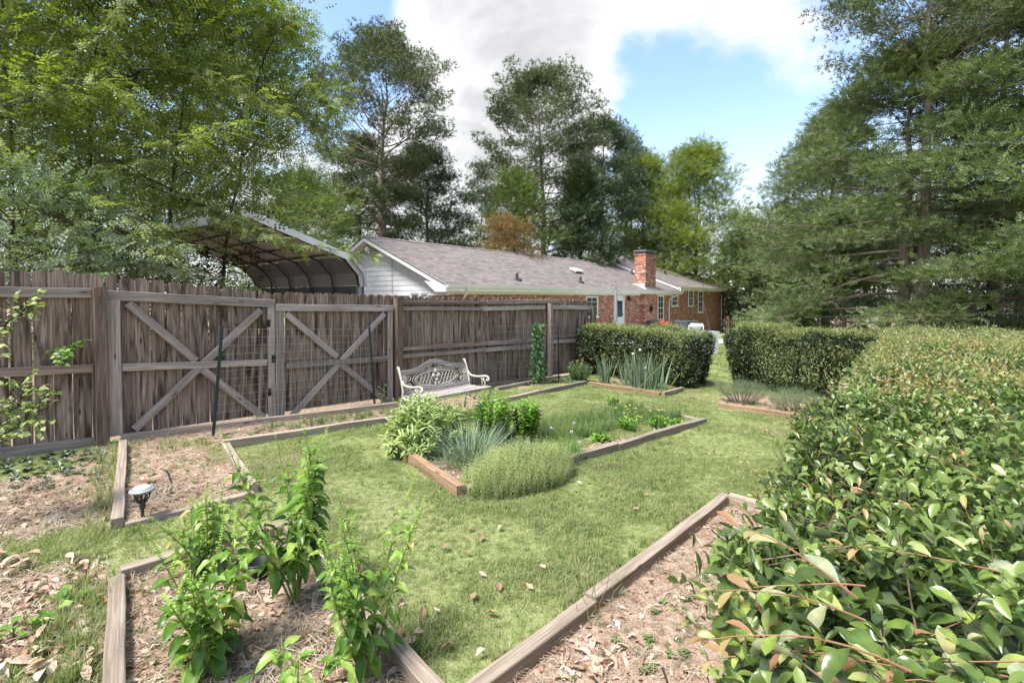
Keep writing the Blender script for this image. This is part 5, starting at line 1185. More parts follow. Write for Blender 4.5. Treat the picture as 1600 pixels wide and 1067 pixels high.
# ---- left thicket behind the fence
def thicket(label, px, dist, ytop, seed, width, mat='l_near', tm=T_PINN, ls=.29, nl=26, npc=7, cr=(.42, .16), c0=.12, lean=(0, 0), r0=.06, group='slender trees of the thicket behind the fence', sub=5, bend=-.1, spr=None, **kw):
    return tree('thicket_tree', label, px, dist, ytop, r0, c0, nl, spr or lin((.0, 1.3), (.4, 1.7), (.75, 1.5), (1, .6)), lin((0, .25), (.5, .35), (1, .9)), None, mat, tm, ls, npc, cr, seed, group, 'bark_dark', lean, sub, bend, width=width, **kw)
thicket('slender dark stemmed thicket tree nearest the left edge of the picture', 20, 8.0, -120, 41, 1.0)
thicket('tall dark stemmed thicket tree at a quarter of the way in from the left', 140, 8.8, -160, 42, 1.2, lean=(.4, 0), nl=34, c0=.3)
thicket('leafy thicket tree whose crown leans over the middle of the carport', 260, 10.5, -90, 43, 1.35, lean=(.7, .3), nl=34, npc=8, c0=.38)
thicket('thicket tree with small leaves arching toward the tallest pine', 345, 12.5, 15, 44, 1.35, lean=(1.2, .5), nl=32, npc=8, ls=.25, c0=.55)
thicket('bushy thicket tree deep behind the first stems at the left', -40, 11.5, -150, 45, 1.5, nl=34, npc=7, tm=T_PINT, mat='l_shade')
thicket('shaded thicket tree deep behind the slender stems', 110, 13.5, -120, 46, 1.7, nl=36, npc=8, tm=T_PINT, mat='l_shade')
thicket('pale leaved low shrub against the fence at the left edge', 25, 6.6, 300, 47, .75, mat='l_silver', tm=T_PINN, ls=.2, nl=18, c0=.2, npc=6, r0=.03)
thicket('wide leafy tree closing the thicket behind the carport roof', 400, 19, 120, 48, 1.9, nl=40, npc=10, tm=T_PINT, ls=.32, mat='l_near', cr=(.6, .25))
thicket('tall tree filling the sky behind the thicket at upper left', 230, 19, -60, 49, 2.1, nl=44, npc=10, tm=T_PINT, ls=.34, mat='l_mid', cr=(.7, .3))
# overhanging boughs: long thin branches with pinnate leaves arching over the fence and carport
def bough(label, pts, seed, mat='l_near', ls=.17, n=90, sp=.16, tm=T_PINN, group='leafy boughs arching over the fence', r=.018):
    rs = random.Random(seed); nr = np.random.default_rng(seed); pts = [W(*q) for q in pts]; t = thing('leafy_bough', label, 'branch', tuple(pts[0]), 0, group); mb = MB()
    sm = []; 
    for i in range(len(pts) - 1):
        for k in range(6): sm.append(pts[i].lerp(pts[i + 1], k / 6) + Vector((rs.uniform(-1, 1), rs.uniform(-1, 1), rs.uniform(-1, 1))) * .02)
    sm.append(pts[-1]); m_ = len(sm); mb.tube(sm, [r * (1 - .85 * i / m_) for i in range(m_)], 5, False); C = []; D = []
    for i in range(n):
        f = (.12 + .88 * rs.random()) * (m_ - 1.01); k = int(f); q = sm[k].lerp(sm[k + 1], f - k); d = (sm[k + 1] - sm[k]).normalized(); sd = d.cross(Vector((0, 0, 1))).normalized() * (1 if i % 2 else -1)
        nd = (d * .5 + sd * rs.uniform(.4, 1) + Vector((0, 0, rs.uniform(-.5, .3)))).normalized(); L = sp * rs.uniform(.6, 2.4); e = q + nd * L; mid = q.lerp(e, .5) + Vector((0, 0, .02)); mb.tube([q, mid, e], [.004, .003, .002], 3, False)
        for u in (.3, .55, .8, 1.0): C.append(tuple(q.lerp(e, u))); D.append(tuple((nd + Vector((rs.uniform(-.9, .9), rs.uniform(-.9, .9), rs.uniform(-.6, .1))))))
    mb.obj('branch', M['bark_dark'], t); C = np.array(C); D = np.array(D); K = len(C)
    me = scatter('leaves', tm, C, D, unit(nr.normal(size=(K, 3)) * .35 + np.array([0, -.25, 1.])), ls * nr.uniform(.7, 1.2, K), ls * nr.uniform(.7, 1.2, K), M[mat], np.clip(nr.random(K) * .6 + .4, 0, 1)); link('leaves', me, t, Matrix()); return t
bough('bright green bough reaching right across the dark upper thicket', [(110, 330, 8.5), (200, 260, 7.6), (290, 215, 7.0), (370, 190, 6.8)], 61, n=60)
bough('bright bough sagging along the carport peak', [(60, 270, 7.6), (130, 290, 7.0), (210, 330, 6.6), (270, 400, 6.6)], 62, n=60)
bough('long bough stretching right over the carport corner to the gable', [(180, 250, 9.0), (330, 330, 8.6), (450, 378, 8.6), (590, 402, 8.8)], 63, n=70, ls=.14)
bough('pale silver leaved bough just above the left gate', [(60, 330, 7.2), (150, 360, 6.9), (230, 372, 6.8), (290, 385, 6.9)], 65, 'l_silver', n=50, ls=.15)
bough('small leaved bough arching up against the blue sky', [(330, 260, 12), (400, 130, 11.5), (430, 50, 11.2), (470, 25, 11)], 66, n=90, ls=.22, sp=.25)
bough('bough reaching into the bright sky beside the tallest pine', [(330, 300, 12), (420, 200, 11.5), (480, 130, 11), (515, 165, 11)], 67, n=110, ls=.22, sp=.3)
bough('low shaded bough filling the space beneath the carport roof', [(60, 420, 8.5), (170, 410, 8.0), (270, 425, 8.0), (400, 445, 8.4)], 68, 'l_mid', n=50, ls=.17)
bough('bright bough hanging from the top of the picture at upper left', [(230, -60, 8), (170, 40, 7.6), (120, 110, 7.5), (90, 190, 7.4)], 69, n=80, ls=.2, sp=.22)
bough('leafy bough spreading across the upper middle of the thicket', [(90, 150, 9), (230, 110, 8.8), (340, 120, 8.8), (440, 170, 9)], 70, n=120, ls=.2, sp=.25)
bough('bright bough hiding the left half of the carport gable', [(40, 300, 8.2), (120, 335, 7.6), (200, 365, 7.6), (270, 362, 7.8)], 71, n=90, ls=.17)
bough('dense low bough above the planks between post and gate', [(20, 380, 7.6), (110, 392, 7.2), (200, 405, 7.2), (290, 420, 7.4)], 72, 'l_silver', n=110, ls=.14)
bough('yellow green bough catching light in the left middle of the thicket', [(-30, 180, 7), (60, 150, 6.8), (120, 130, 6.8), (190, 140, 7)], 73, n=90, ls=.18, sp=.22)
bough('leafy bough lying over the carport peak', [(230, 290, 8.8), (310, 320, 8.8), (380, 345, 9), (470, 385, 9.2)], 74, n=110, ls=.19)
# ---- far wood as one mass
def wood_mass(label, n, fx, mat, L, seed, tm=T_SPRAY5):
    nr = np.random.default_rng(seed); Pn = fx(nr, n); me = scatter('woodland', tm, Pn, nr.normal(size=(len(Pn), 3)), unit(nr.normal(size=(len(Pn), 3)) * .6 + np.array([0, 0, 1])), L * nr.uniform(.6, 1.3, len(Pn)), L * nr.uniform(.6, 1.3, len(Pn)), M[mat]); o = link('woodland', me); tag(o, label, 'woods', None, 'stuff')
def band(px0, px1, d0, d1, ztop, wob, zmin=-4.5):
    def f(nr, n):
        px = nr.uniform(px0, px1, n); d = nr.uniform(d0, d1, n); x = (px - 800) / F * d; zt = ztop(px) + (fbm(px * .02 + 3, d * .05, 1, 3) - .5) * wob * 2; z = zmin + (zt - zmin) * nr.random(n) ** .8; g = fbm(x * .25, z * .35 + 20, d * .15, 3); k = g > .40; return np.stack([x, d, z], 1)[k]
    return f
wood_mass('dark woods beyond the split rail fence at the right', 26000, band(1130, 1800, 42, 58, lambda px: np.interp(px, [1130, 1250, 1400, 1800], [3.5, 8, 12, 14]), 2), 'l_dark', .9, 81)
wood_mass('distant green woods behind the house and carport', 9000, band(380, 1170, 66, 82, lambda px: np.interp(px, [380, 520, 700, 760, 900, 1170], [14, 11, 11, 8, 12, 8]), 2.5), 'l_mid', 1.0, 82)
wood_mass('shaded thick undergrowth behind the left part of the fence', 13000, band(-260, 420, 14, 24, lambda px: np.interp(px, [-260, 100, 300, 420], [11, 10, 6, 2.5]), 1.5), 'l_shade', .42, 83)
# trunks in the right hand woods
for px, d, r, lab in ((1440, 31, .3, 'thick brown trunk just right of the elm, seen below its branches'), (1520, 26, .16, 'thin reddish leaning trunk behind the split rail fence'), (1590, 29, .2, 'bare trunk at the right edge of the dark woods'), (1352, 36, .16, 'slim dark trunk left of the elm in the shaded woods')):
    p = W(px, 465, d); zb_ = gz(p.x, p.y); t = thing('bare_tree', lab, 'tree', (p.x, p.y, zb_)); mb = MB(); q = [Vector((p.x + random.uniform(-.1, .1) * k, p.y, zb_ - .1 + 1.6 * k)) for k in range(7)]; mb.tube(q, [r * (1.25 - .11 * k) for k in range(7)], 8); mb.obj('trunk', M['bark_pine'], t, smooth=True)
    mb = MB()
    for k in range(5): a = random.uniform(0, 6.28); s = q[2 + k]; pts = bez(s, Vector((math.cos(a), math.sin(a), .4)), 2.2, 5, Vector((0, 0, -.3)), random); mb.tube(pts, [.05, .04, .03, .02, .015, .008], 5, False)
    mb.obj('limb', M['bark_dark'], t)
# ================================================================== hedges
def leaf_objs(meshes, parent, Ps, Xs, Ns, Ls, name='leaf'):
    for p, x, n_, l in zip(Ps, Xs, Ns, Ls):
        x = Vector(x).normalized(); s = Vector(n_).cross(x).normalized(); z = x.cross(s)
        o = bpy.data.objects.new(name, random.choice(meshes)); COL.link(o)
        Mx = Matrix(((x.x * l, s.x * l, z.x * l, p[0]), (x.y * l, s.y * l, z.y * l, p[1]), (x.z * l, s.z * l, z.z * l, p[2]), (0, 0, 0, 1))); put(o, Mx, parent)
def unit_leaf(tm, wr, mat, name='leaf', wig=0):
    v = tm[0].copy(); v[:, 1] *= wr
    if wig: v[:, 2] += wig * np.sin(v[:, 0] * 7 + v[:, 1] * 9)
    return mesh_np(name, v, tm[1], M[mat], True)
HL = [unit_leaf(T_HEDGE, w, 'l_hedge_o', wig=g) for w, g in ((.42, .02), (.48, -.02), (.38, .04))]
def hedge_pts(nr, n, P0, a, b, Ls, Wd, zt, faces, rnd_=.12):
    """points and normals on a lumpy clipped hedge body"""
    S = []; Nn = []; 
    for f, w in faces.items():
        k = int(n * w); u = nr.random(k); v = nr.random(k)
        if f == 'top': s, t, h = u * Ls, v * Wd, np.ones(k); nn = np.array([0, 0, 1.]) + 0 * u[:, None]
        elif f == 'front': s, t, h = u * Ls, 0 * v, v; nn = np.array([-b[0], -b[1], .15]) + 0 * u[:, None]
        elif f == 'back': s, t, h = u * Ls, 0 * v + Wd, v; nn = np.array([b[0], b[1], .15]) + 0 * u[:, None]
        elif f == 'start': s, t, h = 0 * u, v * Wd, u; nn = np.array([-a[0], -a[1], .15]) + 0 * u[:, None]
        else: s, t, h = 0 * u + Ls, v * Wd, u; nn = np.array([a[0], a[1], .15]) + 0 * u[:, None]
        x = P0[0] + a[0] * s + b[0] * t; y = P0[1] + a[1] * s + b[1] * t; zg = gz_np(x, y) + .03; z = zg + (zt - zg) * h
        edge = np.minimum(np.minimum(s, Ls - s), np.minimum(t, Wd - t)); rr = np.clip(edge / rnd_, 0, 1)
        if f == 'top': z = z - (1 - rr) ** 2 * rnd_ * .7
        else:
            k2 = np.clip((zt - z) / rnd_, 0, 1); sh = -(1 - k2) ** 2 * rnd_ * .7 + .05 * np.sin(h * 2.6) - .12 * (1 - h) ** 2; x = x + nn[:, 0] * sh; y = y + nn[:, 1] * sh
        lump = (fbm(x * 2.2, y * 2.2, z * 2.2 + 9, 3) - .5) * .5; P_ = np.stack([x, y, z], 1) + nn * lump[:, None]; S.append(P_); Nn.append(nn)
    return np.concatenate(S), unit(np.concatenate(Nn))
def hedge_box(label, P0, a, b, Ls, Wd, zt, n, seed, group='clipped garden hedges', leaf=.046, faces=None):
    nr = np.random.default_rng(seed); g = gz(P0[0] + a[0] * Ls / 2, P0[1] + a[1] * Ls / 2)
    t = thing('hedge', label, 'hedge', (P0[0] + a[0] * Ls / 2, P0[1] + a[1] * Ls / 2, g), 0, group)
    faces = faces or dict(top=.3, front=.4, start=.12, end=.1, back=.08)
    P_, N_ = hedge_pts(nr, n, P0, a, b, Ls, Wd, zt, faces); k = len(P_)
    dep = nr.exponential(.07, k); P_ = P_ - N_ * dep[:, None] + nr.normal(size=(k, 3)) * .02
    X = unit(N_ + nr.normal(size=(k, 3)) * .7 + np.array([0, 0, .5])); Nn = unit(nr.normal(size=(k, 3)) * .6 + N_ * .6 + np.array([0, 0, .5]))
    rn = np.clip(nr.random(k) * .8 + .15 - dep * 1.8 - .42 * (N_[:, 2] < .5) + (fbm(P_[:, 0] * 3, P_[:, 1] * 3, P_[:, 2] * 3 + 8, 3) - .5) * 1.1, 0, 1); me = scatter('foliage', T_QUAD, P_, X, Nn, leaf * nr.uniform(.7, 1.3, k), leaf * .55 * nr.uniform(.8, 1.2, k), M['l_hedge'], rn)  # shade painted into leaf tone: darker with depth and on side faces
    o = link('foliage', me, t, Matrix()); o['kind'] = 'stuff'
    # pale new growth standing out of the clipped top
    k = int(n * .10); P_, N_ = hedge_pts(nr, k, P0, a, b, Ls, Wd, zt, dict(top=.85, front=.1, start=.05)); k = len(P_)
    idx = np.repeat(np.arange(k), 5); X0 = unit(N_ * 1.0 + nr.normal(size=(k, 3)) * .5); f = np.tile(np.linspace(0, 1, 5), k); L = nr.uniform(.03, .14, k)
    Pn = P_[idx] + X0[idx] * (f * L[idx])[:, None]; X = unit(X0[idx] * .8 + nr.normal(size=(len(idx), 3)) * .7)
    me = scatter('new_growth', T_QUAD, Pn, X, unit(nr.normal(size=(len(idx), 3)) * .6 + np.array([0, 0, 1])), leaf * .85, leaf * .4, M['l_hedgetip'], nr.random(len(idx))); o = link('new_growth', me, t, Matrix()); o['kind'] = 'stuff'
    mb = MB(); rs = random.Random(seed)
    for i in range(26):                              # woody stems inside
        s, w = rs.uniform(.1, Ls - .1), rs.uniform(.15, Wd - .15); x = P0[0] + a[0] * s + b[0] * w; y = P0[1] + a[1] * s + b[1] * w; z = gz(x, y) - .03
        for q in range(3): mb.tube(bez((x, y, z), Vector((rs.uniform(-.5, .5), rs.uniform(-.5, .5), 1)), (zt - z) * .85, 4, Vector((rs.uniform(-.3, .3), rs.uniform(-.3, .3), 0)), rs), [.016, .013, .01, .007, .003], 4, False)
    mb.obj('stem', M['bark_dark'], t); return t
ah = Vector((.72, -.69)).normalized(); bh = Vector((.69, .72)).normalized()
hedge_box('clipped dark green hedge between the tall onions and the house, left of the lawn gap', (1.75, 12.15), ah, bh, 2.85, 1.0, -.82, 52000, 91)
hedge_box('clipped dark green hedge behind the lavender, right of the lawn gap', (4.80, 10.62), ah, bh, 4.4, 1.1, -.74, 66000, 92)
# ---- the big hedge under the camera
def big_hedge():
    nr = np.random.default_rng(93); rs = random.Random(93); P0 = (-.26, .30); a = Vector((.64, .77)).normalized(); b = Vector((.77, -.64)).normalized(); Ls = 11.2; Wd = 2.1; zt = -.64
    t = thing('hedge', 'big loose leafed hedge filling the right foreground with pinkish new shoots', 'hedge', (3.3, 3.6, gz(3.3, 3.6)), 0, 'clipped garden hedges')
    def vis(P_, m_=.25): d = P_[:, 1]; return (P_[:, 0] < d * 1.06 + m_) & (P_[:, 0] > -.6) & (d > .55)
    # shoots: base points on the body, leaves strung along each
    def shoots(k, sel, nl, Lr, leaf, spread=.6, faces=dict(top=.55, front=.45)):
        P_, N_ = hedge_pts(nr, k, P0, a, b, Ls, Wd, zt, faces); kp = sel(P_) & vis(P_); P_, N_ = P_[kp], N_[kp]; k = len(P_)
        X0 = unit(N_ * .8 + nr.normal(size=(k, 3)) * spread + np.array([0, 0, .3])); L = nr.uniform(*Lr, k); P_ = P_ - X0 * (L * .75)[:, None]
        idx = np.repeat(np.arange(k), nl); f = np.tile((np.arange(nl) + .3) / nl, k); m_ = len(idx); ang = np.tile(np.arange(nl) * 2.4, k) + nr.random(k)[idx] * 6.28
        U = unit(np.cross(X0, np.array([.3, .2, 1.]) + 0 * X0)); V = np.cross(X0, U); side = U[idx] * np.cos(ang)[:, None] + V[idx] * np.sin(ang)[:, None]
        Pn = P_[idx] + X0[idx] * (f * L[idx])[:, None]; X = unit(X0[idx] * (.25 + .75 * f[:, None]) + side * .9 + nr.normal(size=(m_, 3)) * .15); Nn = unit(X0[idx] - side * .2 + np.array([0, 0, .45]) + nr.normal(size=(m_, 3)) * .22)
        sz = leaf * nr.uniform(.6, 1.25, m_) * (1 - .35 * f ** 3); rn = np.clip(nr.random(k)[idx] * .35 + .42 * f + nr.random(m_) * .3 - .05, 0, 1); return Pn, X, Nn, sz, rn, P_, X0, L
    near = lambda P_: (P_[:, 1] < 2.6) & ((P_[:, 0] > P_[:, 1] * .46 - .02) | (P_[:, 1] > 1.8)); mid = lambda P_: (P_[:, 1] >= 2.6) & (P_[:, 1] < 5.0); far = lambda P_: P_[:, 1] >= 5.0
    parts_ = []
    for sel, k, nl, Lr, leaf, tm in ((near, 13500, 8, (.10, .30), .055, T_HEDGE_L), (mid, 12000, 7, (.08, .24), .046, T_OVAL), (far, 16000, 6, (.06, .2), .046, T_QUAD)):
        q = shoots(k, sel, nl, Lr, leaf); parts_.append((q, tm)); print('hedge', len(q[0]))
    # inner shaded leaves close the gaps behind the shoots
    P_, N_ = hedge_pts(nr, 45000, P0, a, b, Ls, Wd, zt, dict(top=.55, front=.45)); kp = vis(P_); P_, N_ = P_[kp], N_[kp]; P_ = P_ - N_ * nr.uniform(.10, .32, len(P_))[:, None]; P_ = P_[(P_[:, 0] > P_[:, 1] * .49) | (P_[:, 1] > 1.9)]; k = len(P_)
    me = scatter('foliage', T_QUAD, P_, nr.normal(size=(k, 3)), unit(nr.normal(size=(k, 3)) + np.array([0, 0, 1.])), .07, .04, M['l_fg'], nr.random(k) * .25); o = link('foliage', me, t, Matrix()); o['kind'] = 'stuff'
    # the 300 nearest leaves are objects of their own
    q, tm = parts_[0]; Pn, X, Nn, sz, rn = q[:5]; sc = np.linalg.norm(Pn, axis=1) - sz * 6; inview = (Pn[:, 1] > .6) & (np.abs(Pn[:, 0] / Pn[:, 1]) < 1.03) & (-Pn[:, 2] / Pn[:, 1] < .78); order = np.argsort(np.where(inview, sc, 99))[:130]; mask = np.ones(len(Pn), bool); mask[order] = False
    leaf_objs(HL, t, Pn[order], X[order], Nn[order], sz[order])
    for i, (q, tm) in enumerate(parts_):
        Pn, X, Nn, sz, rn = q[:5]
        if i == 0: Pn, X, Nn, sz, rn = Pn[mask], X[mask], Nn[mask], sz[mask], rn[mask]
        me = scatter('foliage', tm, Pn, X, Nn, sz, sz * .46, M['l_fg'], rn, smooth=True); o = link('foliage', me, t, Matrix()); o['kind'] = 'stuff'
    # twigs of the nearer shoots
    mb = MB(); P_, X0, L = parts_[0][0][5:]; 
    for i in range(0, len(P_), 3): p = Vector(P_[i]); d = Vector(X0[i]); mb.tube([p - d * .08, p + d * L[i] * .5, p + d * L[i]], [.0022, .0018, .0009], 3, False)
    o = mb.obj('twigs', M['twig'], t); o['kind'] = 'stuff'
    mb = MB()
    for i in range(60):
        s, w = rs.uniform(.3, Ls - .3), rs.uniform(.12, Wd - .2); x = P0[0] + a.x * s + b.x * w; y = P0[1] + a.y * s + b.y * w; z = gz(x, y) - .03
        for q in range(3): mb.tube(bez((x, y, z), Vector((rs.uniform(-.5, .5), rs.uniform(-.5, .5), 1)), (zt - z) * .9, 4, Vector((rs.uniform(-.3, .3), rs.uniform(-.3, .3), 0)), rs), [.014, .011, .009, .006, .003], 4, False)
    mb.obj('stem', M['bark_dark'], t)
    # long arching shoots with pinkish tips, reaching over the body
    Cp = []; Cx = []; Cn = []; Cl = []; big = []
    spec = [((1600, 1060, .75), (-.9, .35, .35), .55), ((1600, 1000, .8), (-1, .3, .2), .5), ((1480, 1050, .8), (-1, .15, .45), .5), ((1580, 900, .95), (-1, .1, .15), .6), ((1500, 880, 1.05), (-.9, .3, .1), .5), ((1210, 1067, 1.0), (.25, .3, 1), .3),
            ((1250, 760, 2.2), (-.9, -.2, .35), .55), ((1230, 830, 2.0), (-.85, -.3, .5), .5), ((1165, 960, 1.7), (-.1, -.1, 1), .42), ((1120, 1050, 1.6), (-.4, -.2, 1), .4), ((1200, 760, 2.4), (-.6, -.4, .7), .45), ((1330, 800, 1.6), (-.8, .2, .5), .4),
            ((1420, 780, 1.5), (-.7, .2, .6), .4), ((1560, 760, 1.4), (-.7, .1, .5), .45), ((1450, 680, 2.0), (-.5, .2, .9), .35), ((1590, 660, 1.9), (-.8, .1, .6), .5), ((1350, 640, 3.0), (-.4, 0, 1), .35), ((1180, 1000, 1.45), (-.5, 0, 1), .3), ((1400, 900, 1.2), (-.6, .4, .6), .35), ((1300, 960, 1.2), (-.3, .2, .8), .3)]
    for i in range(9):
        px = rs.uniform(1230, 1640); py = rs.uniform(860, 1080); spec.append(((px, py, rs.uniform(.74, .98)), (rs.uniform(-1, -.3), rs.uniform(.0, .5), rs.uniform(.15, .7)), rs.uniform(.2, .36)))
    for (px, py, d) in ((1125, 870, 1.5), (1150, 800, 1.9), (1175, 740, 2.3), (1195, 700, 2.6), (1215, 665, 3.0), (1110, 930, 1.35), (1100, 1000, 1.3), (1245, 640, 3.4), (1185, 820, 1.8), (1160, 900, 1.5), (1280, 610, 3.9), (1220, 770, 2.0)):
        spec.append(((px + 25, py, d), (rs.uniform(-.9, -.1), rs.uniform(-.5, .1), rs.uniform(.4, 1.1)), rs.uniform(.22, .4)))
    for i in range(46):
        px = rs.uniform(1200, 1600); py = rs.uniform(530, 900); zz = -.66; d = -zz * F / (py - 465)
        if d > 6 or (px - 800) / F * d < .7 * d * .0 + ((d - .3) * .83 - .2): continue
        spec.append(((px, py, d), (rs.uniform(-.8, .3), rs.uniform(-.3, .3), rs.uniform(.7, 1.2)), rs.uniform(.15, .32)))
    for (q, dr, L) in spec:
        p = W(*q); d = Vector(dr).normalized(); pts = bez(p - d * L * .35, d, L, 8, Vector((0, 0, -.35)), rs); red = MB(); red.tube(pts, [.0022 - .0017 * j / 8 for j in range(9)], 5, False); red.obj('shoot_stem', M['redstem'], t); n_ = max(6, int(L / .036))
        for j in range(n_):
            f = .12 + .86 * j / n_; k = min(int(f * 8), 7); c = pts[k].lerp(pts[k + 1], f * 8 - k); dd = (pts[k + 1] - pts[k]).normalized(); u = dd.cross(Vector((0, 0, 1))).normalized(); v = dd.cross(u); an = j * 2.4
            sd = u * math.cos(an) + v * math.sin(an) * .6; x = (dd * (.5 + .5 * f) + sd * .9).normalized(); nn = (dd * .4 + Vector((rs.uniform(-.3, .3), rs.uniform(-.3, .3), 1)))
            Cp.append(c); Cx.append(x); Cn.append(nn); Cl.append((.068 if d_near(q) else .048) * rs.uniform(.8, 1.2) * (1 - .6 * f ** 2)); big.append(f)
    Cp, Cx, Cn, Cl, big = np.array([tuple(c) for c in Cp]), np.array([tuple(c) for c in Cx]), np.array([tuple(c) for c in Cn]), np.array(Cl), np.array(big)
    tip = big > .62; m1 = np.where(~tip)[0]; dist = np.linalg.norm(Cp[m1], axis=1); o1 = m1[np.argsort(dist)][:165]; leaf_objs(HL, t, Cp[o1], Cx[o1], Cn[o1], Cl[o1])
    rest = np.setdiff1d(m1, o1)
    if len(rest): me = scatter('foliage', T_HEDGE_L, Cp[rest], Cx[rest], Cn[rest], Cl[rest], Cl[rest] * .42, M['l_fg'], nr.uniform(.4, .95, len(rest)), True); o = link('foliage', me, t, Matrix()); o['kind'] = 'stuff'
    w_ = np.where(tip)[0]; me = scatter('new_growth', T_HEDGE_L, Cp[w_], Cx[w_], Cn[w_], Cl[w_], Cl[w_] * .36, M['l_red'], nr.random(len(w_)), True); o = link('new_growth', me, t, Matrix()); o['kind'] = 'stuff'
    # a haze of small new leaves over the farther top
    P_, N_ = hedge_pts(nr, 9000, P0, a, b, Ls, Wd, zt + .02, dict(top=1.0)); kp = vis(P_) & (P_[:, 1] > 2.2) & (nr.random(len(P_)) < np.clip((P_[:, 1] - 1.5) / 5, .06, .75)); P_ = P_[kp]; k = len(P_); idx = np.repeat(np.arange(k), 6); f = np.tile(np.linspace(.1, 1, 6), k)
    X0 = unit(nr.normal(size=(k, 3)) * .45 + np.array([0, 0, 1])); L = nr.uniform(.05, .15, k); Pn = P_[idx] + X0[idx] * (f * L[idx])[:, None]; X = unit(X0[idx] * .8 + nr.normal(size=(len(idx), 3)) * .7)
    isred = (fbm(P_[:, 0] * .8, P_[:, 1] * .8, 3) + nr.normal(size=k) * .1 + (P_[:, 0] - P_[:, 1] * .85) * .12 > .60)[idx]
    for mk, mt in ((isred, 'l_red'), (~isred, 'l_hedgetip')):
        me = scatter('new_growth', T_QUAD, Pn[mk], X[mk], unit(nr.normal(size=(mk.sum(), 3)) * .6 + np.array([0, 0, 1])), .032, .015, M[mt], nr.random(mk.sum())); o = link('new_growth', me, t, Matrix()); o['kind'] = 'stuff'
def d_near(q): return q[2] < 1.3
big_hedge()
# ================================================================== herbs and bushes
def bush(name, label, cat, base, rx, ry, h, ns, nl, leaf, lw, mat, tm=T_LANCE, seed=1, f0=.3, up=.6, out=.7, group=None, ax=SL, stemr=.003, lift_=.0, smooth=False, droop=-.1, stem='stem', flat=0.0):
    nr = np.random.default_rng(seed); base = Vector(base); t = thing(name, label, cat, tuple(base), 0, group)
    th = nr.random(ns) * 6.28; r = np.sqrt(nr.random(ns)); ca, sa = math.sin(ax), math.cos(ax)
    lx = r * np.cos(th) * rx; ly = r * np.sin(th) * ry; ex = lx * ca + ly * sa; ey = lx * sa - ly * ca
    ez = h * (np.sqrt(np.maximum(0, 1 - (r * (1 - flat)) ** 2)) * .85 + .15) * nr.uniform(.7, 1.12, ns)
    E_ = np.stack([base.x + ex, base.y + ey, base.z + ez], 1); S_ = np.stack([base.x + ex * .35, base.y + ey * .35, base.z + 0 * ez], 1); Cc = np.stack([base.x + ex * .85, base.y + ey * .85, base.z + ez * .45], 1)
    idx = np.repeat(np.arange(ns), nl); f = f0 + (1 - f0) * (np.tile(np.arange(nl), ns) + nr.random(ns * nl) * .6) / nl; f = np.minimum(f, 1)[:, None]; k = len(idx)
    Pn = S_[idx] * (1 - f) ** 2 + 2 * Cc[idx] * f * (1 - f) + E_[idx] * f ** 2; Dn = unit(2 * (1 - f) * (Cc[idx] - S_[idx]) + 2 * f * (E_[idx] - Cc[idx]) + 1e-6)
    ang = np.tile(np.arange(nl) * 2.2, ns) + nr.random(ns)[idx] * 6.28; U = unit(np.cross(Dn, np.array([.31, .2, .9]))); V = np.cross(Dn, U); sd = U * np.cos(ang)[:, None] + V * np.sin(ang)[:, None]
    X = unit(Dn * up + sd * out + nr.normal(size=(k, 3)) * .15 + np.array([0, 0, droop])); Nn = unit(Dn + nr.normal(size=(k, 3)) * .3 + np.array([0, 0, .5])); L = leaf * nr.uniform(.65, 1.2, k)
    rn = np.clip(nr.random(k) * .5 + .5 * f[:, 0] ** 2 * nr.uniform(.6, 1.1, k), 0, 1)
    link('leaves', scatter('leaves', tm, Pn, X, Nn, L, L * lw, M[mat], rn, smooth), t, Matrix())
    mb = MB()
    for i in range(0, ns, max(1, ns // 60)): mb.tube([S_[i], S_[i] * .25 + Cc[i] * .5 + E_[i] * .25, E_[i] * .97 + S_[i] * .03], [stemr, stemr * .8, stemr * .4], 4, False)
    mb.obj(stem, M['stem' if stem == 'stem' else 'twig'], t); return t, E_
def sprig_t(n=10, lw=.09, seed=3):
    r = random.Random(seed); vs = [(0, .012, 0), (0, -.012, 0), (1, 0, 0)]; fs = [(0, 1, 2)]
    for i in range(n):
        a = .08 + .9 * i / n; th = i * 2.4; l = lw * (1.2 - .6 * a) * 1.3; cy_, sy_ = math.cos(th), math.sin(th); b = len(vs)
        vs += [(a, 0, 0), (a + l * .5 - .0, (cy_ * l - sy_ * l * .25), (sy_ * l + cy_ * l * .25)), (a + l * .9, cy_ * l * 1.5, sy_ * l * 1.5), (a + l * .5, cy_ * l + sy_ * l * .25, sy_ * l - cy_ * l * .25)]; fs += [(b, b + 1, b + 2), (b, b + 2, b + 3)]
    v = np.array(vs, float); return v, np.array(fs, int)
T_SPRIG = sprig_t(); T_THYME = sprig_t(12, .05, 5)
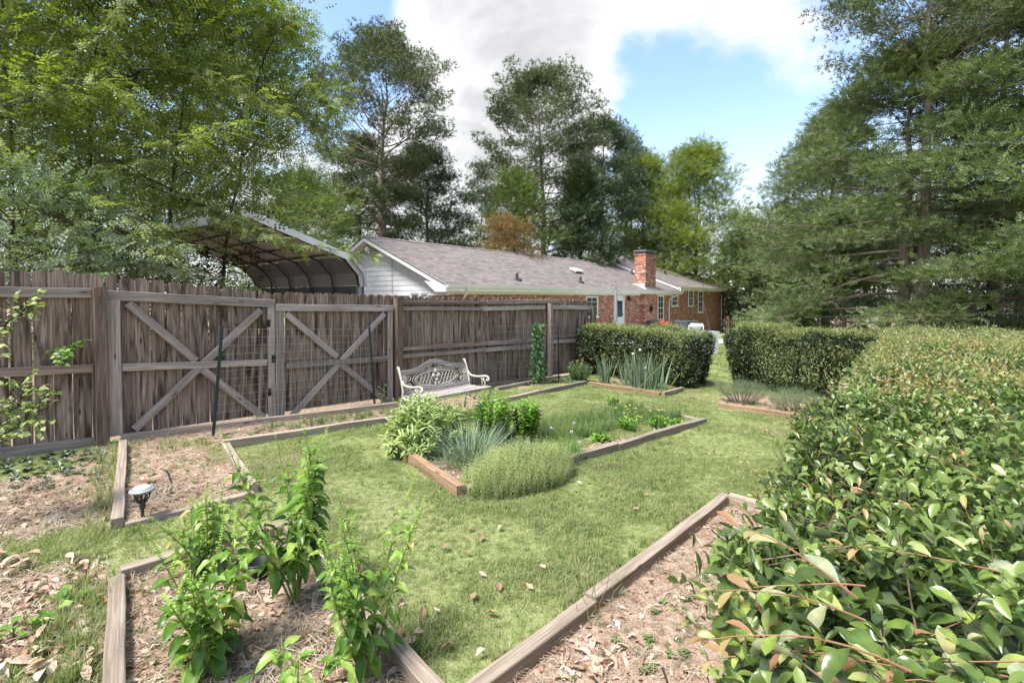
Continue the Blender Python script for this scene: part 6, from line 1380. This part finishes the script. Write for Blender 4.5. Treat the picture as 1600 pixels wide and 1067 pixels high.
def clump(name, label, cat, base, rx, ry, n, L, W_, mat, tm=T_BLADE, seed=1, fan=.35, group=None, ax=SL, lean=(0, 0), curl=.25, part='blades'):
    nr = np.random.default_rng(seed); base = Vector(base); t = thing(name, label, cat, tuple(base), 0, group)
    th = nr.random(n) * 6.28; r = np.sqrt(nr.random(n)); lx = r * np.cos(th) * rx; ly = r * np.sin(th) * ry; ca, sa = math.sin(ax), math.cos(ax); ex = lx * ca + ly * sa; ey = lx * sa - ly * ca
    Pn = np.stack([base.x + ex, base.y + ey, base.z - .01 + 0 * ex], 1); o = np.stack([ex, ey, 0 * ex], 1) / max(rx, ry); X = unit(o * fan * 1.4 + nr.normal(size=(n, 3)) * fan * .55 + np.array([lean[0], lean[1], 1.0])); Nn = unit(np.stack([-X[:, 0], -X[:, 1], 0 * ex + .05], 1) + nr.normal(size=(n, 3)) * .2)
    Ls_ = nr.uniform(*L, n); S = unit(np.cross(Nn, X)); Nn = np.cross(X, S); tv = tm[0].copy(); tv[:, 2] *= curl / .5
    link(part, scatter(part, (tv, tm[1]), Pn, X, -Nn if False else Nn, Ls_, W_ * nr.uniform(.7, 1.3, n), M[mat], nr.random(n)), t, Matrix()); return t
Bv = BEDS['B']; Be = (Bv[2] - Bv[1]); Be.z = 0; Be.normalize(); AXB = math.atan2(Be.x, Be.y)
bush('sage_bush', 'wide pale green sage bush at the left corner of the middle herb bed', 'herb', G(664, 704), .50, .46, .58, 170, 24, .095, .24, 'l_sage', T_LANCE, 101, .25, .8, .7, ax=AXB)
bush('herb_bush', 'dark leaved upright herb with glossy bright tips, behind the blue green blades', 'herb', G(772, 694), .26, .24, .60, 75, 24, .055, .6, 'l_herb', T_OVAL, 102, .15, .5, .8, flat=.35)
bush('herb_bush', 'glossy upright herb bush at the right of the pair in the middle bed', 'herb', G(822, 692), .17, .17, .52, 55, 24, .058, .6, 'l_herb', T_OVAL, 103, .2, .5, .8, flat=.4)
bush('herb_bush', 'small leaved herb with dark stems rising beside the sage bush', 'herb', G(722, 690), .16, .16, .56, 26, 26, .028, .5, 'l_herb', T_OVAL, 104, .1, .6, .8, flat=.4)
clump('garlic_chives', 'spraying clump of long blue green blades between sage and thyme', 'herb', G(735, 725), .20, .16, 520, (.3, .55), .006, 'l_blue', seed=105, fan=.5, curl=.35)
clump('garlic_chives', 'low fallen blue green blades at the front of the herb bed edge', 'herb', G(700, 728), .14, .12, 120, (.2, .34), .006, 'l_blue', seed=1051, fan=1.1, curl=.5)
# thyme: hundreds of upright pale sprigs
def thyme():
    nr = np.random.default_rng(106); c = G(812, 752); t = thing('thyme_bush', 'broad mound of pale upright thyme spilling over the front corner of the herb bed', 'herb', tuple(c)); n = 3400
    th = nr.random(n) * 6.28; r = np.sqrt(nr.random(n)); lx = r * np.cos(th) * .62; ly = r * np.sin(th) * .36; w = Vector((Be.y, -Be.x, 0)); ex = lx * Be.x + ly * w.x; ey = lx * Be.y + ly * w.y
    hh = .25 * np.sqrt(np.maximum(0.02, 1 - r ** 2)) * (.1 + 1.5 * fbm(ex * 8, ey * 8, 1)); P_ = np.stack([c.x + ex, c.y + ey, c.z + hh * nr.uniform(.0, .75, n)], 1)
    X = unit(np.stack([ex, ey, 0 * ex], 1) * .3 + nr.normal(size=(n, 3)) * .15 + np.array([0, 0, 1.])); L = nr.uniform(.16, .33, n) * (1 - .35 * r); top = (P_[:, 2] - c.z) / .3
    link('leaves', scatter('leaves', T_THYME, P_, X, nr.normal(size=(n, 3)), L, L, M['l_thyme'], np.clip(.15 + top * .55 + nr.random(n) * .35, 0, 1)), t, Matrix()); mb = MB(); rs = random.Random(5)
    for i in range(260):
        a = rs.uniform(0, 6.28); q = rs.random() ** .5; e = Vector((c.x, c.y, c.z)) + Be * (math.cos(a) * .6 * q) + w * (math.sin(a) * .36 * q); h_ = .16 * (1 - q * q) + .02; s = e * .5 + c * .5 + Vector((0, 0, .05 + .05 * rs.random())); e.z = c.z + h_; s.z = c.z + .02; mb.tube([s, (s + e) / 2 + Vector((rs.uniform(-.03, .03), rs.uniform(-.03, .03), .02)), e], [.003, .002, .0015], 3, False)
    mb.obj('stem', M['twig'], t)
thyme()
t = clump('chives', 'dark green flowering chive clump at the right of the thyme mound', 'herb', G(880, 722), .16, .13, 380, (.2, .34), .0055, 'l_chive', seed=107, fan=.3)
for i, (px, py) in enumerate(((893, 674), (862, 668), (905, 690), (897, 661))):
    g = G(880, 722); p = W(px, py, g.y + random.uniform(-.08, .08)); mb = MB(); mb.tube([g + Vector((random.uniform(-.05, .05), 0, 0)), g.lerp(p, .6) + Vector((.01, 0, .02)), p], .0022, 4, False); s = mb.obj('flower_stem', M['stem'], t)
    mb = MB(); 
    for k in range(26): d = Vector((random.gauss(0, 1), random.gauss(0, 1), random.gauss(0, 1))).normalized(); e = d.orthogonal().normalized() * .003; mb.add([p - e, p + e, p + d * .016 + e * .6, p + d * .016 - e * .6], [(0, 1, 2, 3)])
    mb.obj('flower', M['flower_p'], s, M=Matrix())
bush('dill_plant', 'feathery light green dill haze right of the glossy herb bushes', 'herb', G(872, 690), .36, .26, .42, 190, 14, .05, .10, 'l_weed', T_SPRIG, 108, .2, 1.0, .5, stemr=.0015)
bush('dill_plant', 'feathery weedy herb filling the back of the middle bed', 'herb', G(915, 664), .5, .36, .26, 200, 12, .05, .12, 'l_weed', T_SPRIG, 109, .1, 1.0, .6, stemr=.0015)
for i, (px, py, r_, h_, lab) in enumerate(((983, 674, .13, .22, 'bright low leafy seedling right of the bare soil in the middle bed'), (1030, 670, .14, .2, 'bright low leafy herb nearest the right end of the middle bed'), (1058, 668, .09, .1, 'tiny leafy seedling in the right corner of the middle bed'), (957, 636, .09, .2, 'small upright green herb at the back of the middle bed'), (938, 690, .12, .08, 'flat creeping seedlings on the bare soil of the middle bed'), (850, 712, .1, .12, 'small green seedling behind the thyme mound'))):
    bush('young_herb', lab, 'herb', G(px, py), r_, r_, h_, 22, 9, .06, .45, 'l_herb', T_OVAL, 110 + i, .1, .8, .6, flat=.2)
def coreopsis():
    b = G(1000, 660); t = thing('coreopsis_plant', 'thin stemmed plant with small yellow flowers in the middle bed', 'flower', tuple(b)); rs = random.Random(8)
    for (px, py) in ((978, 635), (984, 633), (993, 638), (980, 639), (993, 643), (1016, 641), (1030, 641), (1035, 640), (997, 650), (975, 645), (962, 637), (1002, 651)):
        p = W(px, py, b.y + rs.uniform(-.2, .3)); g = Vector((p.x + rs.uniform(-.06, .06), p.y + .03, gz(p.x, p.y))); mb = MB(); mb.tube([g, g.lerp(p, .5) + Vector((.015, 0, 0)), p], .0018, 3, False); s = mb.obj('flower_stem', M['stem'], t); mb = MB()
        for k in range(8): a = k * .785; mb.add([p, p + Vector((math.cos(a - .3) * .016, math.sin(a - .3) * .016, .002)), p + Vector((math.cos(a) * .022, math.sin(a) * .022, 0)), p + Vector((math.cos(a + .3) * .016, math.sin(a + .3) * .016, .002))], [(0, 1, 2, 3)])
        mb.obj('flower', M['flower_y'], s, M=Matrix())
coreopsis()
# weeds over the back of the herb bed, the strip beds and the fence foot
def rosette(n, l, w, seed, el=.5):
    r = random.Random(seed); vs = []; fs = []
    for i in range(n):
        a = i * 2.4 + r.uniform(-.3, .3); e = r.uniform(.1, el); L = l * r.uniform(.6, 1.1); d = Vector((math.cos(a) * math.cos(e), math.sin(a) * math.cos(e), math.sin(e))); s = Vector((-d.y, d.x, 0)).normalized() * w; b = len(vs); c = d * L * .5
        vs += [(0, 0, 0), tuple(c + s + Vector((0, 0, .004))), tuple(d * L - Vector((0, 0, L * .2))), tuple(c - s + Vector((0, 0, .004)))]; fs += [(b, b + 1, b + 2), (b, b + 2, b + 3)]
    return vs, fs
M['l_weed_o'] = leafmat('weed_leaf', [(0, (.07, .13, .025)), (.5, (.13, .22, .045)), (1, (.24, .32, .11))], .25, .5, .3, obj=True)
M['l_ivy_o'] = leafmat('ivy_leaf', [(0, (.03, .055, .025)), (.6, (.07, .11, .05)), (1, (.14, .2, .09))], .2, .4, .3, obj=True)
wx = []; wy = []; wv = []; ws = []
def addw(n, f, v, s0, s1):
    for _ in range(n): x, y = f(); wx.append(x); wy.append(y); wv.append(v); ws.append(random.uniform(s0, s1))
def inq(a, b, c, d):
    def f(): u, v = random.random(), random.random(); p = (a * (1 - u) + b * u) * (1 - v) + (d * (1 - u) + c * u) * v; return p.x, p.y
    return f
addw(1300, inq(Bv[0] + Be * .9, Bv[3], Bv[2] + (Bv[3] - Bv[2]) * .25, Bv[0] + (Bv[1] - Bv[0]) * .45 + Be * 1.2), 0, .5, 1.6)
addw(700, inq(Bv[0] + Be * .9, Bv[3], Bv[2] + (Bv[3] - Bv[2]) * .25, Bv[0] + (Bv[1] - Bv[0]) * .45 + Be * 1.2), 2, .6, 1.5)
addw(60, inq(Bv[1] + Be * 1.3, Bv[2], Bv[2] + (Bv[3] - Bv[2]) * .3, Bv[1] + Be * 1.3 + (Bv[0] - Bv[1]) * .3), 0, .4, 1.0)
addw(90, inq(G(360, 694), G(629, 652), G(620, 642), G(300, 686)), 0, .4, .9); addw(140, inq(G(420, 678), G(629, 650), G(620, 642), G(410, 670)), 2, .4, .9)
addw(110, inq(G(-40, 770), G(170, 722), G(160, 704), G(-20, 722)), 1, .4, 1.1); addw(40, inq(G(20, 790), G(170, 760), G(170, 730), G(0, 750)), 1, .4, 1.0)
addw(60, inq(G(860, 598), G(915, 600), G(905, 590), G(872, 592)), 1, .8, 1.6); addw(60, inq(G(770, 612), G(830, 602), G(850, 598), G(760, 606)), 1, .8, 1.8)
addw(120, inq(G(930, 602), G(1040, 620), G(1065, 608), G(925, 592)), 0, .5, 1.2); addw(50, inq(G(1130, 632), G(1260, 650), G(1260, 640), G(1140, 622)), 2, .5, 1.0)
addw(60, inq(G(185, 700), G(200, 820), G(300, 800), G(330, 700)), 0, .25, .6); addw(40, inq(G(190, 920), G(180, 1060), G(600, 1060), G(450, 850)), 0, .3, .7)
addw(30, inq(G(950, 1000), G(1100, 900), G(1130, 1000), G(1000, 1067)), 0, .3, .8)
addw(160, inq(G(200, 860), G(900, 1067), G(1130, 720), G(420, 690)), 0, .2, .55); addw(260, inq(G(200, 860), G(900, 1067), G(1130, 700), G(420, 690)), 2, .3, .65)
wx, wy = np.array(wx), np.array(wy); n = len(wx)
stuff('bed_weeds', 'low weeds and creeping seedlings over the beds and fence foot', 'weeds', [(*rosette(9, .07, .012, 1), M['l_weed_o']), (*rosette(10, .07, .02, 2, .9), M['l_ivy_o']), (*grass_tuft(14, .13, .004, .04, 9, .9), M['l_weed_o'])],
      np.stack([wx, wy, lift(wx, wy) + .005], 1), np.stack([np.zeros(n), np.zeros(n), rng.random(n) * 6.28], 1), np.array(ws), np.array(wv))
# tall onions
t = clump('tall_onions', 'row of tall blue green onion stalks in front of the left hedge', 'vegetable', G(1005, 607), .50, .16, 150, (.5, .88), .026, 'l_blue', seed=120, fan=.12, ax=math.radians(133), curl=.15)
clump('tall_onions', 'smaller group of onion stalks left of the long onion row', 'vegetable', G(946, 600), .13, .10, 36, (.45, .75), .022, 'l_blue', seed=121, fan=.14, ax=math.radians(133), curl=.15)
for (px, py) in ((1000, 547), (989, 553), (1009, 575)):
    g = G(px, 606); p = W(px, py, g.y); mb = MB(); mb.tube([g, g.lerp(p, .5) + Vector((.02, 0, 0)), p], .006, 5, False); s = mb.obj('stalk', M['l_blue'], t); mb = MB(); mb.lathe([(.0, -.03), (.022, -.02), (.03, 0), (.022, .02), (0, .03)], 8, Matrix.Translation(p)); mb.obj('seed_head', M['seed'], s, M=Matrix(), smooth=True)
for (x0, y0, x1, y1) in ((993, 612, 1043, 561), (1044, 610, 1062, 584), (1040, 597, 1075, 582), (934, 596, 947, 585)):
    g = G(x0, y0 + 4); a = W(x0, y0, g.y); b = W(x1, y1, g.y + .1); mb = MB(); mb.tube([a, a.lerp(b, .5) + Vector((0, 0, .02)), b], .007, 4, False); mb.obj('fallen_stalk', M['l_thyme'], t)
t, E_ = bush('flowering_shrub', 'loose green shrub with a few orange flowers at the fence end', 'shrub', G(905, 596), .34, .22, .48, 90, 16, .055, .35, 'l_ivy', T_LANCE, 122, .1, .7, .8, ax=math.radians(133), flat=.3)
for i in range(7):
    p = Vector(E_[i * 9]) + Vector((0, 0, .02)); mb = MB()
    for k in range(6): a = k * 1.05; mb.add([p, p + Vector((math.cos(a - .3) * .02, math.sin(a - .3) * .02, .01)), p + Vector((math.cos(a) * .028, math.sin(a) * .028, .006)), p + Vector((math.cos(a + .3) * .02, math.sin(a + .3) * .02, .01))], [(0, 1, 2, 3)])
    mb.obj('flower', M['flower_o'], t, M=Matrix())
bush('lavender_bush', 'upright grey green lavender at the left end of the bed before the right hedge', 'herb', G(1158, 630), .50, .24, .42, 320, 5, .10, .5, 'l_lav', T_SPRIG, 123, .4, 1.4, .35, ax=math.radians(133), stem='twig', flat=.4)
bush('lavender_bush', 'wider silvery lavender spilling over the new edging board', 'herb', G(1243, 644), .46, .28, .40, 320, 5, .10, .6, 'l_lav', T_SPRIG, 124, .4, 1.2, .6, ax=math.radians(133), stem='twig', flat=.2)
# climbing vine on the far trellis
def vine():
    g = G(836, 600); t = thing('climbing_vine', 'dense green climbing vine covering the middle of the far trellis', 'vine', tuple(g)); nr = np.random.default_rng(130); n = 900; z = nr.random(n) ** .9
    ty = W(836, 508, g.y).z; wv = .18 * (1 - .35 * z) * (.8 + .4 * vnoise(z * 9, z * 0 + 3)); u = nr.normal(size=n) * .55; u = np.clip(u, -1.2, 1.2) * wv; v = nr.normal(size=n) * .05 - .06
    P_ = np.stack([g.x + FDV.x * u + FNV.x * v, g.y + FDV.y * u + FNV.y * v, g.z + .05 + (ty - g.z) * z], 1); X = unit(nr.normal(size=(n, 3)) * .4 + np.array([-FNV.x * .3, -FNV.y * .3, -.9])); Nn = unit(np.array([-FNV.x, -FNV.y, .5]) + nr.normal(size=(n, 3)) * .3)
    link('leaves', scatter('leaves', T_OVAL, P_, X, Nn, .075 * nr.uniform(.6, 1.2, n), .062 * nr.uniform(.7, 1.2, n), M['l_ivy'], nr.random(n)), t, Matrix()); mb = MB()
    for k in range(7): pts = [Vector((g.x + FDV.x * q, g.y + FDV.y * q, g.z + (ty - g.z) * i / 8)) for i in range(9) for q in [math.sin(i * 1.3 + k) * .07 + (k - 3) * .03]]; mb.tube(pts, [.006 - .0005 * i for i in range(9)], 4, False)
    mb.obj('stem', M['twig'], t)
    a = W(839, 496, g.y); mb = MB(); mb.tube([W(839, 512, g.y), a], .004, 4); mb.obj('stem', M['twig'], t)
vine()
# leafy sprig growing through the left fence, shoots at the fence foot
def sprig(label, p, d, L, n, leaf, mat, seed, name='fence_sprig', cat='plant', tm=T_OVAL, lw=.6, nb=5, droop=-.25):
    rs = random.Random(seed); nr = np.random.default_rng(seed); t = thing(name, label, cat, tuple(p)); mb = MB(); C = []; X = []
    for k in range(nb):
        dd = (Vector(d) + Vector((rs.uniform(-.6, .6), rs.uniform(-.6, .6), rs.uniform(-.5, .5)))).normalized(); pts = bez(p, dd, L * rs.uniform(.6, 1.1), 5, Vector((0, 0, droop)), rs); mb.tube(pts, [.004, .0035, .003, .002, .0015, .001], 4, False)
        for j in range(n // nb): f = .1 + .9 * (j + rs.random()) / (n // nb) * .98; i = min(int(f * 5), 4); q = pts[i].lerp(pts[i + 1], f * 5 - i); e = (pts[i + 1] - pts[i]).normalized(); s = e.cross(Vector((0, 0, 1))).normalized() * (1 if j % 2 else -1); C.append(tuple(q)); X.append(tuple(e * .5 + s * .9 + Vector((0, 0, rs.uniform(-.3, .3)))))
    mb.obj('stem', M['twig'], t); k = len(C); link('leaves', scatter('leaves', tm, np.array(C), np.array(X), unit(nr.normal(size=(k, 3)) * .35 + np.array([.2, -.5, 1])), leaf * nr.uniform(.7, 1.2, k), leaf * lw * nr.uniform(.8, 1.2, k), M[mat], nr.random(k)), t, Matrix()); return t
sprig('bright green leafy sprig poking through the left plank fence', fz(108, 540, -.03), (.25, -.5, -.1), .26, 90, .055, 'l_herb', 140, nb=9, lw=.75, droop=-.4)
for i, (px, py, L, lab) in enumerate(((193, 684, .2, 'leafy weed at the foot of the tall fence post'), (228, 682, .16, 'small weed standing left of three at the gate foot'), (250, 678, .18, 'small weed in the middle of three at the gate foot'), (273, 672, .28, 'tallest of the three weeds at the gate foot'), (402, 664, .16, 'grassy weed where the gate leaves meet'), (596, 632, .3, 'pale weed climbing by the right dark green post'), (626, 632, .14, 'small weed at the post beside the bench'))):
    g = G(px, py); sprig(lab, g, (random.uniform(-.3, .3), -.1, 1), L, 26, .045, 'l_weed', 150 + i, 'weed', 'weed', nb=4, lw=.4, droop=0)
for i, (pts, lab, s_) in enumerate((([(-90, 760, 3.3), (-20, 700, 3.35), (40, 655, 3.4), (62, 640, 3.45)], 'thin branch with pale oval leaves low at the left edge', .09), ([(-60, 700, 3.4), (10, 660, 3.4), (35, 620, 3.45), (30, 600, 3.5)], 'short pale leaved branch crossing the left fence planks', .08), ([(-90, 600, 3.3), (-20, 545, 3.3), (10, 505, 3.35), (42, 478, 3.4)], 'pale leaved branch high at the left edge before the fence rail', .09))):
    bough(lab, pts, 170 + i, 'l_weed', .045, 42, s_, T_OVAL, 'thin blueberry branches at the left edge', .005)
# ================================================================== basil plants in the nearest bed
BL = [unit_leaf(T_BASIL, w, 'l_basil', wig=g) for w, g in ((.52, .02), (.58, -.02), (.48, .03))]
def basil(label, px, py, htop, stems, leaf, seed, spread=.25, top=True, dens=1.0, f0=.18):
    rs = random.Random(seed); g = G(px, py); t = thing('basil_plant', label, 'basil', tuple(g), 0, 'basil plants in the nearest bed'); st = MB(); Ps = []; Xs = []; Ns = []; Ls = []; sp_ = []
    for k in range(stems):
        az = k * 2.4 + rs.uniform(-.4, .4); tilt = spread * (rs.uniform(.4, 1.1) if k else .1); h = htop * (1 if k == 0 else rs.uniform(.72, .98)); d = Vector((math.cos(az) * tilt, math.sin(az) * tilt, 1)).normalized()
        pts = bez(g + Vector((math.cos(az), math.sin(az), 0)) * .015, d, h, 8, Vector((0, 0, .12)), rs); st.tube(pts, [.006 - .0005 * j for j in range(9)], 5, False); nn = max(5, int(h / .062 * dens))
        for j in range(nn):
            f = f0 + (.9 - f0) * j / (nn - 1); i = min(int(f * 8), 7); c = pts[i].lerp(pts[i + 1], f * 8 - i); a0 = j * 1.57 + az
            for sgn in (0, math.pi):
                a = a0 + sgn + rs.uniform(-.3, .3); sd = Vector((math.cos(a), math.sin(a), rs.uniform(-.1, .25) + f * .25)).normalized(); L = leaf * (1.15 - .55 * f) * rs.uniform(.75, 1.15); st.tube([c, c + sd * L * .28], [.002, .0014], 3, False)
                x = (sd + Vector((rs.uniform(-.3, .3), rs.uniform(-.3, .3), -.5 + .6 * f + rs.uniform(-.45, .4)))).normalized(); Ps.append(c + sd * L * .28); Xs.append(x); Ns.append(Vector((rs.uniform(-.25, .25), rs.uniform(-.25, .25), 1)) + sd * .35); Ls.append(L)
                sp_.append((c, sd, f))
        if top: sp_.append((pts[-1], (pts[-1] - pts[-2]).normalized(), 9))
    st.obj('stem', M['stem'], t)
    leaf_objs(BL, t, Ps, Xs, Ns, Ls)
    # small paired leaves and pale flower spikes
    C = []; X = []; Lq = []
    for c, sd, f in sp_:
        if f == 9 or (top and f > .6 and rs.random() < .35):
            d = sd if f == 9 else (sd * .6 + Vector((0, 0, 1))).normalized(); L = rs.uniform(.07, .15) * (1.2 if f == 9 else .8)
            for w in range(int(L / .012)):
                q = c + d * (.012 * w)
                for m_ in range(4): a = m_ * 1.57 + w * .8; C.append(tuple(q)); X.append((math.cos(a), math.sin(a), .55)); Lq.append(.017 * (1 - .5 * w * .012 / L))
        else:
            for m_ in range(3): a = rs.uniform(0, 6.28); C.append(tuple(c + sd * .012)); X.append((math.cos(a) * .7 + sd.x, math.sin(a) * .7 + sd.y, .6)); Lq.append(leaf * rs.uniform(.2, .42))
    k = len(C); nr = np.random.default_rng(seed); Lq = np.array(Lq); link('small_leaves', scatter('small_leaves', T_OVAL, np.array(C), np.array(X), unit(nr.normal(size=(k, 3)) * .3 + np.array([0, 0, 1])), Lq, Lq * .55, M['l_basil2'], nr.random(k)), t, Matrix()); return t
basil('basil plant leaning toward the solar path light, behind the others', 322, 905, .54, 7, .105, 201, .42, dens=1.0)
basil('broad basil plant in front of the black pot, left of centre', 330, 1045, .60, 8, .105, 202, .46, dens=1.05)
basil('tallest basil plant with a single bare stem and flower spikes', 462, 945, .92, 9, .10, 203, .24, dens=1.15, f0=.3)
basil('light green flowering basil plant at the right, before the edging', 575, 1062, .76, 8, .082, 204, .36, dens=1.05, f0=.22)
basil('basil plant cut by the bottom edge of the picture', 440, 1230, .44, 8, .10, 205, .6, top=False)
# wispy dried stems crossing the long edging board
def wisps():
    g = G(925, 985); t = thing('dry_stems', 'wispy bare grey stems leaning over the long edging board', 'dry plant', tuple(g)); rs = random.Random(31)
    for (x0, y0, x1, y1) in ((900, 975, 905, 850), (925, 985, 895, 870), (930, 985, 960, 850), (930, 975, 932, 790), (925, 960, 940, 800), (938, 960, 985, 890), (915, 950, 880, 800), (935, 940, 950, 830)):
        a = G(x0, y0); b = W(x1, y1, a.y + rs.uniform(-.1, .1)); mb = MB(); pts = [a.lerp(b, k / 6) + Vector((rs.uniform(-.012, .012), rs.uniform(-.01, .01), 0)) for k in range(7)]; mb.tube(pts, [.0022 - .0002 * k for k in range(7)], 4, False)
        for k in range(2, 6): q = pts[k]; mb.tube([q, q + Vector((rs.uniform(-.06, .06), rs.uniform(-.04, .04), rs.uniform(.03, .09)))], [.0011, .0005], 3, False)
        mb.obj('stem', M['l_thyme'], t)
wisps()
# fallen leaves lying one by one on the lawn, and seedlings with round leaves
FL = []
FLW = ['left of the herb bed corner, highest on the left', 'just below the front corner of the herb bed', 'a hand below the herb bed corner, left of its post', 'far left of the lawn beside the tallest basil', 'left of centre, above the reddish leaf', 'the reddish one left of centre near the basil', 'dead centre of the open grass', 'a step below the centre of the grass', 'right of centre near the pale patch', 'right of centre, above the one near the pale patch', 'beside the flowering basil, topmost of three there', 'beside the flowering basil, middle of three there', 'beside the flowering basil, lowest of three there', 'low in the middle, between both edging boards', 'above the low middle one, toward the long board', 'at the far right just past the long board corner', 'between the herb bed and the long board corner', 'close along the long edging board, far end', 'against the basil bed board near the bottom edge', 'in the shade of the thyme mound', 'lowest of all in the narrow wedge of grass', 'next to the basil bed board, above the lowest one']
for s_ in range(4):
    v, f = curled(.08, .045, 20 + s_); me = bpy.data.meshes.new('fallen_leaf'); me.from_pydata(v, [], f); me.materials.append(M['litter']); FL.append(me)
for i, (px, py) in enumerate(((735, 832), (782, 831), (752, 846), (697, 862), (731, 870), (754, 905), (780, 925), (740, 940), (827, 924), (848, 893), (683, 962), (660, 968), (655, 998), (750, 1030), (768, 965), (1010, 778), (994, 800), (1055, 820), (646, 1010), (905, 760), (800, 1050), (700, 1020))):
    g = G(px, py); o = bpy.data.objects.new('fallen_leaf', random.choice(FL)); COL.link(o); o.location = (g.x, g.y, g.z + .035); o.rotation_euler = (random.uniform(-.4, .4), random.uniform(-.4, .4), random.uniform(0, 6)); s_ = random.uniform(.55, .9); o.scale = (s_, s_, s_)
    tag(o, 'dry leaf on the lawn, ' + FLW[i], 'leaf', 'single dead leaves on the lawn')
def big_litter():                                  # larger pale dead leaves in the near left corner
    nr = np.random.default_rng(77); pts = []
    for i in range(240):
        px = nr.uniform(-20, 165); py = nr.uniform(870, 1065); g = G(px, py); pts.append((g.x, g.y, g.z + nr.uniform(.01, .05)))
    for i in range(120):
        px = nr.uniform(200, 640); py = nr.uniform(880, 1065); g = G(px, py); pts.append((g.x, g.y, g.z + nr.uniform(.01, .03)))
    for i in range(60):
        px = nr.uniform(860, 1010); py = nr.uniform(1000, 1067); g = G(px, py); pts.append((g.x, g.y, g.z + nr.uniform(.01, .03)))
    pts = np.array(pts); n = len(pts); stuff('dead_leaves', 'larger pale curled dead leaves heaped in the near left corner', 'leaf litter', [(*curled(.12, .06, 31), M['litter']), (*curled(.10, .055, 32), M['litter']), (*curled(.08, .045, 33), M['litter'])], pts, np.stack([nr.normal(size=n) * .4, nr.normal(size=n) * .4, nr.random(n) * 6.28], 1), nr.uniform(.4, .85, n), nr.integers(0, 3, n))
big_litter()
for i, (px, py, lab) in enumerate(((75, 985, 'round leaved squash seedling among the dead leaves at lower left'), (25, 1000, 'pale squash seedling at the very left edge of the picture'), (110, 950, 'round leaved seedling close to the left edging board'))):
    g = G(px, py); sprig(lab, g, (0, 0, 1), .13, 12, .055, 'l_herb', 180 + i, 'seedling', 'seedling', T_OVAL, .8, 3, -.4)
for i, (pts, r_, lab, mt) in enumerate((([(250, 735), (262, 745), (268, 760), (266, 775)], .006, 'dark irrigation tube curving up in the strip bed', 'black'), ([(318, 715), (324, 722), (322, 730)], .005, 'short dark twig in the strip bed near the slanted board', 'twig'), ([(918, 645), (935, 641)], .008, 'grey stick lying across the middle bed', 'twig'), ([(925, 735), (958, 732), (978, 733)], .006, 'pale stick lying on the lawn beside the thyme', 'twig'))):
    mb = MB(); q = [G(*p) + Vector((0, 0, .02 + .03 * (k % 2))) for k, p in enumerate(pts)]; mb.tube(q, r_, 6); o = mb.obj('stick' if mt == 'twig' else 'irrigation_tube', M[mt]); tag(o, lab, 'stick' if mt == 'twig' else 'tube')
